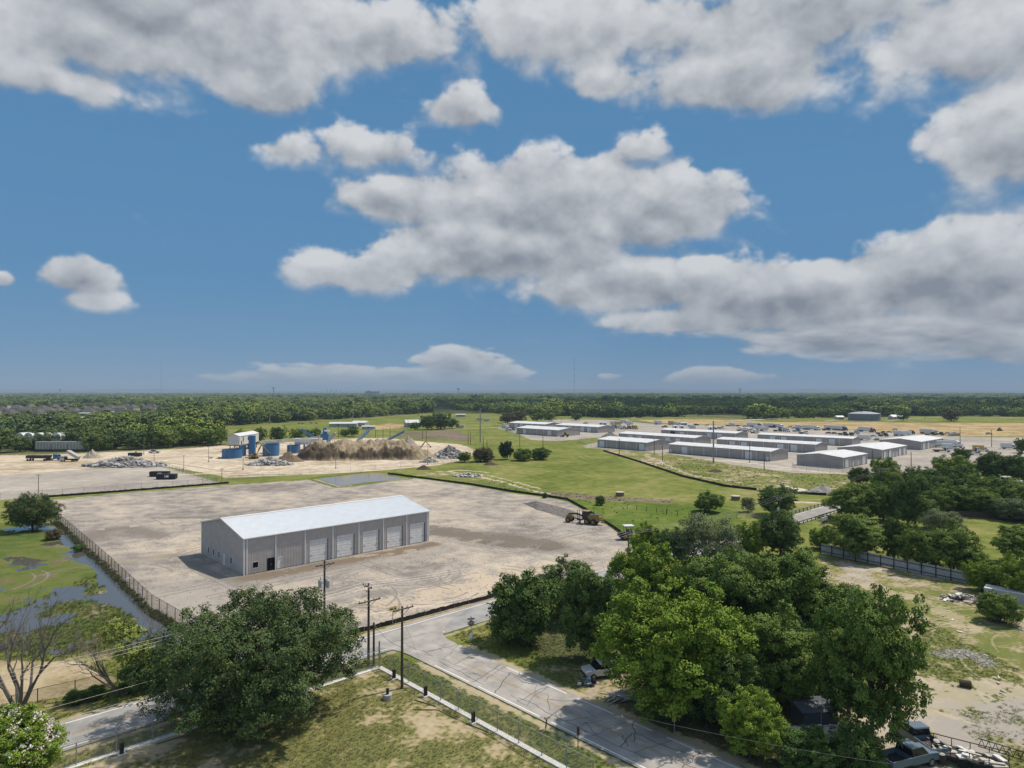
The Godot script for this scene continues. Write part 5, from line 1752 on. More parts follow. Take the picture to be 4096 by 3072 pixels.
		"tractor":
			o = [["cab", car_body(V([-.6, .9, 2.6, .9, 2.7, 1.7, 1.9, 1.9, 1.5, 2.8, -.6, 3.1]), 1.15, .06, 1.9).mesh(), "body"],
				["windshield", MB.new().box(Vector3(1.75, 2.35, 0), Vector3(.06, .85, 1.8), Basis(Vector3.BACK, 0.4)).mesh(), "glass"],
				["side_window", MB.new().box(Vector3(.9, 2.25, 0), Vector3(.8, .6, 2.26)).mesh(), "glass"],
				["chassis", MB.new().box(Vector3(-1.2, .9, 0), Vector3(6.4, .3, 1.0)).mesh(), "dark"],
				["fuel_tank", MB.new().cyl(Vector3(-1.2, .8, 1.0), Vector3(0, .8, 1.0), .3).mesh(), "steel"]]
			wheels = [.5, .32, [-3.6, -2.4, 1.9], 1.0]
		"flatbed":
			o = [["cab", car_body(V([1.6, .7, 3.6, .7, 3.7, 1.4, 3.0, 1.6, 2.6, 2.5, 1.6, 2.6]), 1.1, .08, 1.6).mesh(), "body"],
				["windshield", MB.new().box(Vector3(2.86, 2.05, 0), Vector3(.06, .8, 1.7), Basis(Vector3.BACK, 0.42)).mesh(), "glass"],
				["side_window", MB.new().box(Vector3(2.2, 2.0, 0), Vector3(.7, .5, 2.16)).mesh(), "glass"],
				["deck", MB.new().box(Vector3(-1.6, 1.15, 0), Vector3(6.0, .16, 2.4)).mesh(), "dark"],
				["headboard", MB.new().box(Vector3(1.35, 1.7, 0), Vector3(.12, 1.0, 2.3)).mesh(), "dark"],
				["chassis", MB.new().box(Vector3(-.6, .8, 0), Vector3(7.8, .3, 1.0)).mesh(), "dark"]]
			wheels = [.48, .3, [-3.2, -2.1, 2.8], 1.0]
		"mixer":
			o = [["cab", car_body(V([2.0, .8, 3.9, .8, 3.9, 1.6, 3.5, 2.7, 2.0, 2.8]), 1.15, .06, 1.6).mesh(), "body"],
				["windshield", MB.new().box(Vector3(3.72, 2.1, 0), Vector3(.06, .8, 1.9), Basis(Vector3.BACK, 0.34)).mesh(), "glass"],
				["drum", MB.new().tube([Vector3(1.6, 1.9, 0), Vector3(.9, 2.1, 0), Vector3(-1.0, 2.6, 0), Vector3(-2.8, 3.2, 0)], [.5, 1.1, 1.25, .45], 12).mesh(), "box"],
				["chute", MB.new().bar(Vector3(-2.9, 3.0, 0), Vector3(-4.0, 1.6, 0), .5, .15).mesh(), "steel"],
				["chassis", MB.new().box(Vector3(0, .9, 0), Vector3(7.6, .35, 1.0)).mesh(), "dark"]]
			wheels = [.5, .32, [-2.6, -1.4, 2.9], 1.0]
		"camper":
			o = [["body", car_body(V([-3.6, .6, 3.0, .6, 3.6, 1.5, 3.6, 2.9, 3.3, 3.1, -3.5, 3.1, -3.6, 2.8]), 1.2, 0, 9).mesh(), "body"],
				["stripe", MB.new().box(Vector3(0, 1.3, 0), Vector3(6.4, .3, 2.43)).mesh(), "dark"],
				["window", MB.new().box(Vector3(-1.6, 2.1, 0), Vector3(1.4, .6, 2.44)).mesh(), "glass"], ["window", MB.new().box(Vector3(1.7, 2.1, 0), Vector3(1.2, .6, 2.44)).mesh(), "glass"],
				["door", MB.new().box(Vector3(.2, 1.7, 0), Vector3(.7, 1.9, 2.42)).mesh(), "lamp"]]
			wheels = [.36, .24, [-.5, .4], 1.05]
		"shed":
			o = [["body", MB.new().box(Vector3(0, 1.15, 0), Vector3(3.6, 2.3, 2.6)).mesh(), "box"],
				["roof", MB.new().prism([Vector2(-1.5, 2.25), Vector2(1.5, 2.25), Vector2(0, 2.95)], -2.0, 2.0, Basis(Vector3.UP, PI / 2)).mesh(), "lamp"],
				["door", MB.new().box(Vector3(0, 1.0, 1.31), Vector3(1.2, 1.9, .05)).mesh(), "dark"]]
	if wheels.size():
		var wm := wheel_mesh(wheels[0], wheels[1])
		var rm := rim_mesh(wheels[0], wheels[1])
		for x in wheels[2]:
			for s in [-1.0, 1.0]:
				o.append(["wheel", wm, "tyre", Vector3(x, wheels[0], s * (wheels[3] - 0.02)), rm])
	kits[kind] = o
	return o

func paint_of(id: String) -> Material:
	var c: Array = {"white": [.66, .67, .68], "silver": [.42, .43, .44], "grey": [.22, .22, .23], "black": [.018, .018, .02], "dark": [.03, .03, .032], "blue": [.07, .15, .28], "steelblue": [.13, .185, .235], "yellow": [.52, .36, .06], "brown": [.17, .09, .05], "red": [.26, .05, .04], "tan": [.36, .29, .2]}[id]
	return mat("paint " + id, c[0], c[1], c[2], 0.35)

func vehicle(kind: String, called: String, label: String, category: String, x: float, z: float, yaw: float, colour := "white", box := "white", group := "") -> Node3D:
	var t := thing(called, label, category, Vector3(x, 0.02, z), yaw, group)
	var slots := {"body": paint_of(colour), "box": paint_of(box), "glass": mat("car glass", .015, .018, .022, 0.06), "dark": mat("dark frame metal", .03, .03, .03, 0.7), "steel": mat("steel", .5, .5, .5, 0.35, 0.9), "lamp": mat("pale panel", .60, .61, .62, 0.4), "tyre": mat("tyre", .022, .022, .022, 0.9)}
	for p in kit(kind):
		var o := put(p[1], p[0], slots[p[2]], t, p[3] if p.size() > 3 else Vector3.ZERO)
		if p.size() > 4:
			put(p[4], "rim", mat("rim", .35, .35, .36, 0.4, 0.6), o)
	return t

# ---------------------------------------------------------------- crushing plant, heaps, machines
var rocks := []
var tone_tex2: ImageTexture

func make_rocks() -> void:
	rng.seed = 300
	for k in 7:
		var b := MB.new()
		var ico := []
		var f := (1.0 + sqrt(5.0)) / 2.0
		for p in [[-1, f, 0], [1, f, 0], [-1, -f, 0], [1, -f, 0], [0, -1, f], [0, 1, f], [0, -1, -f], [0, 1, -f], [f, 0, -1], [f, 0, 1], [-f, 0, -1], [-f, 0, 1]]:
			ico.append(Vector3(p[0], p[1], p[2]).normalized() * rnd(0.62, 1.12) * Vector3(1.15, 0.6, 0.9))
		for q in [[0, 11, 5], [0, 5, 1], [0, 1, 7], [0, 7, 10], [0, 10, 11], [1, 5, 9], [5, 11, 4], [11, 10, 2], [10, 7, 6], [7, 1, 8], [3, 9, 4], [3, 4, 2], [3, 2, 6], [3, 6, 8], [3, 8, 9], [4, 9, 5], [2, 4, 11], [6, 2, 10], [8, 6, 7], [9, 8, 1]]:
			b.tri(ico[q[0]], ico[q[1]], ico[q[2]])
		rocks.append(b.mesh())

func heap(called: String, label: String, category: String, x0: float, z0: float, x1: float, z1: float, cell: float, height: Callable, tone: Callable, m: Material) -> Node3D:
	var nx := int((x1 - x0) / cell)
	var nz := int((z1 - z0) / cell)
	var v := PackedVector3Array()
	var c := PackedColorArray()
	var ix := PackedInt32Array()
	var cx := (x0 + x1) / 2
	var cz := (z0 + z1) / 2
	for j in nz + 1:
		for i in nx + 1:
			var x := x0 + i * cell
			var z := z0 + j * cell
			var y: float = height.call(x, z)
			v.append(Vector3(x - cx, y, z - cz))
			c.append(tone.call(x, z, y))
	for j in nz:
		for i in nx:
			var a := j * (nx + 1) + i
			if maxf(maxf(v[a].y, v[a + 1].y), maxf(v[a + nx + 1].y, v[a + nx + 2].y)) > -0.15:
				ix.append_array(PackedInt32Array([a, a + 1, a + nx + 2, a, a + nx + 2, a + nx + 1]))
	var arr := []
	arr.resize(Mesh.ARRAY_MAX)
	arr[Mesh.ARRAY_VERTEX] = v
	arr[Mesh.ARRAY_COLOR] = c
	arr[Mesh.ARRAY_INDEX] = ix
	var st := SurfaceTool.new()
	st.create_from_arrays(arr)
	st.generate_normals()
	var t := thing(called, label, category, Vector3(cx, 0, cz))
	put(st.commit(), "mound", m, t)
	return t

func soil_mat(id: String) -> StandardMaterial3D:
	var m := mat(id, 1, 1, 1, 1.0)
	m.vertex_color_use_as_albedo = true
	m.metallic_specular = 0.1
	return m

func mound(called: String, label: String, category: String, x: float, z: float, rx: float, rz: float, h: float, col: Color, sd: int, yaw := 0.0) -> Node3D:
	var n := noise(sd, 0.35, 4)
	var hf := func(px: float, pz: float) -> float:
		var q := Vector2(px - x, pz - z).rotated(yaw)
		var d := sqrt(pow(q.x / rx, 2) + pow(q.y / rz, 2))
		return h * (1.0 - d) * (1.0 + 0.3 * n.get_noise_2d(px, pz)) + 0.25 * n.get_noise_2d(px * 2.5, pz * 2.5) * minf(h * 0.3, 1.0) - 0.02
	var tf := func(px: float, pz: float, _y: float) -> Color:
		var k := 1.0 + 0.35 * n.get_noise_2d(px * 3.0, pz * 3.0)
		return Color(col.r * k, col.g * k, col.b * k)
	var ext := maxf(rx, rz) if yaw != 0.0 else 0.0
	return heap(called, label, category, x - maxf(rx, ext) * 1.1, z - maxf(rz, ext) * 1.1, x + maxf(rx, ext) * 1.1, z + maxf(rz, ext) * 1.1, maxf(rx, rz) / 22.0, hf, tf, soil_mat("loose soil"))

func rubble(label: String, x: float, z: float, rx: float, rz: float, h: float, count: int, size: float, tones: Array) -> void:
	var t := mound("rubble_pile", label, "rubble pile", x, z, rx, rz, h * 0.9, Color(.22, .205, .19), int(x) + 7)
	var sm := []
	for k in tones.size():
		sm.append(mat("rubble %.2f" % tones[k], tones[k], tones[k] * 0.985, tones[k] * 0.97, 0.9))
	for k in count:
		var a := rnd(0, TAU)
		var d := sqrt(rng.randf())
		var q := Vector3(cos(a) * rx * d * 1.02, 0, sin(a) * rz * d * 1.02)
		q.y = h * 0.9 * (1.0 - d) + rnd(-0.05, 0.25)
		var s := size * exp(rnd(-0.7, 0.45))
		var o := put(rocks[k % 7], "rock", sm[rng.randi() % sm.size()], t, q)
		o.transform.basis = Basis.from_euler(Vector3(rnd(-.7, .7), rnd(0, TAU), rnd(-.7, .7))).scaled(Vector3.ONE * s)

func tank(label: String, x: float, z: float, r: float, h: float, open: bool, rings := 3) -> void:
	var blue := worn("plant blue", .05, .185, .40, 0.5, tone_tex2, 0.2)
	var t := thing("tank", label, "tank", Vector3(x, 0, z), 0.0, "blue tanks of the plant")
	var b := MB.new()
	var n := 28
	for k in n:
		var a := TAU * k / n
		var c := TAU * (k + 1) / n
		var p := Vector3(cos(a), 0, sin(a))
		var q := Vector3(cos(c), 0, sin(c))
		b.quad(q * r, p * r, p * r + Vector3(0, h, 0), q * r + Vector3(0, h, 0))
		b.quad(p * (r - .08), q * (r - .08), q * (r - .08) + Vector3(0, h, 0), p * (r - .08) + Vector3(0, h, 0))
		b.quad(q * r + Vector3(0, h, 0), p * r + Vector3(0, h, 0), p * (r - .08) + Vector3(0, h, 0), q * (r - .08) + Vector3(0, h, 0))
	part(b, "shell", blue, t)
	var y := h - 0.7 if open else h
	var top := MB.new()
	for k in n:
		var a2 := TAU * k / n
		var c2 := TAU * (k + 1) / n
		top.tri(Vector3(0, y + (0.0 if open else r * 0.12), 0), Vector3(cos(c2) * (r - .05), y, sin(c2) * (r - .05)), Vector3(cos(a2) * (r - .05), y, sin(a2) * (r - .05)))
	part(top, "slurry" if open else "lid", mat("slurry", .10, .10, .095, 0.3) if open else blue, t)
	for k in rings:
		var yy := h * (k + 1.0) / rings - 0.06
		var hoop := MB.new()
		for s in n:
			var a3 := TAU * s / n
			var c3 := TAU * (s + 1) / n
			hoop.bar(Vector3(cos(a3) * (r + .04), yy, sin(a3) * (r + .04)), Vector3(cos(c3) * (r + .04), yy, sin(c3) * (r + .04)), 0.08, 0.14)
		part(hoop, "hoop", blue, t)
	if open:
		part(MB.new().bar(Vector3(-r * 0.3, h * 0.1, r + .1), Vector3(-r * 0.3, h + 0.9, r + .1), 0.3, 0.06), "ladder", mat("steel", .5, .5, .5, 0.35, 0.9), t)

func conveyor(label: String, a: Vector3, b: Vector3, blue := true) -> void:     # low end a, high end b
	var base := Vector3(a.x, 0, a.z)
	var t := thing("conveyor", label, "conveyor", base)
	var p := a - base
	var q := b - base
	var d := (q - p).normalized()
	var side := Vector3(-d.z, 0, d.x).normalized()
	var fm: Material = worn("plant blue", .05, .185, .40, 0.5, tone_tex2, 0.2) if blue else mat("galvanised", .42, .43, .44, 0.5, 0.4)
	for s in [-1.0, 1.0]:
		var g := MB.new()
		var o: Vector3 = side * s * 0.95
		g.bar(p + o + Vector3(0, .35, 0), q + o + Vector3(0, .35, 0), .2, .42)
		g.bar(p + o - Vector3(0, .65, 0), q + o - Vector3(0, .65, 0), .2, .26)
		var n := int(p.distance_to(q) / 1.6)
		for k in n:
			var c := p.lerp(q, float(k) / n)
			var e := p.lerp(q, float(k + 1) / n)
			g.bar(c + o - Vector3(0, .65, 0), e + o + Vector3(0, .35, 0), .14, .14)
		part(g, "truss", fm, t)
	part(MB.new().bar(p + Vector3(0, .5, 0), q + Vector3(0, .5, 0), 1.7, .1), "belt", mat("belt rubber", .20, .20, .20, 0.8), t)
	part(MB.new().cyl(q + side * .8 + Vector3(0, .4, 0), q - side * .8 + Vector3(0, .4, 0), .4, 10), "drum", mat("galvanised", .42, .43, .44, 0.5, 0.4), t)
	for f in [0.35, 0.8]:
		var c2 := p.lerp(q, f)
		for s in [-1.0, 1.0]:
			part(MB.new().bar(c2 + side * s * .7, Vector3(c2.x, 0, c2.z) + side * s * 1.4 + Vector3(d.x, 0, d.z) * (f - .5) * 2.0, .14, .14), "leg", mat("galvanised", .42, .43, .44, 0.5, 0.4), t)

func excavator(label: String, x: float, z: float, yaw: float, reach: Array) -> void:
	var t := thing("excavator", label, "excavator", Vector3(x, 0, z), yaw)
	var y := worn("machine yellow", .42, .29, .06, 0.5, tone_tex, 0.8)
	var dk := mat("dark frame metal", .03, .03, .03, 0.7)
	for s in [-1.0, 1.0]:
		part(MB.new().prism(V([-2.0, .35, -1.7, .05, 1.7, .05, 2.0, .35, 1.7, .85, -1.7, .85]), s * 1.1 - .28, s * 1.1 + .28), "track", dk, t)
	part(MB.new().box(Vector3(-.5, 1.5, 0), Vector3(3.4, 1.0, 2.5)), "house", y, t)
	var cab := part(MB.new().prism(V([.2, 1.3, 1.6, 1.3, 1.75, 2.2, 1.3, 2.95, .2, 2.95]), .3, 1.25), "cab", y, t)
	part(MB.new().prism(V([.35, 1.9, 1.72, 2.0, 1.32, 2.8, .35, 2.8]), .28, 1.28), "window", mat("car glass", .015, .018, .022, 0.06), cab)
	part(MB.new().box(Vector3(-2.0, 1.5, 0), Vector3(.5, .9, 2.3)), "counterweight", y, t)
	var p := [Vector3(1.2, 1.6, -.2)]
	for r in reach:
		p.append(Vector3(r[0], r[1], -.2))
	part(MB.new().tube([p[0], p[0].lerp(p[1], .5) + Vector3(0, .25, 0), p[1]], [.32, .38, .26], 6), "boom", y, t)
	part(MB.new().tube([p[1], p[2]], [.3, .18], 6), "stick", y, t)
	part(MB.new().prism(V([-.6, -.5, .3, -.7, .6, -.1, .1, .3]), -.5, .5, Basis.IDENTITY, p[2] + Vector3(0, -.2, .2)), "bucket", dk, t)

func plant() -> void:
	make_rocks()
	rng.seed = 410
	# raised white building
	var t := thing("control_building", "white metal building raised on steel legs beside the blue tanks", "building", Vector3(-152.5, 0, -384.0))
	var wm := worn("pale wall sheet", .62, .63, .64, 0.6, tone_tex2, 0.12)
	var b := MB.new()
	for s in [-1.0, 1.0]:
		b.box(Vector3(s * 3.15, 5.9, 0), Vector3(.2, 5.0, 28))
		b.box(Vector3(0, 5.9, s * 13.9), Vector3(6.1, 5.0, .2))
		b.prism([Vector2(-3.25, 8.4), Vector2(3.25, 8.4), Vector2(0, 9.7)], -.1, .1, Basis.IDENTITY, Vector3(0, 0, s * 13.9))
	part(b, "wall", wm, t)
	for s in [-1.0, 1.0]:
		var r := MB.new()
		r.quad(Vector3(s * 3.5, 8.35, -14.3), Vector3(s * 3.5, 8.35, 14.3), Vector3(0, 9.8, 14.3), Vector3(0, 9.8, -14.3))
		r.quad(Vector3(s * 3.5, 8.25, 14.3), Vector3(s * 3.5, 8.25, -14.3), Vector3(0, 9.7, -14.3), Vector3(0, 9.7, 14.3))
		part(r, "roof", mat("pale roof", .70, .71, .72, 0.5), t)
	part(MB.new().box(Vector3(0, 3.3, 0), Vector3(6.5, .3, 28)), "deck", mat("dark frame metal", .03, .03, .03, 0.7), t)
	for k in 5:
		for s in [-1.0, 1.0]:
			var c := Vector3(s * 2.6, 0, -12.5 + k * 6.2)
			part(MB.new().box(c + Vector3(0, 1.6, 0), Vector3(.35, 3.2, .35)), "leg", mat("dark frame metal", .03, .03, .03, 0.7), t)
			part(MB.new().bar(c + Vector3(0, .3, 0), c + Vector3(-s * 2.6, 3.2, 0), .16, .16), "brace", mat("dark frame metal", .03, .03, .03, 0.7), t)
	for z in [9.0, 2.0, -6.0]:
		part(MB.new().box(Vector3(3.27, 6.4, z), Vector3(.08, 2.0, 1.1)), "window", mat("dark glass", .012, .014, .017, 0.08), t)
	part(MB.new().box(Vector3(3.27, 4.6, 11.5), Vector3(.08, 2.1, 1.2)), "door", mat("dark glass", .012, .014, .017, 0.08), t)
	# tanks
	tank("wide open blue tank nearest the raised white building", -138.6, -334.5, 4.7, 4.4, true, 3)
	tank("tall slim blue tank against the white building", -133.5, -347.0, 1.75, 10.2, false, 5)
	tank("wide blue tank behind the yellow excavator arm", -123.5, -346.0, 4.0, 5.8, true, 4)
	tank("small blue tank beside the tall slim one", -138.0, -346.5, 1.5, 5.2, false, 3)
	tank("low blue tank at the white thickener's side", -117.0, -362.0, 3.4, 4.2, true, 3)
	tank("blue tank in the second row behind the catwalk", -128.0, -361.0, 3.6, 5.6, true, 3)
	# white thickener trough
	var th := thing("thickener", "long pale concrete trough on steel legs among the tanks", "tank", Vector3(-111.0, 0, -368.0), 0.05)
	part(MB.new().prism(V([-6.5, 4.2, 6.5, 4.2, 7.2, 7.4, -7.2, 7.4]), -2.5, 2.5), "trough", mat("pale steel", .58, .58, .57, 0.6), th)
	for k in 7:
		part(MB.new().box(Vector3(-6 + k * 2.0, 5.8, 2.56), Vector3(.1, 3.1, .12)), "rib", mat("pale steel dark", .45, .45, .45, 0.6), th)
	for k in 4:
		part(MB.new().box(Vector3(-6 + k * 4.0, 2.1, 2.0), Vector3(.3, 4.2, .3)), "leg", mat("galvanised", .42, .43, .44, 0.5, 0.4), th)
	var cat := thing("catwalk", "white pipes and catwalk crossing between the blue tanks", "catwalk", Vector3(-121.0, 0, -352.0))
	for k in 3:
		part(MB.new().cyl(Vector3(-11, 6.2 + k * .35, -k * 2.0), Vector3(14, 6.6 + k * .7, -6.0 - k * 2.0), .16, 7), "pipe", mat("white pipe", .68, .67, .64, 0.5), cat)
	part(MB.new().bar(Vector3(-8, 6.0, 2.0), Vector3(9, 6.0, -1.0), 1.0, .1), "walkway", mat("galvanised", .42, .43, .44, 0.5, 0.4), cat)
	for k in 6:
		part(MB.new().cyl(Vector3(-8 + k * 3.4, 6.0, 2.3 - k * .6), Vector3(-8 + k * 3.4, 7.1, 2.3 - k * .6), .04, 5), "rail_post", mat("galvanised", .42, .43, .44, 0.5, 0.4), cat)
		if k % 2 == 0:
			part(MB.new().cyl(Vector3(-8 + k * 3.4, 0, 2.3 - k * .6), Vector3(-8 + k * 3.4, 6.0, 2.3 - k * .6), .12, 6), "support", mat("galvanised", .42, .43, .44, 0.5, 0.4), cat)
	part(MB.new().cyl(Vector3(-8, 7.1, 2.3), Vector3(9, 7.1, -.7), .05, 5), "handrail", mat("galvanised", .42, .43, .44, 0.5, 0.4), cat)
	# screening tower
	var bl: Material = mats["plant blue"]
	var sc := thing("screening_tower", "blue screening tower with pale ducts on top", "machine", Vector3(-104.5, 0, -378.0))
	for sx in [-1.0, 1.0]:
		for sz in [-1.0, 1.0]:
			part(MB.new().box(Vector3(sx * 1.9, 4.5, sz * 1.7), Vector3(.3, 9.0, .3)), "leg", bl, sc)
	part(MB.new().box(Vector3(0, 7.4, 0), Vector3(4.4, 3.4, 3.6)), "housing", bl, sc)
	part(MB.new().box(Vector3(0, 10.2, 0), Vector3(2.2, 2.4, 2.2)), "hopper", bl, sc)
	part(MB.new().box(Vector3(-.2, 11.9, 0), Vector3(1.6, 1.3, 1.4)), "motor", bl, sc)
	part(MB.new().tube([Vector3(-1.9, 7.5, 1.4), Vector3(-1.6, 10.6, 1.2), Vector3(-.4, 11.6, .6)], [.4, .45, .4], 8), "duct", mat("white pipe", .68, .67, .64, 0.5), sc)
	part(MB.new().cyl(Vector3(-.2, 10.9, 1.0), Vector3(2.6, 10.7, .8), .5, 9), "duct", mat("white pipe", .68, .67, .64, 0.5), sc)
	var fr := thing("feeder", "low blue feeder frame left of the screening tower", "machine", Vector3(-114.0, 0, -376.0))
	part(MB.new().box(Vector3(0, 4.0, 0), Vector3(13, 1.2, 2.6)), "bed", bl, fr)
	part(MB.new().box(Vector3(-3, 5.5, 0), Vector3(2.4, 2.2, 2.2)), "hopper", bl, fr)
	for k in 4:
		part(MB.new().box(Vector3(-5 + k * 3.4, 1.8, 0), Vector3(.4, 3.6, 2.2)), "leg", bl, fr)
	conveyor("blue conveyor pointing up to the left behind the tanks", Vector3(-126.1, 3, -433.53), Vector3(-132.96, 9, -426.62))
	conveyor("pale conveyor ending beside the screening tower", Vector3(-107.54, 3.5, -392.73), Vector3(-102.46, 8.4, -391.02), false)
	conveyor("blue conveyor standing up behind the middle of the dirt heap", Vector3(-91.62, 3.5, -400.61), Vector3(-86.51, 9.6, -407.91))
	conveyor("long blue conveyor at the right end of the dirt heap", Vector3(-75.81, 3, -395.49), Vector3(-63.98, 9.4, -401.05))
	conveyor("pale sloping chute below the screening tower", Vector3(-121.56, 4.5, -385.1), Vector3(-110.11, 7, -392.5), false)
	# the big dirt heap: a steep cut face of damp soil under a sandy top
	var ridge := pv([-102.22, -322.05, -101.72, -334.1, -94.83, -331.62, -88.65, -329.17, -80.73, -331.62, -73.64, -332.86, -62.05, -334.1, -55.37, -334.1, -49.19, -334.1, -42.85, -332.86, -36.9, -329.17])
	var tops := [0.3, 4.5, 9.4, 7.8, 9.6, 8.8, 8.8, 9.4, 6.8, 4.6, 0.4]
	var hn := noise(71, 0.16, 5)
	var hf := func(x: float, z: float) -> float:
		var best := -1.0
		for i in ridge.size() - 1:
			var a := ridge[i]
			var e := ridge[i + 1]
			var d := e - a
			var f := clampf((Vector2(x, z) - a).dot(d) / d.length_squared(), 0, 1)
			var dist := Vector2(x, z).distance_to(a + d * f)
			var top := lerpf(tops[i], tops[i + 1], f)
			var front := z > (a + d * f).y
			var n1 := hn.get_noise_2d(x, z)
			var y := top * (1.0 + 0.22 * n1) - dist * (0.62 if front else 0.75)
			if front:
				var lip := 8.6 + 2.6 * hn.get_noise_2d(x * 0.5, 40.0)
				if dist > lip:
					y -= minf((dist - lip) * 1.6, 2.6)
			best = maxf(best, y)
		return best + 1.1 * hn.get_noise_2d(x * 2.0, z * 2.0) * clampf(best * 0.5, 0, 1) - 0.1
	var tf := func(x: float, z: float, y: float) -> Color:
		var n2 := hn.get_noise_2d(x * 1.3 + 300.0, z * 1.3)
		var k := 1.0 + 0.30 * hn.get_noise_2d(x * 5.0, z * 5.0)
		var edge := (6.6 if x < -86.0 else 5.2) + 4.0 * hn.get_noise_2d(x * 0.9, 12.0)
		var damp := smoothstep(-0.12, 0.1, edge - y + 0.8 * hn.get_noise_2d(x * 4.0, z * 4.0)) * smoothstep(0.5, 1.3, y + 0.8 * n2) * smoothstep(-333.0, -329.0, z) * smoothstep(-44.0, -50.0, x) 
		var dry := Color(.42, .335, .22).lerp(Color(.30, .245, .175), clampf(0.5 + n2 * 1.6, 0, 1))
		var c := dry.lerp(Color(.085, .066, .047), damp * 0.92)
		return Color(c.r * k, c.g * k, c.b * k)
	heap("dirt_heap", "huge sandy dirt heap with a dark cut face before the conveyors", "dirt heap", -118, -348, -28, -292, 0.55, hf, tf, soil_mat("loose soil"))
	rubble("grey concrete rubble beside the parked dump truck", -170.5, -298.0, 18.5, 7.0, 4.6, 250, 0.95, [.46, .36, .30, .52, .24])
	rubble("pale rubble below the yellow excavator arm", -108.5, -302.5, 11.0, 4.6, 3.6, 190, 0.75, [.48, .40, .32, .55])
	rubble("bluish grey rubble at the right end of the dirt heap", -31.0, -336.0, 9.5, 7.5, 6.6, 230, 0.85, [.34, .30, .40, .46, .24])
	rubble("small rubble spill below the bluish grey rubble", -38.5, -314.0, 4.2, 2.6, 2.6, 60, 0.6, [.42, .36, .50])
	rubble("scattered pale broken slabs in the weeds behind the pond", -17.0, -262.0, 5.6, 2.4, 1.5, 70, 0.55, [.55, .48, .60])
	mound("dirt_mound", "brown soil mound on top of the pale rubble", "mound", -104.88, -317.47, 7.5, 4.0, 4.6, Color(.22, .17, .12), 81)
	mound("gravel_mound", "pale gravel cone behind the grey rubble", "mound", -207.41, -334.1, 5.0, 3.5, 4.2, Color(.40, .36, .29), 82)
	mound("gravel_mound", "grey gravel cone behind the dirt heap near the upright conveyor", "mound", -78.91, -396.4, 5.0, 5.0, 5.6, Color(.40, .37, .33), 83)
	mound("gravel_mound", "grey gravel cone under the long blue conveyor", "mound", -59.9, -392.91, 6.5, 5.5, 7.0, Color(.38, .35, .31), 84)
	mound("dirt_mound", "dark soil mound in the weedy ground by the storage buildings", "mound", 83.27, -276.24, 3.3, 1.6, 1.6, Color(.13, .10, .08), 85)
	mound("gravel_mound", "grey gravel mound where the storage drive bends", "mound", 70.69, -487.3, 7.0, 4.5, 4.0, Color(.24, .22, .20), 86)
	mound("gravel_mound", "pale gravel mound near the bridge beyond the silt fence", "mound", 100.46, -218.76, 6.0, 3.0, 2.9, Color(.36, .33, .30), 87)
	mound("dirt_mound", "brush mound with dead stalks behind the pond", "mound", -37.22, -285.05, 3.6, 1.8, 2.0, Color(.12, .095, .07), 88)
	mound("dirt_mound", "brush mound below the field bushes", "mound", -9.62, -302.42, 3.8, 1.8, 1.8, Color(.13, .10, .075), 89)
	# the graded windrow beside the silt fence
	var wr := pv([3.09, -198.82, 7.27, -192.82, 12.38, -184.09, 16.01, -177.51])
	var wn := noise(72, 0.9, 4)
	var wh := func(x: float, z: float) -> float:
		var d := 99.0
		var f := 0.0
		for i in wr.size() - 1:
			var c := Geometry2D.get_closest_point_to_segment(Vector2(x, z), wr[i], wr[i + 1])
			var dd := c.distance_to(Vector2(x, z))
			if dd < d:
				d = dd
		f = clampf((x - wr[0].x) / 4.0, 0, 1)
		return 1.7 * f - d * 0.6 + 0.22 * wn.get_noise_2d(x, z) + 0.02
	var wtone := func(x: float, z: float, _y: float) -> Color:
		var k := 1.0 + 0.4 * wn.get_noise_2d(x * 2.0, z * 2.0)
		return Color(.275 * k, .25 * k, .225 * k)
	heap("windrow", "long grey ridge of graded soil ending at the motor grader", "dirt heap", wr[0].x - 3, wr[0].y - 3, wr[3].x + 4, wr[3].y + 4, 0.3, wh, wtone, soil_mat("loose soil"))
	# machines and trucks in the sand yard
	excavator("yellow excavator with its arm bent over the pale rubble", -126.26, -330.39, -0.1, [[3.8, 6.9], [7.8, 2.8]])
	excavator("excavator half hidden behind the right end of the dirt heap", -51.49, -370.11, 0.1, [[4.2, 5.6], [6.6, 3.0]])
	vehicle("tractor", "semi_truck", "blue semi tractor in front of the black dump trailer", "truck", -217.55, -322.05, 0.03, "blue")
	var dt := thing("dump_trailer", "black open dump trailer behind the blue semi", "trailer", Vector3(-224.72, 0, -320.9), 0.03)
	part(MB.new().prism(V([-5.4, 1.2, 5.0, 1.2, 5.6, 2.6, -5.4, 2.6]), -1.2, 1.2), "tub", mat("dark frame metal", .03, .03, .03, 0.7), dt)
	for x in [-4.6, -3.4, 3.2, 4.3]:
		for s in [-1.0, 1.0]:
			put(wheel_mesh(.5, .3), "wheel", mat("tyre", .022, .022, .022, 0.9), dt, Vector3(x, .5, s * 1.05))
	part(MB.new().bar(Vector3(2.0, 2.7, 1.25), Vector3(7.2, 3.4, 1.0), .12, .12), "tarp_arm", mat("steel", .5, .5, .5, 0.35, 0.9), dt)
	var du := vehicle("flatbed", "dump_truck", "white dump truck with its bed tipped up", "truck", -208.23, -317.47, PI, "white")
	part(MB.new().prism(V([-4.4, 1.3, .6, 4.3, .2, 5.3, -5.0, 2.4]), -1.25, 1.25), "dump_bed", mat("pale bed", .45, .44, .42, 0.6), du)
	vehicle("pickup", "pickup_truck", "silver pickup on the sand road below the woods", "car", -190.43, -359.67, PI, "silver")
	var sk := thing("roll_off_bin", "black open bin behind the grey rubble", "container", Vector3(-190.68, 0, -341.77), 0.02)
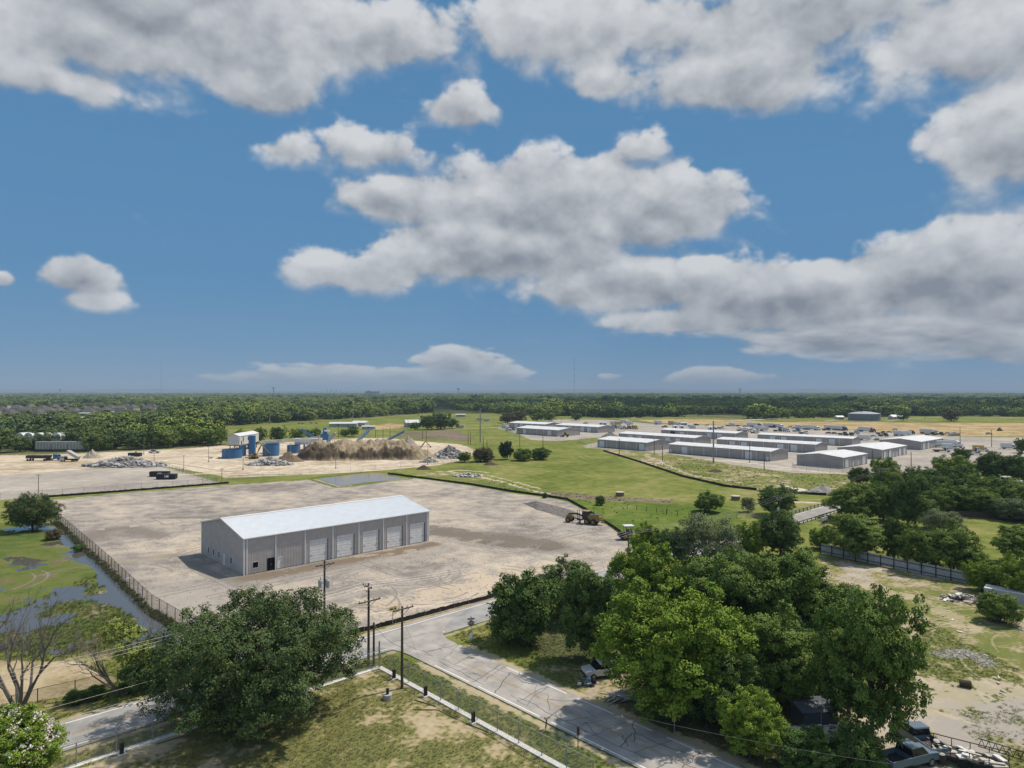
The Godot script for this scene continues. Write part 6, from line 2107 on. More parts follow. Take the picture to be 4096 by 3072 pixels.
	part(MB.new().prism(V([-2.9, .2, 2.9, .2, 3.1, 1.9, -3.1, 1.9]), -1.2, 1.2), "bin", mat("black paint", .015, .015, .016, 0.6), sk)
	part(MB.new().box(Vector3(0.6, 2.3, 0), Vector3(1.0, .8, .8)), "pump_box", mat("pale panel", .60, .61, .62, 0.4), sk)
	# two black containers on the paved lot
	for e in [[Vector3(-136.36, 0, -261.67), "black roll-off container farther back on the paved lot"], [Vector3(-129.48, 0, -253.51), "black roll-off container nearer on the paved lot"]]:
		var c := thing("container", e[1], "container", e[0], 0.07, "black containers")
		part(MB.new().prism(V([-3.4, .2, 3.4, .2, 3.5, 2.0, -3.5, 2.0]), -1.2, 1.2), "box", mat("black paint", .015, .015, .016, 0.6), c)
		for k in 9:
			part(MB.new().box(Vector3(-3.1 + k * .78, 1.05, 1.24), Vector3(.12, 1.6, .1)), "rib", mat("black paint", .015, .015, .016, 0.6), c)
		part(MB.new().box(Vector3(0.45, 1.2, 1.32), Vector3(1.5, .75, .04)), "placard", mat("placard", .70, .71, .72, 0.5), c)
		part(MB.new().box(Vector3(0.1, 1.2, 1.345), Vector3(.35, .35, .02)), "emblem", mat("placard ink", .03, .05, .10, 0.5), c)
	for k in 6:
		solo(MB.new().box(Vector3(0, .3, 0), Vector3(1.9, .6, .7)), "concrete_block", mat("concrete", .42, .41, .39, 0.9), "pale concrete barrier block in the row along the sand road", "barrier", Vector3(-148 + k * 4.2, 0, -332.0 - k * 0.6), 0.1, "barrier blocks on the sand road")

# ---------------------------------------------------------------- the near things
func motor_grader() -> void:
	var a := Vector3(14.89, 0, -170.74)
	var b := Vector3(20.31, 0, -167.54)
	var d := (a - b).normalized()
	var t := thing("motor_grader", "yellow motor grader with dark cab at the silt fence", "grader", b - d * 0.6, yaw_of(d))
	var y := worn("machine yellow", .42, .29, .06, 0.5, tone_tex, 0.8)
	var dk := mat("dark frame metal", .03, .03, .03, 0.7)
	var gl := mat("car glass", .015, .018, .022, 0.06)
	var wm := wheel_mesh(.72, .42)
	for p in [[0.4, 1.05], [0.4, -1.05], [2.1, 1.05], [2.1, -1.05], [7.2, 1.1], [7.2, -1.1]]:
		var w := put(wm, "wheel", mat("tyre", .022, .022, .022, 0.9), t, Vector3(p[0], .72, p[1]))
		put(rim_mesh(.72, .42), "rim", y, w)
	part(MB.new().prism(V([-1.2, .95, 1.9, .95, 1.9, 2.2, 1.3, 2.5, -1.0, 2.35, -1.25, 1.9]), -.85, .85), "engine_hood", y, t)
	part(MB.new().box(Vector3(.3, 2.44, 0), Vector3(2.5, .12, 1.4)), "hood_top", mat("hood dark", .06, .075, .09, 0.35), t)
	part(MB.new().cyl(Vector3(.9, 2.4, .4), Vector3(.8, 3.2, .4), .09, 8), "exhaust", dk, t)
	var cab := part(MB.new().prism(V([2.0, 1.0, 3.4, 1.0, 3.6, 2.0, 3.45, 3.1, 1.95, 3.1]), -.75, .75), "cab", dk, t)
	part(MB.new().prism(V([2.12, 1.7, 3.3, 1.7, 3.3, 2.95, 2.12, 2.95]), -.77, .77), "window", gl, cab)
	part(MB.new().box(Vector3(2.7, 3.2, 0), Vector3(1.95, .18, 1.75)), "cab_roof", worn("faded yellow roof", .55, .42, .2, 0.6, tone_tex, 0.8), cab)
	part(MB.new().tube([Vector3(3.3, 1.7, 0), Vector3(5.2, 2.3, 0), Vector3(7.2, 2.1, 0), Vector3(8.0, 1.3, 0)], [.2, .22, .22, .3], 6), "front_frame", dk, t)
	part(MB.new().box(Vector3(7.3, 1.35, 0), Vector3(1.2, 1.0, 1.2)), "front_block", y, t)
	part(MB.new().bar(Vector3(7.2, .72, -1.0), Vector3(7.2, .72, 1.0), .2, .2), "front_axle", y, t)
	part(MB.new().bar(Vector3(7.0, 1.2, 0), Vector3(4.3, .95, 0), .3, .2), "drawbar", dk, t)
	part(MB.new().tube([Vector3(4.4, .75, 0), Vector3(4.4, .95, 0)], [.75, .75], 14), "blade_circle", dk, t)
	part(MB.new().prism(V([-.1, .1, .1, .1, .2, .4, .1, .75, -.1, .75]), -1.9, 1.9, Basis(Vector3.UP, 0.5), Vector3(4.4, 0, 0)), "blade", worn("blade steel", .22, .2, .18, 0.4, tone_tex, 0.8, 0.5), t)
	for s in [-1.0, 1.0]:
		part(MB.new().cyl(Vector3(4.7, 1.0, s * .5), Vector3(4.9, 3.3, s * .55), .07, 6), "lift_cylinder", dk, t)
	part(MB.new().bar(Vector3(4.9, 2.2, -.7), Vector3(4.9, 2.2, .7), .25, .25), "saddle", dk, t)
	var rip := part(MB.new().bar(Vector3(-1.7, .8, -.8), Vector3(-1.7, .8, .8), .2, .3), "ripper", y, t)
	for k in 5:
		part(MB.new().tube([Vector3(-1.2, 1.3, -.7 + k * .35), Vector3(-1.9, 1.5, -.7 + k * .35), Vector3(-2.3, .45, -.7 + k * .35)], [.06, .07, .04], 5), "tine", y, rip)

func roller() -> void:
	var t := thing("road_roller", "road roller with white canopy half behind the small bright tree", "roller", Vector3(25.82, 0, -150.62), 0.15)
	var y := worn("machine yellow", .42, .29, .06, 0.5, tone_tex, 0.8)
	var dk := mat("dark frame metal", .03, .03, .03, 0.7)
	part(MB.new().cyl(Vector3(2.3, .78, -1.05), Vector3(2.3, .78, 1.05), .78, 18), "drum", worn("drum steel", .3, .28, .26, 0.4, tone_tex, 0.8, 0.5), t)
	part(MB.new().box(Vector3(2.2, 1.0, 0), Vector3(2.2, .5, 2.4)), "drum_frame", y, t)
	for s in [-1.0, 1.0]:
		var w := put(wheel_mesh(.78, .5), "wheel", mat("tyre", .022, .022, .022, 0.9), t, Vector3(-1.0, .78, s * .85))
		put(rim_mesh(.78, .5), "rim", y, w)
		for x in [-.7, .9]:
			part(MB.new().box(Vector3(x, 2.3, s * .75), Vector3(.09, 1.5, .09)), "canopy_post", dk, t)
	part(MB.new().prism(V([-2.2, .8, 1.0, .8, 1.0, 1.6, -1.6, 1.75, -2.2, 1.5]), -.8, .8), "hood", dk, t)
	part(MB.new().box(Vector3(.1, 3.1, 0), Vector3(2.2, .16, 1.9)), "canopy", mat("canopy white", .72, .72, .72, 0.5), t)
	part(MB.new().box(Vector3(.0, 1.9, 0), Vector3(.6, .7, .6)), "seat", dk, t)
	part(MB.new().box(Vector3(.75, 1.9, 0), Vector3(.25, .8, .5)), "console", dk, t)

func near_things() -> void:
	rng.seed = 600
	var galv := mat("galvanised wire", .30, .31, .31, 0.6, 0.0)
	var green_post := mat("weathered fence steel", .06, .075, .075, 0.7, 0.0)
	# barbed security fence on its concrete strip
	var corner := Vector3(-15.84, 0, -80.92)
	var right := corner + WX * 33.0
	var left := corner - UX * 34.0
	chain_fence("barbed chain-link fence along the main road on a white strip", [corner.x, corner.z, right.x, right.z], 2.05, 3.0, 0.085, 0.0045, galv, 1, "security_fence")
	chain_fence("barbed chain-link fence along the side street on a white strip", [left.x, left.z, corner.x, corner.z], 2.05, 3.0, 0.085, 0.0045, galv, 1, "security_fence")
	var conc := worn("white concrete", .84, .83, .80, 0.85, tone_tex2, 0.5)
	var strip := MB.new()
	for e in [[right, 33], [left, 34]]:
		var d: Vector3 = (e[0] - corner).normalized()
		for k in 11:
			var l := 3.0
			strip.bar(corner + d * (k * l + .01) + Vector3(0, .02, 0), corner + d * (k * l + l - .01) + Vector3(0, .02, 0), 0.62, 0.22)
	solo(strip, "concrete_kerb", conc, "white concrete mow strip under the barbed fence", "kerb")
	part(MB.new().cyl(corner, corner + Vector3(0, 3.2, 0), .09, 8), "corner_post", galv, get_node("security_fence"))
	for k in 4:
		var p: Vector3 = [corner + WX * 3.9 + UX * -.5, corner + WX * 10.0 + UX * -.5, corner + WX * 18.0 + UX * -.5, corner - UX * 27.5 + WX * .6][k]
		var bo := thing("guard_post", ["steel guard post nearest the utility pole by the fence", "second steel guard post along the barbed fence", "third steel guard post along the barbed fence", "lone steel guard post near the lower left street"][k], "post", p, yaw_of(UX))
		var st := worn("rusty steel", .13, .10, .085, 0.8, tone_tex, 0.9, 0.3)
		for s in [-1.0, 1.0]:
			part(MB.new().box(Vector3(s * .13, .55, 0), Vector3(.05, 1.1, .28)), "flange", st, bo)
		part(MB.new().box(Vector3(0, .54, 0), Vector3(.22, 1.08, .05)), "web", st, bo)
		part(MB.new().box(Vector3(0, .05, 0), Vector3(.7, .14, .6)), "footing", conc, bo)
	var stub := thing("standpipe", "black pipe in a round concrete collar on the lawn", "pipe", Vector3(-13.34, 0, -72.68))
	part(MB.new().cyl(Vector3(0, 0, 0), Vector3(0, .55, 0), .5, 16), "collar", mat("concrete", .42, .41, .39, 0.9), stub)
	part(MB.new().cyl(Vector3(0, .5, 0), Vector3(0, 1.15, 0), .16, 10), "pipe", mat("black paint", .015, .015, .016, 0.6), stub)
	for k in 5:
		var q: Vector3 = [Vector3(-9.19, 0, -71.64), Vector3(-8.86, 0, -70.14), Vector3(-6.56, 0, -69.06), Vector3(-32.13, 0, -64.23), Vector3(-3.37, 0, -66.36)][k]
		solo(MB.new().cyl(Vector3(-1.4, .08, 0), Vector3(1.4, .08, 0), .05, 6), "loose_pole", mat("stick", .12, .14, .06, 0.9), ["thin pole lying upper on the lawn by the fence", "thin pole lying lower on the lawn by the fence", "thin pole lying below the second guard post", "thin pole lying under the big oak's left side", "thin pole lying near the third guard post"][k], "pole", q, [2.6, 3.1, 2.4, 0.7, 2.5][k])
	# utility poles and wires
	var pa := Vector3(-24.13, 0, -87.12)
	var pb := Vector3(-17.24, 0, -81.44)
	var pd := Vector3(-12.2, 0, -75.24)
	utility_pole("utility pole with three grey transformers above the big oak", pa, 11.2, [[0.5, UX, 2.6]], 3)
	utility_pole("utility pole with two crossarms at the fence corner", pb, 9.9, [[0.35, WX, 2.0], [2.1, UX, 3.0]])
	utility_pole("utility pole with one crossarm standing on the lawn", pd, 9.1, [[0.25, UX, 2.7]])
	utility_pole("bare stub pole close beside the fence corner pole", Vector3(-16.61, 0, -81.44), 5.2, [], 0, 0.16)
	var base := pb
	var pe := base + UX * 50.0 + WX * 1.0
	var pf := base + UX * 107.5 + WX * 0.5
	var pg := base + UX * 174.5
	utility_pole("utility pole rising from the grove beside the road roller", pe, 8.9, [[0.2, WX, 2.4]])
	utility_pole("utility pole with a transformer by the bridge", pf, 8.8, [[0.2, WX, 2.4]], 1)
	utility_pole("utility pole in the trees before the storage yard", pg, 9.8, [[0.2, WX, 2.4]])
	var off := base - UX * 62.0
	var line := [off, pb, pe, pf, pg, base + UX * 250.0]
	var hs := [9.5, 9.6, 8.8, 8.7, 9.7, 9.5]
	var names := ["from the fence corner pole to the lower left", "from the fence corner pole to the grove pole", "from the grove pole to the bridge pole", "from the bridge pole to the storage yard", "beyond the storage yard pole"]
	for k in 5:
		for w in 3:
			var o: Vector3 = WX * [-1.0, 0.0, 1.0][w]
			wire(["far", "middle", "near"][w] + " wire " + names[k], line[k] + o + Vector3(0, hs[k] + .2, 0), line[k + 1] + o + Vector3(0, hs[k + 1] + .2, 0), 1.0)
	wire("low cable from the fence corner pole to the lower left", off + Vector3(0, 6.4, 0), pb + Vector3(0, 6.2, 0), 1.1)
	wire("lowest cable from the fence corner pole to the lower left", off + Vector3(0, 5.2, 0), pb + Vector3(0, 5.0, 0), 1.2)
	wire("low cable from the fence corner pole to the grove pole", pb + Vector3(0, 6.2, 0), pe + Vector3(0, 6.0, 0), 1.3, 0.022)
	wire("cable from the lawn pole down to the fence corner stub", pd + Vector3(0, 4.6, 0), Vector3(-16.61, 0, -81.44) + Vector3(0, 5.0, 0), 0.5, 0.03)
	for w in 3:
		var o2: Vector3 = UX * [-1.0, 0.2, 1.0][w]
		wire(["outer", "middle", "inner"][w] + " wire from the transformer pole to the corner pole", pa + o2 + Vector3(0, 11, 0), pb + o2 * 0.8 + Vector3(0, 8.0, 0), 0.25)
		wire(["outer", "middle", "inner"][w] + " wire between the lawn pole and the corner pole", pd + o2 + Vector3(0, 9.1, 0), pb + o2 + Vector3(0, 7.9, 0), 0.3)
	wire("guy wire from the lawn pole to the roadside ground", pd + Vector3(0, 8.0, 0), pd + UX * 5.0 + WX * -3.0, 0.0, 0.012)
	wire("long thin roadside cable running beside the cracked road", pd + Vector3(0, 4.4, 0), pd + WX * 45.0 + UX * 15.0 + Vector3(0, 4.0, 0), 1.2, 0.008)
	# signs
	var post := mat("sign post", .30, .31, .32, 0.5, 0.5)
	var ye := mat("sign yellow", .62, .50, .035, 0.6)
	var bk := mat("black paint", .015, .015, .016, 0.6)
	var s1 := thing("arrow_sign", "yellow sign with black double arrow beside the dirt lot", "sign", Vector3(-16.84, 0, -95.66), yaw_of(UX))
	part(MB.new().box(Vector3(0, 1.2, 0), Vector3(.07, 2.4, .07)), "sign_post", post, s1)
	part(MB.new().box(Vector3(0, 2.25, .05), Vector3(1.3, .66, .03)), "panel", ye, s1)
	part(MB.new().prism(V([-.52, 0, -.28, -.22, -.28, -.08, .28, -.08, .28, -.22, .52, 0, .28, .22, .28, .08, -.28, .08, -.28, .22]), 0, .01, Basis.IDENTITY, Vector3(0, 2.25, .068)), "arrow", bk, s1)
	var s2 := thing("stop_sign", "stop sign with two street name blades at the corner", "sign", Vector3(-5.4, 0, -89.29), yaw_of(UX) - 0.5)
	part(MB.new().box(Vector3(0, 1.5, 0), Vector3(.07, 3.0, .07)), "sign_post", post, s2)
	var octo := []
	for k in 8:
		octo.append(Vector2(cos(TAU * (k + .5) / 8), sin(TAU * (k + .5) / 8)) * .42)
	part(MB.new().prism(octo, -.01, .01, Basis.IDENTITY, Vector3(0, 2.45, .06)), "panel", mat("stop panel", .17, .12, .08, 0.6), s2)
	text_on("STOP", .5, mat("sign white", .70, .68, .62, 0.6), s2, Vector3(0, 2.45, .075))
	part(MB.new().box(Vector3(0, 3.0, 0), Vector3(.95, .2, .03)), "name_blade", mat("sign blue", .09, .20, .27, 0.6), s2)
	part(MB.new().box(Vector3(0, 3.22, 0), Vector3(.03, .2, .95)), "name_blade", mat("sign blue", .09, .20, .27, 0.6), s2)
	part(MB.new().tube([Vector3(-.1, .3, .1), Vector3(-.05, .6, .1), Vector3(0, .95, .05), Vector3(.02, 1.2, .03)], [.2, .28, .22, .06], 8), "plastic_bag", mat("white plastic", .74, .74, .74, 0.5), s2)
	var s3 := thing("object_marker", "yellow and black striped marker post at the shaded roadside", "sign", Vector3(15.57, 0, -65.11), yaw_of(WX) + PI + 0.9)
	part(MB.new().box(Vector3(0, 1.0, 0), Vector3(.06, 2.0, .06)), "sign_post", post, s3)
	part(MB.new().box(Vector3(0, 1.75, .04), Vector3(.34, .95, .02)), "panel", ye, s3)
	for k in 4:
		part(MB.new().prism(V([-.16, -.12, .16, .06, .16, .17, -.16, -.01]), 0, .01, Basis.IDENTITY, Vector3(0, 1.44 + k * .2, .052)), "stripe", bk, s3)
	var s4 := thing("road_sign", "brown-backed narrow sign at the near road edge", "sign", Vector3(6.05, 0, -62.19), yaw_of(WX) + 0.3)
	part(MB.new().box(Vector3(0, 1.1, 0), Vector3(.06, 2.2, .06)), "sign_post", worn("rusty steel", .13, .10, .085, 0.8, tone_tex, 0.9, 0.3), s4)
	part(MB.new().box(Vector3(0, 1.85, -.04), Vector3(.3, .8, .02)), "panel", mat("sign back", .16, .10, .07, 0.6), s4)
	var mb := thing("mailbox", "leaning pale mailbox between the fence and the road", "mailbox", Vector3(3.4, 0, -66.31), yaw_of(WX))
	part(MB.new().bar(Vector3(-.15, 0, 0), Vector3(0, 1.0, 0), .1, .1), "post", worn("arm wood", .24, .20, .16, 0.9, tone_tex, 0.7), mb)
	part(MB.new().prism(V([-.11, 0, .11, 0, .11, .14, .06, .24, -.06, .24, -.11, .14]), -.26, .26, Basis.IDENTITY, Vector3(0, 1.0, 0)), "box", mat("mailbox tan", .48, .42, .34, 0.5), mb)
	var hy := thing("fire_hydrant", "silver fire hydrant on the verge below the silt fence", "hydrant", Vector3(-21.26, 0, -92.79))
	part(MB.new().tube([Vector3(0, 0, 0), Vector3(0, .08, 0), Vector3(0, .1, 0), Vector3(0, .7, 0), Vector3(0, .85, 0)], [.22, .22, .15, .15, .06], 10), "barrel", mat("hydrant silver", .5, .51, .52, 0.5), hy)
	part(MB.new().cyl(Vector3(-.26, .5, 0), Vector3(.26, .5, 0), .08, 8), "outlet", mat("hydrant silver", .5, .51, .52, 0.5), hy)
	solo(MB.new().tube([Vector3(-.5, .0, 0), Vector3(0, .2, 0), Vector3(.5, 0, 0)], [.12, .38, .1], 8), "boulder", mat("pale stone", .5, .44, .36, 0.9), "pale boulder on the verge by the silt fence", "boulder", Vector3(-10.49, 0, -102.19))
	# the fence along the ditch and the lot's silt fences
	chain_fence("dark chain-link fence between the flooded ditch and the lot", [-115.47, -171.39, -107.42, -162.67, -77.64, -129.13, -54.35, -102.19, -47.73, -95.97, -42.19, -90.91], 2.3, 3.0, 0.10, 0.0065, green_post)
	chain_fence("chain-link fence along the front of the paved lot", [-162.61, -202.88, -156.09, -206.15, -142.64, -214.56, -128.68, -224.81, -105.53, -241.85], 2.0, 5.0, 0.16, 0.006, galv)
	chain_fence("chain-link fence between the paved lot and the sandy road", [-105.53, -241.85, -126.13, -264.78, -156.45, -300.39], 2.0, 5.0, 0.16, 0.006, galv)
	chain_fence("white-topped chain-link fence along the sandy road behind the pond", [-105.53, -241.85, -94.92, -257.16, -75.49, -272.86, -57.78, -285.05, -38.67, -300.39, -24.43, -317.47], 1.9, 6.0, 0.2, 0.006, galv)
	chain_fence("chain-link fence at the foot of the woods", [-271.6, -341.77, -260.96, -344.41, -231.54, -353.97, -204.61, -371.65, -181.44, -392.91, -173.79, -409.12], 2.0, 6.0, 0.25, 0.008, green_post)
	chain_fence("fence around the nearest wide storage building", [121.4, -292.52, 117.85, -281.46, 133.01, -272.03, 146.76, -262.44], 2.2, 5.0, 0.25, 0.008, galv)
	chain_fence("curved fence round the gravel pad left of the storage buildings", [49.72, -392.91, 44.35, -403.57, 41.57, -428.77, 44.88, -445.91, 57.29, -452.69], 1.8, 5.0, 0.3, 0.008, galv)
	chain_fence("fence along the far storage buildings' drive", [-17.33, -641.44, -3.78, -567.94, 6.1, -515.44], 1.8, 5.0, 0.3, 0.008, galv)
	chain_fence("weedy fence left of the side street", [-51.76, -70.14, -50.23, -71.81, -47.56, -73.82, -44.51, -76.52], 1.5, 3.0, 0.12, 0.006, green_post)
	silt_fence("black silt fence behind the lot towards the paved lot", [-145.61, -209.04, -127.33, -222.02, -105.87, -237.98, -101.42, -241.85])
	silt_fence("black silt fence curving along the lot's far right side", [-49.4, -268.76, -33.28, -254.96, -14.43, -237.98, -0.08, -221.47, 9.74, -212.52, 16.84, -205.21, 20.55, -187.17, 23.2, -171.06, 25.36, -157.79])
	silt_fence("black silt fence along the side street", [-26.12, -87.63, -22.16, -91.28, -12.77, -99.48, -2.72, -108.5, 0.91, -111.88])
	silt_fence("long black silt fence across the green field", [50.19, -371.65, 58.98, -316.35, 65.72, -260.15, 73.61, -233.63, 81.38, -224.81], 0.9)
	silt_fence("short black silt fence near the gravel mound by the bridge", [91.7, -217.17, 99.56, -214.05], 0.9)
	for k in 8:
		var fp: Vector3 = [Vector3(32.37, 0, -189.95), Vector3(34.67, 0, -187.96), Vector3(36.99, 0, -186), Vector3(39.4, 0, -184.09), Vector3(41.37, 0, -181.11), Vector3(41.59, 0, -181.47), Vector3(43.94, 0, -179.29), Vector3(46.18, 0, -176.46)][k]
		solo(MB.new().tube([Vector3(0, -.1, 0), Vector3(.03, 1.3, 0)], [.09, .08], 6), "fence_post", wood(), "weathered fence post in the row across the meadow", "post", fp, rnd(0, 6), "meadow fence posts")
	for e in [["stone tank in the middle of the green field", Vector3(34.03, 0, -213.03)], ["stone tank beside the round meadow tree", Vector3(67.9, 0, -205.21)]]:
		var wt := thing("stone_tank", e[0], "tank", e[1])
		part(MB.new().tube([Vector3(0, 0, 0), Vector3(0, 1.15, 0)], [1.35, 1.3], 18), "wall", worn("tank stone", .33, .25, .20, 0.9, tone_tex, 0.5), wt)
		part(MB.new().tube([Vector3(0, 1.15, 0), Vector3(0, 1.3, 0)], [1.42, 1.42], 18), "rim", mat("tank rim", .52, .47, .40, 0.9), wt)
	# bridge
	var c0 := Vector3(-3.1, 0, -102.4)
	var rail := mat("guardrail steel", .46, .47, .48, 0.5, 0.4)
	var t0 := 96.0
	for s in [-1.0, 1.0]:
		var g := thing("guardrail", "grey guardrail on the %s side of the bridge" % ("far" if s < 0 else "near"), "guardrail", c0 + UX * t0 + WX * s * 3.7, yaw_of(UX))
		part(MB.new().prism(V([-.03, .55, .02, .5, -.02, .65, .04, .75, -.02, .85, .0, .9, -.05, .9]), 0, 34, Basis(Vector3.UP, PI / 2)), "rail", rail, g)
		for k in 15:
			part(MB.new().box(Vector3(k * 2.4 + .2, .42, -.1 * s), Vector3(.15, .95, .18)), "rail_post", wood(), g)
	var hw := thing("culvert_headwall", "concrete culvert headwall with three round pipe mouths", "culvert", Vector3(77.52, 0, -167.54), yaw_of(UX))
	part(MB.new().box(Vector3(0, .9, -.2), Vector3(3.4, 1.8, .3)), "headwall", mat("concrete", .42, .41, .39, 0.9), hw)
	for k in 3:
		part(MB.new().tube([Vector3(-1.05 + k * 1.05, .65, -.04), Vector3(-1.05 + k * 1.05, .65, 0.0)], [.44, .44], 14), "pipe_mouth", mat("pipe dark", .015, .014, .013, 1.0), hw)
	var gate := thing("pipe_gate", "low pipe fence corral beside the grey-green tree", "fence", Vector3(59.02, 0, -175.08), 0.25)
	for k in 3:
		part(MB.new().cyl(Vector3(-4, .4 + k * .45, 0), Vector3(5, .4 + k * .45, 0), .04, 6), "rail", mat("pipe steel", .4, .4, .4, 0.5, 0.4), gate)
		part(MB.new().cyl(Vector3(5, .4 + k * .45, 0), Vector3(6, .4 + k * .45, 7), .04, 6), "rail", mat("pipe steel", .4, .4, .4, 0.5, 0.4), gate)
	for x in [-4.0, -1.0, 2.0, 5.0]:
		part(MB.new().cyl(Vector3(x, 0, 0), Vector3(x, 1.4, 0), .06, 6), "post", mat("pipe steel", .4, .4, .4, 0.5, 0.4), gate)
	# white metal fence of the salvage yard
	var fa := Vector3(62.8, 0, -137.66)
	var fb := Vector3(77.9, 0, -115.93)
	var fd := (fb - fa).normalized()
	var wf := thing("metal_fence", "pale sheet metal fence with dark frames behind the salvage yard", "fence", fa, yaw_of(fd))
	var n := int(fa.distance_to(fb) / 2.4)
	var pm := rib_panel(2.36, .1, 2.1, 2.1, .25, .03).mesh()
	for k in n:
		put(pm, "fence_panel", worn("fence sheet", .50, .53, .57, 0.5, tone_tex2, 0.2), wf, Vector3(k * 2.4 + .02, 0, 0))
		part(MB.new().box(Vector3(k * 2.4, 1.05, .08), Vector3(.14, 2.2, .1)), "post", mat("dark frame metal", .03, .03, .03, 0.7), wf)
		for y in [.55, 1.7]:
			part(MB.new().box(Vector3(k * 2.4 + 1.2, y, .08), Vector3(2.3, .1, .08)), "rail", mat("dark frame metal", .03, .03, .03, 0.7), wf)
	# the salvage yard
	vehicle("suv", "suv", "white SUV under the bright tree by the road", "car", 10.49, -78.59, PI + 0.25, "white")
	var p1 := vehicle("pickup", "pickup_truck", "blue pickup seen from behind with junk in its bed", "car", 37.84, -63.11, 1.7, "steelblue")
	for k in 9:
		put(rocks[k % 7], "junk", [mat("scrap pale", .5, .47, .42, .8), mat("scrap brown", .2, .15, .11, .9), mat("scrap white", .7, .7, .7, .6)][k % 3], p1, Vector3(rnd(-2.5, -.7), rnd(.9, 1.2), rnd(-.6, .6))).scale = Vector3.ONE * rnd(.16, .36)
	vehicle("pickup", "pickup_truck", "old blue-grey pickup with rusty roof beside the shrub", "car", 34.88, -59.88, 0.35, "steelblue")
	var tr := thing("junk_trailer", "flat trailer of white scrap with a rusty lattice ramp", "trailer", Vector3(40.44, 0, -59.96), -0.62)
	part(MB.new().box(Vector3(0, .75, 0), Vector3(5.6, .14, 2.2)), "deck", worn("rusty steel", .13, .10, .085, 0.8, tone_tex, 0.9, 0.3), tr)
	for k in 26:
		part(MB.new().box(Vector3(rnd(-2.5, 2.3), rnd(.85, 1.15), rnd(-.9, .9)), Vector3(rnd(.3, 1.4), rnd(.04, .2), rnd(.2, .7)), Basis(Vector3.UP, rnd(0, 3))), "scrap", [mat("scrap white", .7, .7, .7, .6), mat("scrap pale", .5, .47, .42, .8)][k % 2], tr)
	for z in [-1.1, 1.1]:
		part(MB.new().bar(Vector3(-2.8, 1.5, z), Vector3(2.8, 1.5, z), .07, .07), "side_rail", worn("rusty steel", .13, .10, .085, 0.8, tone_tex, 0.9, 0.3), tr)
		for x in [-2.8, -1.4, 0.0, 1.4, 2.8]:
			part(MB.new().box(Vector3(x, 1.1, z), Vector3(.07, .8, .07)), "stanchion", mats["rusty steel"], tr)
		for x in [-.5, .6]:
			put(wheel_mesh(.38, .22), "wheel", mat("tyre", .022, .022, .022, 0.9), tr, Vector3(x, .38, z))
	var la := MB.new()
	for s in 2:
		la.bar(Vector3(.6, 1.3 + s * .7, -1.25), Vector3(5.2, 1.0 + s * .7, -1.25), .07, .07)
	for k in 9:
		la.bar(Vector3(.6 + k * .5, 1.3 - k * .03, -1.25), Vector3(.85 + k * .5, 2.0 - k * .03, -1.25), .05, .05)
		la.bar(Vector3(.85 + k * .5, 2.0 - k * .03, -1.25), Vector3(1.1 + k * .5, 1.28 - k * .03, -1.25), .05, .05)
	part(la, "lattice", mats["rusty steel"], tr)
	for e in [[Vector3(37.83, 0, -60.69), "pale topped barrel beside the pickups"], [Vector3(38.02, 0, -60.04), "dark barrel with pale lid by the trailer"]]:
		var ba := thing("barrel", e[1], "barrel", e[0])
		part(MB.new().tube([Vector3(0, 0, 0), Vector3(0, .3, 0), Vector3(0, .32, 0), Vector3(0, .6, 0), Vector3(0, .62, 0), Vector3(0, .9, 0)], [.29, .29, .31, .31, .29, .29], 14), "drum", mats["rusty steel"], ba)
		part(MB.new().cyl(Vector3(0, .9, 0), Vector3(0, .93, 0), .27, 14), "lid", mat("scrap pale", .5, .47, .42, .8), ba)
	for k in 3:
		solo(MB.new().tube([Vector3(0, .05, 0), Vector3(0, .14, 0), Vector3(0, .23, 0)], [.3, .36, .3], 14), "tyre", mat("tyre", .022, .022, .022, 0.9), ["loose tyre beside the pickup's nose", "loose tyre behind the blue pickup", "loose tyre near the white SUV"][k], "tyre", [Vector3(37.12, 0, -60.52), Vector3(39.46, 0, -62.89), Vector3(9.26, 0, -76.84)][k])
	var pr := solo(MB.new().tube([Vector3(-.55, .4, 0), Vector3(.55, .4, 0)], [.4, .4], 14, false).tube([Vector3(-.55, .4, 0), Vector3(.55, .4, 0)], [.34, .34], 14, false), "pipe_section", worn("rusty pipe", .10, .07, .05, 0.9, tone_tex, 0.9), "short rusty pipe lying alone on the pale ground", "pipe", Vector3(50.52, 0, -75.55), -0.5)
	var sd := small_house("tool_shed", "dark sheet metal shed under the trees by the road", Vector3(29.73, 0, -66.85), 0.1, Vector3(3.4, 2.2, 2.6), .3, mat("shed sheet", .10, .115, .14, 0.5), mat("shed sheet", .10, .115, .14, 0.5), false, "", "shed", 0)
	part(MB.new().box(Vector3(0, 1.1, 1.33), Vector3(.06, 2.0, .05)), "seam", mat("scrap pale", .5, .47, .42, .8), sd)
	var ct := thing("container", "white-roofed storage container half behind green shrubs", "container", Vector3(77.42, 0, -105.56), -0.75)
	part(MB.new().box(Vector3(0, 1.0, 0), Vector3(6.0, 2.0, 2.4)), "box", mat("container grey", .36, .40, .44, 0.6), ct)
	part(MB.new().box(Vector3(0, 2.03, 0), Vector3(6.05, .08, 2.45)), "roof", mat("canopy white", .72, .72, .72, 0.5), ct)
	for k in 13:
		part(MB.new().box(Vector3(-2.8 + k * .46, 1.0, 1.22), Vector3(.12, 1.85, .06)), "rib", mat("container grey", .36, .40, .44, 0.6), ct)
	# lumber, debris and litter
	var lp := thing("lumber_pile", "heap of grey weathered boards by the shaded roadside", "lumber pile", Vector3(11.81, 0, -72.51), 0.2)
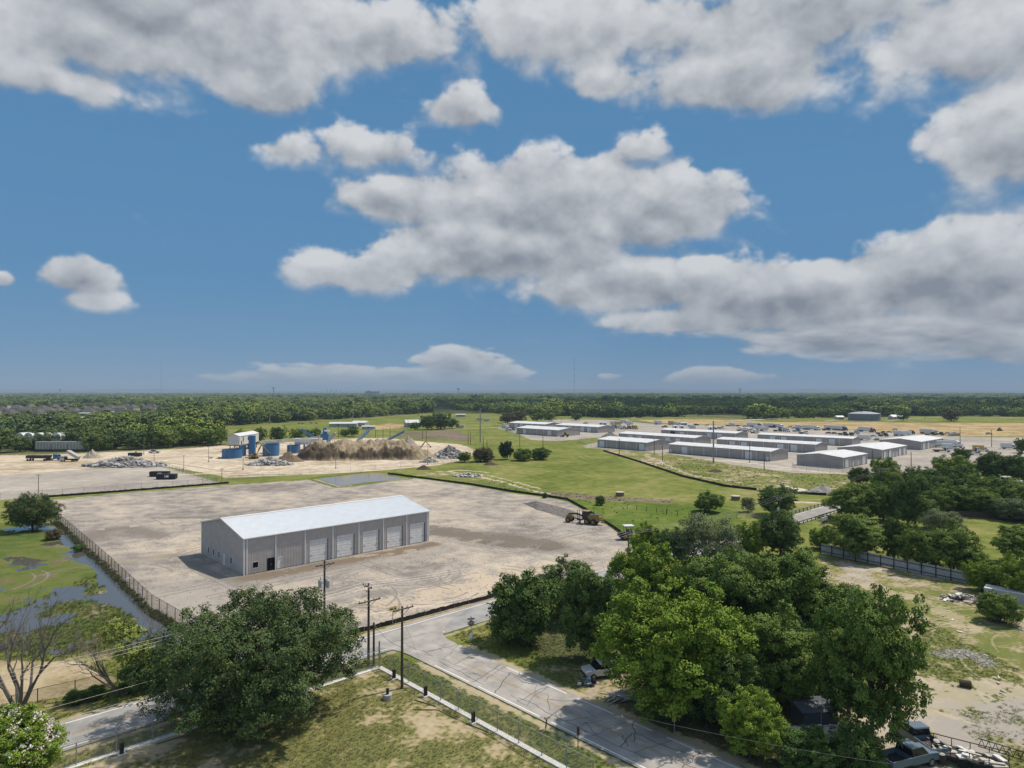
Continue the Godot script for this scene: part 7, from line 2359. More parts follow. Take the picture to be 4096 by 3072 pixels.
	for k in 46:
		part(MB.new().box(Vector3(rnd(-1.2, 1.2), rnd(.05, .75), rnd(-.6, .6)), Vector3(rnd(1.2, 3.2), .05, .16), Basis.from_euler(Vector3(rnd(-.15, .15), rnd(-.55, .55), rnd(-.2, .2)))), "board", [mat("board grey", .42, .40, .38, .9), mat("board pale", .55, .53, .5, .9), mat("board dark", .25, .23, .21, .9)][k % 3], lp)
	var dp := thing("debris_pile", "tangled pile of boards and white sheets below the metal fence's end", "debris", Vector3(71.05, 0, -106.82), -0.3)
	for k in 60:
		var a2 := rnd(0, TAU)
		var d2 := sqrt(rng.randf())
		part(MB.new().box(Vector3(cos(a2) * 3.4 * d2, rnd(.05, 1.3 - d2), sin(a2) * 1.7 * d2), Vector3(rnd(.3, 2.2), rnd(.03, .2), rnd(.1, .7)), Basis.from_euler(Vector3(rnd(-.5, .5), rnd(0, 6), rnd(-.5, .5)))), "scrap", [mat("scrap white", .7, .7, .7, .6), mat("scrap pale", .5, .47, .42, .8), mat("scrap brown", .2, .15, .11, .9), mat("board grey", .42, .40, .38, .9)][k % 4], dp)
	var sb := thing("scrap_heap", "white scrap boat hull and rails behind the roadside shrubs", "debris", Vector3(28.87, 0, -64.14), 0.1)
	part(MB.new().prism(V([-2.4, .3, 2.0, .2, 2.8, 1.0, -2.5, 1.0]), -.8, .8), "hull", mat("scrap white", .7, .7, .7, .6), sb)
	part(MB.new().bar(Vector3(-3.0, 1.9, .9), Vector3(3.0, 1.7, .9), .08, .08), "rail", mat("scrap pale", .5, .47, .42, .8), sb)
	for k in 14:
		part(MB.new().box(Vector3(rnd(-2.6, 2.6), rnd(1.0, 1.3), rnd(-.8, .8)), Vector3(rnd(.2, .9), .1, rnd(.2, .6)), Basis(Vector3.UP, rnd(0, 3))), "scrap", [mat("scrap white", .7, .7, .7, .6), mat("scrap brown", .2, .15, .11, .9)][k % 2], sb)
	var sb2 := thing("scrap_heap", "dark heap of scrap with blue drum next to the white SUV", "debris", Vector3(8.33, 0, -76.06), 0.2)
	for k in 12:
		part(MB.new().box(Vector3(rnd(-.9, .9), rnd(.1, .5), rnd(-.5, .5)), Vector3(rnd(.2, .7), rnd(.1, .4), rnd(.2, .5)), Basis(Vector3.UP, rnd(0, 3))), "scrap", [mat("board dark", .25, .23, .21, .9), mat("dark frame metal", .03, .03, .03, 0.7), mat("scrap white", .7, .7, .7, .6)][k % 3], sb2)
	part(MB.new().cyl(Vector3(.2, 0, .2), Vector3(.2, .9, .2), .3, 12), "drum", paint_of("blue"), sb2)
	solo(MB.new().tube([Vector3(-.4, .1, 0), Vector3(0, .4, .1), Vector3(.3, .75, 0), Vector3(.35, .9, 0)], [.3, .45, .25, .08], 9), "plastic_bag", mat("white plastic", .74, .74, .74, 0.5), "white bag caught on the chain-link fence by the ditch", "bag", Vector3(-66.35, 0, -116.84))
	for k in 70:
		var q3: Vector3
		if k < 40:
			q3 = Vector3(61.78, 0, -116.84).lerp(Vector3(73.2, 0, -107.07), rng.randf()).lerp(Vector3(58.39, 0, -83.25).lerp(Vector3(50.23, 0, -67.1), rng.randf()), rng.randf())
		elif k < 55:
			q3 = Vector3(70.13, 0, -99.92).lerp(Vector3(70.57, 0, -93.66), rng.randf()) + Vector3(rnd(-2, 2), 0, rnd(-3, 3))
		else:
			q3 = Vector3(95.12, 0, -244.49).lerp(Vector3(77.03, 0, -244.49), rng.randf()) + Vector3(rnd(-9, 9), 0, rnd(-6, 6))
		var sz := rnd(.08, .32) * (2.0 if k > 54 else 1.0)
		solo(MB.new().box(Vector3(0, .03, 0), Vector3(sz * rnd(.8, 3.4), rnd(.02, .12), sz * rnd(.4, 1.0)), Basis.from_euler(Vector3(rnd(-.3, .3), rnd(0, 6), rnd(-.3, .3)))), "scrap_piece", [mat("scrap white", .7, .7, .7, .6), mat("scrap pale", .5, .47, .42, .8), mat("scrap white", .7, .7, .7, .6), mat("board grey", .42, .40, .38, .9)][k % 4], "%s scrap lying %s" % [["small white", "pale wooden", "white plastic", "grey board"][k % 4], "on the salvage yard ground" if k < 40 else ("near the white-roofed container" if k < 55 else "in the weedy field beyond the bridge")], "scrap", q3 + Vector3(0, .06, 0), 0.0, "scrap on the rough ground")
	# low brown board fence and house at the right
	var bf := thing("board_fence", "low brown board fence along the lane at the right", "fence", Vector3(109.7, 0, -179.65), yaw_of((Vector3(136.62, 0, -173.38) - Vector3(109.7, 0, -179.65)).normalized()))
	for k in 34:
		part(MB.new().box(Vector3(k * .85, .75, 0), Vector3(.8, 1.5, .05)), "board", worn("fence board", .17, .12, .09, 0.9, tone_tex, 0.6), bf)
	var gl2 := worn("brown shingle", .20, .18, .165, 0.9, tone_tex, 0.5)
	small_house("house", "grey-roofed house between the trees at the right edge", Vector3(153.77, 0, -212.52), -0.35, Vector3(13, 2.7, 8), 2.0, mat("house brick", .35, .25, .19, .9), gl2, true, "", "house")
	var cp := thing("carport", "white flat carport roof in front of the grey-roofed house", "carport", Vector3(150.33, 0, -200.6), -0.2)
	part(MB.new().box(Vector3(0, 2.6, 0), Vector3(8, .14, 5.5)), "roof", mat("canopy white", .72, .72, .72, 0.5), cp)
	for x in [-3.7, 3.7]:
		for z in [-2.5, 2.5]:
			part(MB.new().box(Vector3(x, 1.3, z), Vector3(.12, 2.6, .12)), "post", rail, cp)
	vehicle("tractor", "semi_truck", "white truck cab farther behind the grey-roofed house", "truck", 174.43, -237.98, PI + .2, "white", "white")
	vehicle("tractor", "semi_truck", "white truck cab nearer behind the grey-roofed house", "truck", 170.22, -227.1, PI + .2, "white", "white")

# ---------------------------------------------------------------- the storage yard, trucks and the far country
func far_things() -> void:
	var four := [.83, .705, .335, .205]
	var rows := [
		["storage building farthest back at the left with brownish trees behind", 28.35, -578.07, -2.84, -607.87, 40.63, -596.52, [.79, .65, .365, .21], [], -1],
		["short storage building with a loader parked at its end", 33.88, -491.66, 3.5, -524.65, 49.52, -509.31, [.8, .215], [.03, .97], -1],
		["storage building right of the loader with two tall white doors", 68.18, -534.53, 36.79, -571.18, 81.95, -549.08, [.79, .65, .36, .21], [], -1],
		["short storage building nearest the curved fence", 74.23, -371.56, 50.54, -399.44, 89.72, -386.94, [.91, .105], [.025, .975], -1],
		["long storage building just behind the short one by the curved fence", 110.71, -409.25, 71.94, -455.44, 122.51, -421.39, four, [], -1],
		["back storage building with one dark open doorway", 150.32, -453.82, 110.28, -499.68, 161.9, -464.27, four, [], 0],
		["longest storage building at the front facing the weedy ground", 121.65, -317.43, 84, -362.09, 133.29, -328.44, [.83, .2], [.03, .98], -1],
		["long storage building in the middle row right of centre", 161.43, -358.87, 121.28, -400.48, 172.76, -369.24, four, [], -1],
		["long storage building at the back right before the truck rows", 203.55, -403.43, 161.42, -444.61, 214.48, -412.11, four, [], -1]]
	for r in rows:
		storage(r[0], [r[1], r[2]], [r[3], r[4]], [r[5], r[6]], true, r[7], r[8], r[9])
	storage("wide storage building nearest the camera with a blue sign", [141.33, -288.21], [127.67, -302.77], [161.43, -307.13], false, [.13, .84], [.4, .6], -1, .5)
	storage("wide storage building in the middle with four tall doors", [178.86, -326.48], [164.43, -341.3], [207.28, -352.44], false, [.1, .3, .7, .89], [.44, .58], -1, .51)
	storage("wide storage building farthest back beside the white trucks", [229.73, -379.1], [214.8, -394.91], [261.15, -407.72], false, [.1, .3, .7, .89], [.44, .58], -1, .51)
	# loader and trailers by the left storage buildings
	var ld := thing("wheel_loader", "yellow wheel loader at the end of the short storage building", "loader", Vector3(38.59, 0, -487.3), 3.0)
	var y := worn("machine yellow", .42, .29, .06, 0.5, tone_tex, 0.8)
	part(MB.new().box(Vector3(-1.4, 1.6, 0), Vector3(2.4, 1.2, 1.8)), "engine", y, ld)
	part(MB.new().box(Vector3(.2, 2.4, 0), Vector3(1.4, 1.8, 1.5)), "cab", mat("car glass", .015, .018, .022, 0.06), ld)
	part(MB.new().box(Vector3(.2, 3.35, 0), Vector3(1.6, .15, 1.7)), "cab_roof", y, ld)
	part(MB.new().bar(Vector3(.8, 1.4, 0), Vector3(3.0, .7, 0), 1.2, .4), "arm", y, ld)
	part(MB.new().prism(V([2.8, .1, 4.0, .1, 3.4, .5, 3.1, 1.2, 2.8, 1.2]), -1.3, 1.3), "bucket", mat("dark frame metal", .03, .03, .03, 0.7), ld)
	for x in [-1.5, 1.6]:
		for s in [-1.0, 1.0]:
			put(wheel_mesh(.75, .5), "wheel", mat("tyre", .022, .022, .022, 0.9), ld, Vector3(x, .75, s * 1.0))
	# [kind, colour, box colour, x, z, yaw, name, label]
	rng.seed = 777
	var fleet := [
		["box_truck", "white", "white", 224.65, -636.86, "white box truck at the left end of the farthest truck row"],
		["semi", "black", "white", 224.37, -619.18, "white semi trailer with dark cab in the farthest truck row"],
		["trailer", "white", "white", 209.01, -571.57, "white trailer just left of the pair in mid yard"],
		["trailer", "white", "white", 209.22, -560.8, "white trailer nearest the camera in the mid yard pair"],
		["trailer", "white", "white", 234.22, -619.18, "tall white trailer in the far row left of the pole"],
		["flatbed", "dark", "dark", 235.76, -610.7, "dark flatbed beside the tall white trailer"],
		["semi", "white", "white", 238.87, -606.55, "white semi at the middle of the far truck row"],
		["box_truck", "white", "white", 223.68, -550.42, "white box truck among the black wrecks in mid yard"],
		["flatbed", "black", "black", 218.1, -553.83, "black flatbed wreck left of the mid yard box truck"],
		["car", "silver", "white", 253.55, -614.91, "silver car alone in the far lane"],
		["suv", "white", "white", 248.17, -594.42, "white van beside the silver car"],
		["tractor", "blue", "blue", 232.44, -550.42, "dark blue truck cab in mid yard"],
		["box_truck", "white", "white", 253.23, -594.42, "white box truck left of the far right pair"],
		["flatbed", "white", "dark", 225.42, -521.47, "white flatbed nearest the long storage roof"],
		["box_truck", "white", "white", 254.31, -582.77, "white box truck right beside the long white semi"],
		["semi", "white", "white", 256.56, -575.26, "long white semi at the right of the far row"],
		["flatbed", "black", "black", 264.44, -567.94, "black flatbed at the start of the dark truck cluster"],
		["semi", "brown", "white", 274.66, -575.26, "white trailer with brown cab in the dark truck cluster"],
		["semi", "dark", "white", 276.63, -567.94, "second white trailer in the dark truck cluster"],
		["car", "black", "white", 245.57, -524.53, "black car in front of the dark truck cluster"],
		["car", "black", "white", 248.96, -521.47, "black sedan right of the front black car"],
		["flatbed", "black", "black", 249.68, -509.56, "black carrier under the dark cluster's front"],
		["flatbed", "black", "black", 249.74, -500.97, "black flatbed with white deck load"],
		["tractor", "silver", "silver", 265.56, -521.47, "silver truck cab right of the dark cluster"],
		["suv", "silver", "white", 287.26, -560.8, "pale SUV behind the silver truck cab"],
		["trailer", "white", "white", 236.04, -452.69, "large white trailer beside the pole at the storage roof end"],
		["semi", "brown", "white", 288.72, -547.04, "white semi with brown cab pointing right"],
		["car", "white", "white", 262.56, -489.97, "white car in the lane right of the large trailer"],
		["car", "grey", "white", 244.92, -452.69, "grey car by the wide storage building's corner"],
		["flatbed", "black", "black", 270.94, -492.68, "black carrier with ramps in the right part of the yard"],
		["flatbed", "brown", "black", 283.2, -518.44, "brown-cabbed black flatbed behind the carrier"],
		["suv", "white", "white", 321.82, -567.94, "white SUV at the tan field's edge"],
		["car", "silver", "white", 300, -537.16, "silver car below the SUV at the field's edge"],
		["trailer", "white", "white", 285.77, -498.18, "white trailer left of the black semi cab"],
		["trailer", "white", "white", 291.83, -500.97, "white trailer touching the black semi cab"],
		["tractor", "black", "black", 306.23, -518.44, "black semi cab at the tan field's edge"],
		["trailer", "white", "white", 321.28, -524.53, "long pale trailer behind the wide storage roof"],
		["box_truck", "white", "white", 326.16, -521.47, "white box truck beside the long pale trailer"],
		["flatbed", "dark", "dark", 313.89, -506.66, "dark flatbed in front of the long pale trailer"],
		["flatbed", "dark", "dark", 320.08, -506.66, "dark flatbed at the grey block wall"],
		["suv", "white", "white", 332.31, -515.44, "white van behind the grey block wall"],
		["suv", "white", "white", 341.02, -521.47, "second white van behind the grey block wall"],
		["box_truck", "white", "white", 207.91, -636.86, "white box truck alone at the left of the far lane"],
		["car", "brown", "white", 211.82, -632.34, "brown car beside the lone box truck"],
		["car", "silver", "white", 215.32, -623.5, "silver car left of the farthest truck row"],
		["car", "grey", "white", 203.43, -636.86, "grey car left of the lone box truck"],
		["pickup", "brown", "white", 207.23, -578.99, "brown pickup in mid yard"],
		["mixer", "white", "white", 189.71, -560.8, "white mixer truck nearest the back storage roof"],
		["mixer", "white", "white", 191.49, -550.42, "white mixer truck in the middle of the three"],
		["mixer", "white", "white", 190.55, -530.77, "white mixer truck nearest the long storage roof"],
		["flatbed", "white", "dark", 183.93, -594.42, "white truck with flat deck beside the car lane"],
		["suv", "black", "white", 175.87, -586.61, "black SUV behind the dark tall pole"],
		["shed", "white", "white", 169.94, -578.99, "small white shed beside the black SUV"],
		["car", "white", "white", 186.53, -646.08, "white car alone near the tan field"],
		["suv", "black", "white", 177.78, -650.79, "dark SUV at the left of the far lane"],
		["box_truck", "white", "white", 160.14, -598.41, "white truck beside the grey display shed"],
		["shed", "grey", "silver", 164.32, -623.5, "grey display shed with pale roof"],
		["shed", "white", "white", 168.41, -655.58, "white display shed left in the pair"],
		["shed", "white", "silver", 165.49, -655.58, "pale display shed left of the white one"],
		["box_truck", "white", "white", 161.13, -655.58, "white truck right of the yellow trailer"],
		["box_truck", "white", "white", 158.9, -660.43, "white truck close beside the yellow trailer"],
		["trailer", "white", "yellow", 156.88, -665.36, "yellow trailer at the far lane"],
		["trailer", "white", "white", 144.91, -670.36, "lone white trailer at the edge of the green"],
		["shed", "white", "white", 145.39, -602.45, "white shed in front of the yellow trailer"],
		["shed", "white", "white", 150.39, -598.41, "white shed in front of the display pair"],
		["pickup", "brown", "white", 139.06, -614.91, "brown pickup by the white sheds"],
		["box_truck", "white", "white", 100.25, -670.36, "white box truck at the back of the left truck group"],
		["box_truck", "steelblue", "steelblue", 90.81, -598.41, "bluish truck in the left truck group"],
		["trailer", "yellow", "yellow", 102.14, -650.79, "yellow trailer in the left truck group"],
		["box_truck", "white", "white", 94.39, -594.42, "white box truck at the front of the left truck group"],
		["box_truck", "tan", "white", 96.83, -586.61, "tan-cabbed box truck in the left truck group"],
		["semi", "white", "white", 116.54, -696.53, "white semi at the back of the left truck group"],
		["trailer", "white", "white", 115.38, -660.43, "tall white trailer right in the left truck group"],
		["box_truck", "white", "white", 103.81, -590.49, "white truck at the right of the left truck group"],
		["flatbed", "black", "black", 100.97, -590.49, "black flatbed in the left truck group"],
		["box_truck", "yellow", "yellow", 107.04, -586.61, "yellow box truck ending the left truck group"],
		["shed", "white", "white", 87.68, -665.36, "white shed left behind the storage roof"],
		["shed", "white", "white", 90.94, -660.43, "white shed right behind the storage roof"],
		["tractor", "white", "white", 74, -675.43, "white truck cab on the empty grey pad"],
		["box_truck", "white", "white", -3.83, -575.26, "white box truck beside the far fence"],
		["trailer", "white", "white", -6.74, -606.55, "white trailer in front of the far storage building"],
		["pickup", "blue", "blue", 0.63, -567.94, "blue pickup before the short storage building"],
		["pickup", "white", "white", -2.7, -560.8, "white pickup beside the blue one"],
		["flatbed", "white", "dark", 233.87, -367.06, "white flatbed truck nearest among the parked white trucks"],
		["box_truck", "white", "white", 247.09, -381.17, "white box truck second among the parked white trucks"],
		["semi", "white", "white", 256.24, -396.4, "long white semi behind the parked white trucks"],
		["semi", "white", "white", 264.02, -407.25, "farthest long white semi of the parked white trucks"],
		["box_truck", "white", "yellow", 257.03, -370.11, "truck with yellow box behind the trees"],
		["flatbed", "white", "white", 250.43, -367.06, "white truck left of the yellow box truck"],
		["pickup", "white", "white", 240.46, -349.81, "white pickup above the dense trees"],
		["box_truck", "white", "white", 284.16, -386.11, "white box truck facing the camera at the right edge"],
		["suv", "silver", "white", 362.07, -512.48, "grey van with trailer on the tan field"],
		["camper", "white", "white", -45.63, -598.41, "white camper trailer beside the barn's trees"],
		["camper", "silver", "white", -64.68, -713.24, "old grey camper behind the barn's trees"],
		["camper", "white", "white", -36.67, -761.98, "white camper by the far shed at right of the pasture"],
		["camper", "white", "white", -28.09, -736.8, "second white camper near the tall steel pole"]]
	var kinds := {"box_truck": ["box_truck", "truck"], "semi": ["semi_truck", "truck"], "trailer": ["cargo_trailer", "trailer"], "tractor": ["semi_truck", "truck"], "flatbed": ["flatbed_truck", "truck"], "mixer": ["mixer_truck", "truck"], "car": ["car", "car"], "suv": ["suv", "car"], "pickup": ["pickup_truck", "car"], "shed": ["shed", "shed"], "camper": ["camper", "camper"]}
	for f in fleet:
		var yaw := -1.2 + rnd(-.12, .12)
		var k: String = f[0]
		if k in ["car", "suv", "pickup"]:
			yaw = rnd(-.9, .5) + (PI if rng.randf() < .4 else 0.0)
		if f[3] > 100.0 and f[4] > -400.0:
			yaw = -0.35
		if k == "shed":
			yaw = rnd(-.3, .3)
		if k == "camper":
			yaw = rnd(-.15, .15)
		vehicle(k, kinds[k][0], f[5], kinds[k][1], f[3], f[4], yaw, f[1], f[2], "parked vehicles of the storage yard")
	solo(MB.new().box(Vector3(0, .9, 0), Vector3(15, 1.8, .3)), "block_wall", mat("concrete block", .34, .33, .32, .9), "grey block wall before the vans at the field's edge", "wall", Vector3(326.33, 0, -498.18), 0.5)
	var lo := thing("loader", "small brown track loader working on the tan field", "loader", Vector3(404.74, 0, -560.8), 0.3)
	part(MB.new().box(Vector3(0, 1.2, 0), Vector3(2.8, 1.3, 1.7)), "body", mat("paint brown", .17, .09, .05, .6), lo)
	part(MB.new().box(Vector3(.1, 2.3, 0), Vector3(1.2, 1.0, 1.3)), "cab", mat("car glass", .015, .018, .022, 0.06), lo)
	part(MB.new().box(Vector3(0, .4, 0), Vector3(3.2, .8, 2.0)), "tracks", mat("dark frame metal", .03, .03, .03, 0.7), lo)
	part(MB.new().prism(V([1.8, .1, 3.0, .1, 2.4, .9, 1.8, .9]), -1.0, 1.0), "bucket", mat("dark frame metal", .03, .03, .03, 0.7), lo)
	# water tank and its sheds
	var wt := thing("water_tank", "big round grey-blue water tank at the edge of the woods", "water tank", Vector3(400.86, 0, -768.55))
	var shell := worn("tank steel", .20, .235, .285, 0.6, tone_tex2, 0.05)
	part(MB.new().tube([Vector3(0, 0, 0), Vector3(0, 7.6, 0)], [16.6, 16.6], 48), "shell", shell, wt)
	part(MB.new().tube([Vector3(0, 7.6, 0), Vector3(0, 8.7, 0), Vector3(0, 9.6, 0), Vector3(0, 10.1, 0)], [16.9, 12.5, 7.0, 1.0], 48), "dome", mat("tank dome", .38, .40, .43, 0.6), wt)
	part(MB.new().tube([Vector3(0, 7.5, 0), Vector3(0, 7.75, 0)], [16.8, 16.8], 48), "rim", mat("tank dome", .38, .40, .43, 0.6), wt)
	part(MB.new().cyl(Vector3(-6, 9.4, 6), Vector3(-6, 10.4, 6), .5, 8), "vent", mat("tank dome", .38, .40, .43, 0.6), wt)
	part(MB.new().cyl(Vector3(0, 1.2, 16.5), Vector3(0, 1.2, 16.9), .6, 12), "manhole", mat("dark frame metal", .03, .03, .03, 0.7), wt)
	var pale := mat("pale wall", .46, .45, .42, .9)
	var wr := mat("pale roof", .70, .71, .72, 0.5)
	small_house("pump_house", "small pump house left of the water tank", Vector3(382.3, 0, -788.94), .1, Vector3(8.5, 3.0, 6), 1.6, pale, wr)
	small_house("pump_house", "pump house right of the water tank under a dark tree", Vector3(452.3, 0, -795.98), .15, Vector3(14, 3.2, 8), 2.2, pale, wr)
	# farm buildings
	var bw2 := worn("barn wall", .46, .47, .48, .8, tone_tex2, .1)
	small_house("barn", "long low white barn in the pasture behind the conveyors", Vector3(-156.41, 0, -627.89), .07, Vector3(25, 3.2, 9), 1.2, bw2, wr, false, "", "barn", 2)
	small_house("barn", "short white barn joined at the long barn's right end", Vector3(-144.12, 0, -641.44), -.15, Vector3(13, 3.4, 11), 1.6, bw2, wr, false, "", "barn", 1)
	small_house("barn", "open-ended low shed in front of the long white barn", Vector3(-124.41, 0, -586.61), .05, Vector3(11, 2.6, 6), .6, bw2, wr, false, "", "barn", 1)
	small_house("barn", "weathered white barn left of the barn's trees", Vector3(-92.5, 0, -627.89), .35, Vector3(14, 4.0, 11), 2.6, bw2, wr, false, "", "barn", 1)
	small_house("farm_shed", "white open shed at the far end of the pasture", Vector3(-66.65, 0, -873.98), .1, Vector3(12, 3.0, 8), .6, bw2, wr, false, "", "shed", 1)
	small_house("long_shed", "long white roofed shed in the woods below the grey houses", Vector3(-482.21, 0, -736.8), .12, Vector3(26, 4.0, 16), 1.2, bw2, wr, false, "", "shed", 3)
	small_house("long_shed", "low white roofed shed left of the long one in the woods", Vector3(-525.79, 0, -755.53), .08, Vector3(22, 4.0, 9), .8, bw2, wr, false, "", "shed", 2)
	small_house("long_shed", "small white roofed shed at the far left in the woods", Vector3(-538.31, 0, -730.77), .1, Vector3(12, 4.0, 8), .8, bw2, wr, false, "", "shed", 1)
	small_house("long_shed", "tiny white shed above the long one in the woods", Vector3(-547.25, 0, -865.5), .1, Vector3(12, 5.0, 8), .6, bw2, wr, false, "", "shed", 1)
	for k in 5:
		var cx := Vector3(-276.37, 0, -379.55)
		var tn := thing("storage_tank", ["first", "second", "third", "fourth", "fifth"][k] + " white ribbed tank from the left above the trucks", "tank", cx + Vector3(k * 5.2, 0, -4))
		part(MB.new().tube([Vector3(0, 0, -5), Vector3(0, 0, 5)], [2.7, 2.7], 14), "shell", mat("white plastic tank", .70, .70, .69, .6), tn).position.y = 7.0
		part(MB.new().box(Vector3(0, 2.2, 0), Vector3(4.4, 4.4, 9)), "rack", mat("dark frame metal", .03, .03, .03, 0.7), tn)
	for k in 3:
		var sc := thing("container", ["left", "middle", "right"][k] + " white container stacked in the yard behind the trucks", "container", Vector3(-256.07, 0, -370.11) + Vector3(k * 9.0, 0, 0), .05)
		part(MB.new().box(Vector3(0, 3.4, 0), Vector3(8.4, 4.2, 3)), "box", worn("dirty white", .58, .57, .55, .8, tone_tex, .2), sc)
		part(MB.new().box(Vector3(0, .65, 0), Vector3(8.4, 1.3, 3)), "plinth", mat("dark frame metal", .03, .03, .03, 0.7), sc)
		for q in 5:
			part(MB.new().box(Vector3(-3.2 + q * 1.6, 3.4, 1.53), Vector3(.2, 3.8, .1)), "rib", mat("pale panel", .60, .61, .62, 0.4), sc)
	# roofs of the housing estate
	rng.seed = 840
	var roofs := [worn("shingle a", .205, .185, .175, .95, tone_tex, .3), worn("shingle b", .235, .215, .20, .95, tone_tex, .3), worn("shingle c", .17, .155, .15, .95, tone_tex, .3)]
	var bricks := [mat("house brick", .35, .25, .19, .9), mat("house tan", .45, .38, .31, .9), mat("house pale", .55, .52, .48, .9)]
	var spots := [-791.27, -1048.71, -847.76, -1157.63, -714.31, -990.47, -645.75, -919.02, -774.72, -1114.23, -852.01, -1255.43, -687.73, -1024.61, -775.76, -1188.49, -640.97, -990.47, -713.51, -1128.33, -846.23, -1330.36, -665.21, -1073.97, -766.02, -1255.43, -630.14, -1048.71, -764.3, -1291.81, -646.84, -1114.23, -748.85, -1310.8, -634.14, -1128.33, -682.04, -1238, -594.03, -1100.48, -634.96, -1188.49, -667.71, -900.46, -969.97, -1291.81, -919.75, -1291.81, -936.63, -1414.8, -673.82, -979.59, -753.6, -979.59, -588.13, -938.36, -689.18, -1157.63, -844.34, -1371.28]
	for k in spots.size() / 2:
		small_house("house", "%s grey hip-roofed house in the %s of the estate beyond the left woods" % [["broad", "steep", "dark"][k % 3], "nearer rows" if spots[k * 2 + 1] > -1100.0 else "farther rows"], Vector3(spots[k * 2], 0, spots[k * 2 + 1]), rnd(-.5, .5) + (PI / 2 if rng.randf() < .4 else 0.0), Vector3(rnd(15, 20), rnd(3.2, 6), rnd(12, 15)), rnd(4.5, 6.0), pick(bricks), pick(roofs), true, "estate houses with grey hip roofs", "house", 2)
	# poles of the fields and yards
	var lights := [[-149.26, -213.03, 6.61, "light pole on the near edge of the paved lot"], [-162.4, -306.58, 4.98, "light pole at the far end of the rubble"], [-133.79, -275.39, 6.72, "light pole beside the sandy road right of the containers"], [-141.07, -314.12, 7.08, "light pole left of the open blue tank"], [-103.84, -241.85, 5.18, "light pole at the corner of the paved lot"], [-112.37, -282.35, 14.19, "tall light pole before the blue tanks"], [-75.3, -288.74, 8.64, "light pole before the dark cut face"], [-37.83, -303.45, 9.08, "light pole before the bluish rubble"], [-192.14, -352.57, 7.3, "light pole by the woods behind the rubble"]]
	for l in lights:
		light_pole(l[3], l[0], l[1], l[2])
	var steel := mat("pole steel", .30, .29, .28, .6)
	var poles := [[-20.45, -435.04, 22.05, "tall thick steel pole in the green field", .38, steel], [-27.32, -420.69, 8.09, "left thin pole of the twin pair in the field"], [-25.72, -418.71, 8.05, "right thin pole of the twin pair in the field"], [-16.87, -396.4, 6.6, "thin pole with lamp right of the tall steel pole"], [-14.6, -394.65, 4.52, "short thin pole above the field bushes"], [4.57, -398.17, 7.66, "dark pole behind the pale field shrub"], [17.41, -379.55, 9.68, "tall dark pole right of the field bushes"], [54.24, -341.77, 8.97, "dark pole before the short storage building"], [74.52, -353.97, 8.51, "pole with a transformer at the short storage building's corner"], [70.95, -318.61, 7.77, "leaning dark pole in the weedy ground"], [92.41, -309.77, 19.47, "tallest pole before the long front storage building", .34, steel], [109.74, -311.93, 9.22, "pole with transformer before the long front storage building"], [105.38, -282.35, 7.62, "dark pole at the right end of the weedy ground"], [162.42, -304.49, 6.53, "pole between the two wide storage buildings"], [173.37, -293.48, 6.51, "brown pole in the open gravel yard"], [272.68, -411, 11.25, "brown pole behind the white trucks"], [283.99, -399.95, 10.2, "brown pole with a box near the right lane"], [-153.21, -650.79, 19.27, "tall pole at the long white barn", .34, steel], [-244.24, -680.59, 18.64, "tall pole at the left of the pasture", .34, steel], [-464.36, -1048.71, 20.57, "grey tower pole over the left woods", .9, steel], [-62.18, -469.36, 6.42, "pole left of the twin pair behind the heap"], [-55.22, -435.04, 8.37, "brown pole before the brown brush"], [-86.12, -476.88, 8.11, "thin pole behind the long blue conveyor"], [-89.63, -469.36, 7.64, "second thin pole behind the long blue conveyor"], [-96.88, -479.44, 6.92, "thin pole left behind the long blue conveyor"], [-125.34, -487.3, 7.57, "thin pole behind the screening tower"], [-93.39, -606.55, 7.63, "pole at the bare patch before the barn"], [51.19, -702.01, 5.97, "pale pole behind the far storage building"], [482.47, -788.94, 11.39, "lamp pole at the woods' edge by the lane"]]
	for p in poles:
		plain_pole(p[3], p[0], p[1], p[2], p[4] if p.size() > 4 else .16, p[5] if p.size() > 5 else null)
	for w in 3:
		wire(["upper", "middle", "lower"][w] + " wire along the far poles before the storage buildings", Vector3(54.24, 0, -341.77) + Vector3(0, 8 - w * .8, 0), Vector3(70.95, 0, -318.61) + Vector3(0, 7.5 - w * .8, 0), .6, .03)
		wire(["upper", "middle", "lower"][w] + " wire between the tall pole and the pole with transformer", Vector3(70.95, 0, -318.61) + Vector3(0, 7.5 - w * .8, 0), Vector3(109.74, 0, -311.93) + Vector3(0, 8.5 - w * .8, 0), .8, .03)
		wire(["upper", "middle", "lower"][w] + " wire from the tall steel pole to the barn pole", Vector3(-20.45, 0, -435.04) + Vector3(0, 20 - w * 2.5, 0), Vector3(-153.21, 0, -650.79) + Vector3(0, 18 - w * 2.5, 0), 3.0, .05)
		wire(["upper", "middle", "lower"][w] + " wire from the barn pole to the left pasture pole", Vector3(-153.21, 0, -650.79) + Vector3(0, 18 - w * 2.5, 0), Vector3(-244.24, 0, -680.59) + Vector3(0, 17 - w * 2.5, 0), 3.0, .05)
	# masts and towers on the horizon
	for e in [["tall thin radio mast at the left horizon", -2730.0, -5250.0, 300.0, 1.1], ["tall radio mast with three platforms at mid horizon", 480.0, -5200.0, 290.0, 1.5]]:
		var ms := thing("radio_mast", e[0], "mast", Vector3(e[1], 0, e[2]))
		for k in 3:
			part(MB.new().cyl(Vector3(cos(TAU * k / 3) * e[4], 0, sin(TAU * k / 3) * e[4]), Vector3(cos(TAU * k / 3) * e[4], e[3], sin(TAU * k / 3) * e[4]), .35, 4), "chord", mat("mast steel", .30, .29, .30, .6), ms)
		var lat := MB.new()
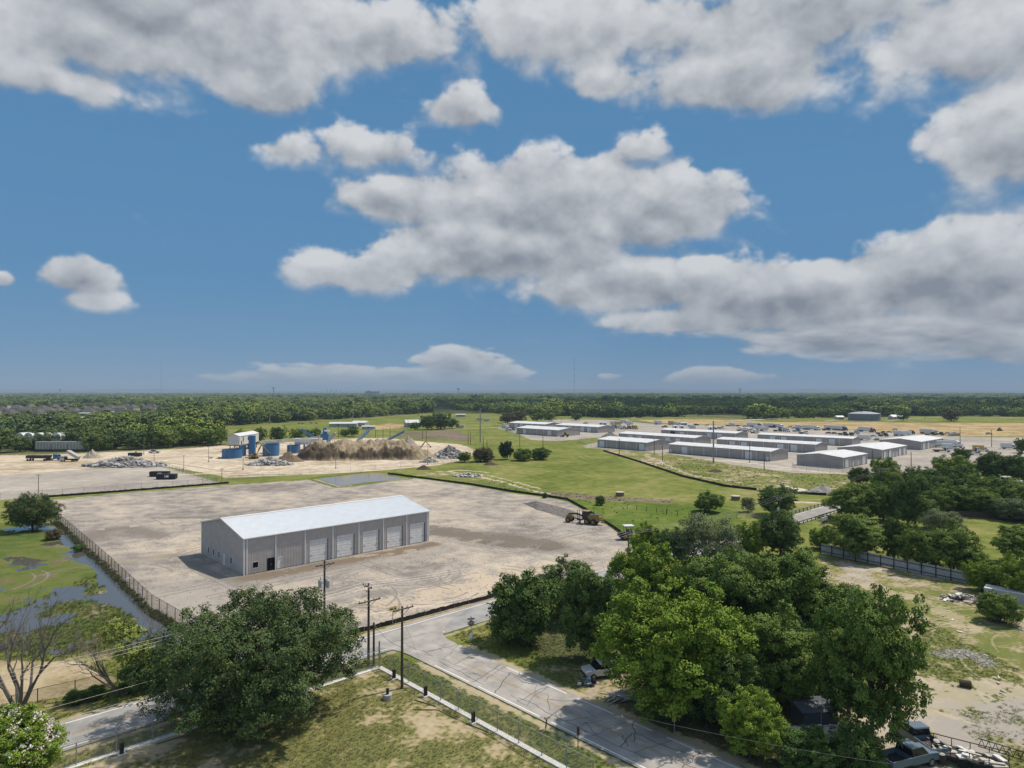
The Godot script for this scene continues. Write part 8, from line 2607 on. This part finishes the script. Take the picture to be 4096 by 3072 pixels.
		for k in 60:
			var y0: float = e[3] * k / 60.0
			lat.bar(Vector3(e[4], y0, 0), Vector3(-e[4] * .5, y0 + e[3] / 60.0, e[4] * .87), .3, .3)
			lat.bar(Vector3(-e[4] * .5, y0, e[4] * .87), Vector3(-e[4] * .5, y0 + e[3] / 60.0, -e[4] * .87), .3, .3)
		part(lat, "lattice", mat("mast steel", .30, .29, .30, .6), ms)
		if e[4] > 1.3:
			for y2 in [105.0, 150.0, 205.0]:
				part(MB.new().cyl(Vector3(0, y2, 0), Vector3(0, y2 + 5, 0), 5.0, 8), "platform", mat("mast steel", .30, .29, .30, .6), ms)
	for e in [["water tower on the horizon left of the radio mast", -480.0, -6050.0, 66.0, 9.0], ["water tower under the small far cloud at right", 2060.0, -6100.0, 62.0, 7.0], ["small white water tower at far left horizon", -4350.0, -6500.0, 60.0, 8.0]]:
		var wtw := thing("water_tower", e[0], "water tower", Vector3(e[1], 0, e[2]))
		part(MB.new().tube([Vector3(0, 0, 0), Vector3(0, e[3] * .72, 0)], [5.0, 4.2], 12), "stem", mat("tower grey", .42, .42, .42, .7), wtw)
		part(MB.new().tube([Vector3(0, e[3] * .7, 0), Vector3(0, e[3] * .78, 0), Vector3(0, e[3] * .95, 0), Vector3(0, e[3], 0)], [5.0, e[4] * 1.5, e[4] * 1.5, e[4]], 16), "bowl", mat("tower grey", .42, .42, .42, .7), wtw)
	var lm := thing("light_mast", "high mast light above the woods at left", "light pole", Vector3(-530, 0, -1500))
	part(MB.new().tube([Vector3(0, 0, 0), Vector3(0, 40, 0)], [.9, .6], 8), "post", steel, lm)
	part(MB.new().cyl(Vector3(0, 39.5, 0), Vector3(0, 41, 0), 4.0, 12), "lamp_ring", steel, lm)
	var blk := thing("office_block", "pale office block showing above the far woods", "building", Vector3(-1010, 0, -4900))
	part(MB.new().box(Vector3(0, 16, 0), Vector3(110, 32, 30)), "wall", mat("far pale wall", .5, .48, .44, .9), blk)
	part(MB.new().box(Vector3(-25, 34, 0), Vector3(30, 10, 24)), "penthouse", mat("far pale wall", .5, .48, .44, .9), blk)
	for fl in 4:
		part(MB.new().box(Vector3(0, 7 + fl * 7, 15.2), Vector3(100, 2.4, .5)), "window_band", mat("dark glass", .012, .014, .017, 0.08), blk)
	for k in 5:
		var tw := thing("tower_block", ["leftmost", "second", "tallest middle", "fourth", "rightmost"][k] + " hazy city tower on the horizon above the dirt heap", "building", Vector3(-3980 + k * 95.0, 0, -14200))
		part(MB.new().box(Vector3(0, [60, 75, 95, 85, 70][k] * .4, 0), Vector3(52, [60, 75, 95, 85, 70][k] * .8, 40)), "shaft", mat("far pale wall", .5, .48, .44, .9), tw)
		part(MB.new().box(Vector3(0, [60, 75, 95, 85, 70][k] * .82, 0), Vector3(30, 8, 24)), "top", mat("far pale wall", .5, .48, .44, .9), tw)
	# animals in the pasture
	for k in 6:
		var cow: Vector3 = [Vector3(-213.26, 0, -675.43), Vector3(-203.85, 0, -685.82), Vector3(-209.76, 0, -675.43), Vector3(-197.26, 0, -680.59), Vector3(-213.69, 0, -632.34), Vector3(-127.24, 0, -919.02)][k]
		var t2 := thing("cow", ["first dark cow from the left grazing in the pasture", "third dark cow from the left grazing in the pasture", "second dark cow from the left grazing in the pasture", "fourth dark cow from the left grazing in the pasture", "black and white cow standing alone in the pasture", "dark cow lying far off by the woods"][k], "cow", cow, rnd(-.6, .6) + (PI if k % 2 else 0.0))
		part(cow_body(), "body", mat("cow hide", .05, .038, .03, .9), t2)
		if k == 4:
			part(MB.new().tube([Vector3(-.3, 1.1, .31), Vector3(.3, 1.15, .31)], [.22, .2], 8), "white_patch", mat("white hide", .6, .58, .55, .9), t2)

func cow_body() -> MB:
	var b := MB.new()
	b.tube([Vector3(-.95, 1.05, 0), Vector3(-.7, 1.1, 0), Vector3(0, 1.0, 0), Vector3(.6, 1.08, 0), Vector3(.95, 1.15, 0), Vector3(1.25, .95, 0), Vector3(1.5, .6, 0), Vector3(1.72, .35, 0)], [.18, .34, .4, .38, .26, .17, .15, .09], 9)
	for x in [-.7, .6]:
		for s in [-1.0, 1.0]:
			b.tube([Vector3(x, .95, s * .2), Vector3(x - .05, .5, s * .22), Vector3(x, .25, s * .22), Vector3(x + .02, 0, s * .22)], [.16, .09, .06, .07], 6)
	b.tube([Vector3(-.98, 1.15, 0), Vector3(-1.08, .8, 0), Vector3(-1.06, .5, 0)], [.04, .03, .04], 4)
	for s in [-1.0, 1.0]:
		b.bar(Vector3(1.46, .72, s * .1), Vector3(1.42, .74, s * .3), .09, .05)
	return b

func low_growth() -> void:
	rng.seed = 950
	var gm := mat("grass blades", 1, 1, 1, 0.9)
	gm.vertex_color_use_as_albedo = true
	gm.backlight = lin(.25, .28, .1)
	gm.cull_mode = BaseMaterial3D.CULL_DISABLED
	var tuft := tuft_mesh(9, .13, .16, .02)
	var tall := tuft_mesh(12, .38, .30, .026)
	var pl := []
	var pc := []
	var tl := []
	var tc := []
	for k in 200000:
		var x := rnd(-75, 60)
		var z := rnd(-125, -52)
		if absf(x) > -z * .80 or rng.randf() < clampf((-z - 75.0) / 70.0, 0, .85):
			continue
		var zn := zone_at(near_tile, x, z)
		if zn in [YARD, VERGE, GRASS, LUSH, JUNK, STRAW, WET, LITTER]:
			if on_road(x, z):
				continue
			var ci: int = clampi(int((z - near_tile.z0) / near_tile.px), 0, near_tile.h - 1) * near_tile.w + clampi(int((x - near_tile.x0) / near_tile.px), 0, near_tile.w - 1)
			var col := Color8(near_tile.rgb[ci * 3], near_tile.rgb[ci * 3 + 1], near_tile.rgb[ci * 3 + 2]).srgb_to_linear()
			if col.g < col.r * 0.94:
				continue
			var y := near_height(x, z)
			if y < -.01:
				continue
			var f := rnd(.95, 1.5)
			var cc := Color(col.r * f * 1.04, col.g * f, col.b * f)
			if zn in [GRASS, LUSH, WET] and rng.randf() < .08 or zn == WET and rng.randf() < .25:
				tl.append(Transform3D(Basis(Vector3.UP, rnd(0, TAU)).scaled(Vector3.ONE * rnd(.6, 1.3)), Vector3(x, y, z)))
				tc.append(cc)
			else:
				pl.append(Transform3D(Basis(Vector3.UP, rnd(0, TAU)).scaled(Vector3.ONE * rnd(.6, 1.3)), Vector3(x, y, z)))
				pc.append(cc)
	scatter("grass", "short green grass of the lawn, verges and rough ground", tuft, gm, pl, pc)
	scatter("tall_grass", "taller weeds along verges and the flooded ground", tall, gm, tl, tc)
	# weeds further out, along fences and in the rough field
	var wl := []
	var wc := []
	var weed := tuft_mesh(16, .5, .6, .09)
	for k in 9000:
		var x2 := rnd(-70, 130)
		var z2 := rnd(-330, -130)
		if absf(x2) > -z2 * .78:
			continue
		var t: Dictionary = mid_tile if z2 < -175 else near_tile
		if x2 > t.x1 or x2 < t.x0:
			continue
		var zn2 := zone_at(t, x2, z2)
		if x2 < -8.0 and x2 > -58.0 and z2 < -228.0 and z2 > -275.0:
			continue
		if zn2 == WEEDS or zn2 == BRUSH or zn2 == LUSH and rng.randf() < .3:
			var dry := zn2 == BRUSH or rng.randf() < .2
			wl.append(Transform3D(Basis(Vector3.UP, rnd(0, TAU)).scaled(Vector3.ONE * rnd(.25, .8)), Vector3(x2, 0, z2)))
			var f2 := rnd(.7, 1.2)
			wc.append(Color(.30 * f2, .245 * f2, .165 * f2) if dry else Color(.17 * f2, .215 * f2, .055 * f2))
	for k in 1500:
		var i3 := (rng.randi() % 5) * 2
		var bank := [-114.6, -170.09, -106.45, -161.2, -76.97, -128.02, -53.98, -101.5, -47.43, -95.35, -41.89, -90.27]
		var e1 := Vector2(bank[i3], bank[i3 + 1]).lerp(Vector2(bank[i3 + 2], bank[i3 + 3]), rng.randf())
		var f3 := rnd(.6, 1.2)
		wl.append(Transform3D(Basis(Vector3.UP, rnd(0, TAU)).scaled(Vector3.ONE * rnd(.3, .8)), Vector3(e1.x + rnd(-.7, .5), 0, e1.y + rnd(-.5, .7))))
		wc.append(Color(.12 * f3, .12 * f3, .06 * f3) if k % 3 else Color(.10 * f3, .15 * f3, .035 * f3))
	scatter("weeds", "clumps of weeds and dry stalks in the rough field", weed, gm, wl, wc)
	# stones and clods on the lot
	var cl := []
	var cc2 := []
	for k in 2600:
		var x3 := rnd(-100, 20)
		var z3 := rnd(-170, -95)
		if zone_at(near_tile, x3, z3) != LOT:
			continue
		cl.append(Transform3D(Basis.from_euler(Vector3(rnd(0, 6), rnd(0, 6), rnd(0, 6))).scaled(Vector3.ONE * rnd(.04, .13)), Vector3(x3, .04, z3)))
		var g := rnd(.7, 1.2)
		cc2.append(Color(.32 * g, .28 * g, .23 * g))
	scatter("clods", "stones and clods lying on the graded lot", rocks[0], gm, cl, cc2)

func on_road(x: float, z: float, more := 0.0) -> bool:
	var p := Vector3(x + 3.1, 0, z + 102.4)
	if absf(p.dot(WX)) < 3.5 + more:
		return true
	var q := Vector3(x + 8.5, 0, z + 85.0)
	return q.dot(WX) > -12.0 and absf(q.dot(UX)) < 3.5 + more + 8.0 * pow(clampf(1.0 - (q.dot(WX) + 11.0) / 9.0, 0, 1), 2.6)

func build_things() -> void:
	tone_tex2 = tone_texture(6, 256, 0.86, 1.0, 0.02)
	warehouse()
	plant()
	near_things()
	motor_grader()
	roller()
	far_things()
	low_growth()

func _ready() -> void:
	# camera, sky, sun, exposure
	var cam := Camera3D.new()
	cam.name = "camera"
	cam.fov = 59.28
	cam.near = 0.5
	cam.far = 60000.0
	add_child(cam)
	cam.position = Vector3(0, 33, 0)
	cam.rotation_degrees.x = 0.615
	cam.current = true
	var env := Environment.new()
	env.background_mode = Environment.BG_SKY
	var sky := Sky.new()
	var pano := PanoramaSkyMaterial.new()
	pano.panorama = make_sky()
	sky.sky_material = pano
	env.sky = sky
	env.tonemap_mode = Environment.TONE_MAPPER_LINEAR
	env.tonemap_exposure = 1.08
	env.fog_enabled = true
	env.fog_density = 0.0001
	env.fog_light_color = Color(0.80, 0.90, 1.0)
	env.sdfgi_enabled = true
	env.ssao_enabled = true
	env.ssil_enabled = true
	var we := WorldEnvironment.new()
	we.name = "environment"
	we.environment = env
	add_child(we)
	var sun := DirectionalLight3D.new()
	sun.name = "sun"
	sun.light_energy = 1.2
	sun.light_color = Color(1.0, 0.955, 0.89)
	sun.light_angular_distance = 1.6
	sun.shadow_enabled = true
	add_child(sun)
	sun.look_at_from_position(SUN * 100.0, Vector3.ZERO)
	print("sky ", Time.get_ticks_msec())
	# the setting
	make_protos()
	print("trees ", Time.get_ticks_msec())
	land()
	print("land ", Time.get_ticks_msec())
	roads()
	woods()
	print("woods ", Time.get_ticks_msec())
	near_trees()
	print("near trees ", Time.get_ticks_msec())
	build_things()
	print("things ", Time.get_ticks_msec())
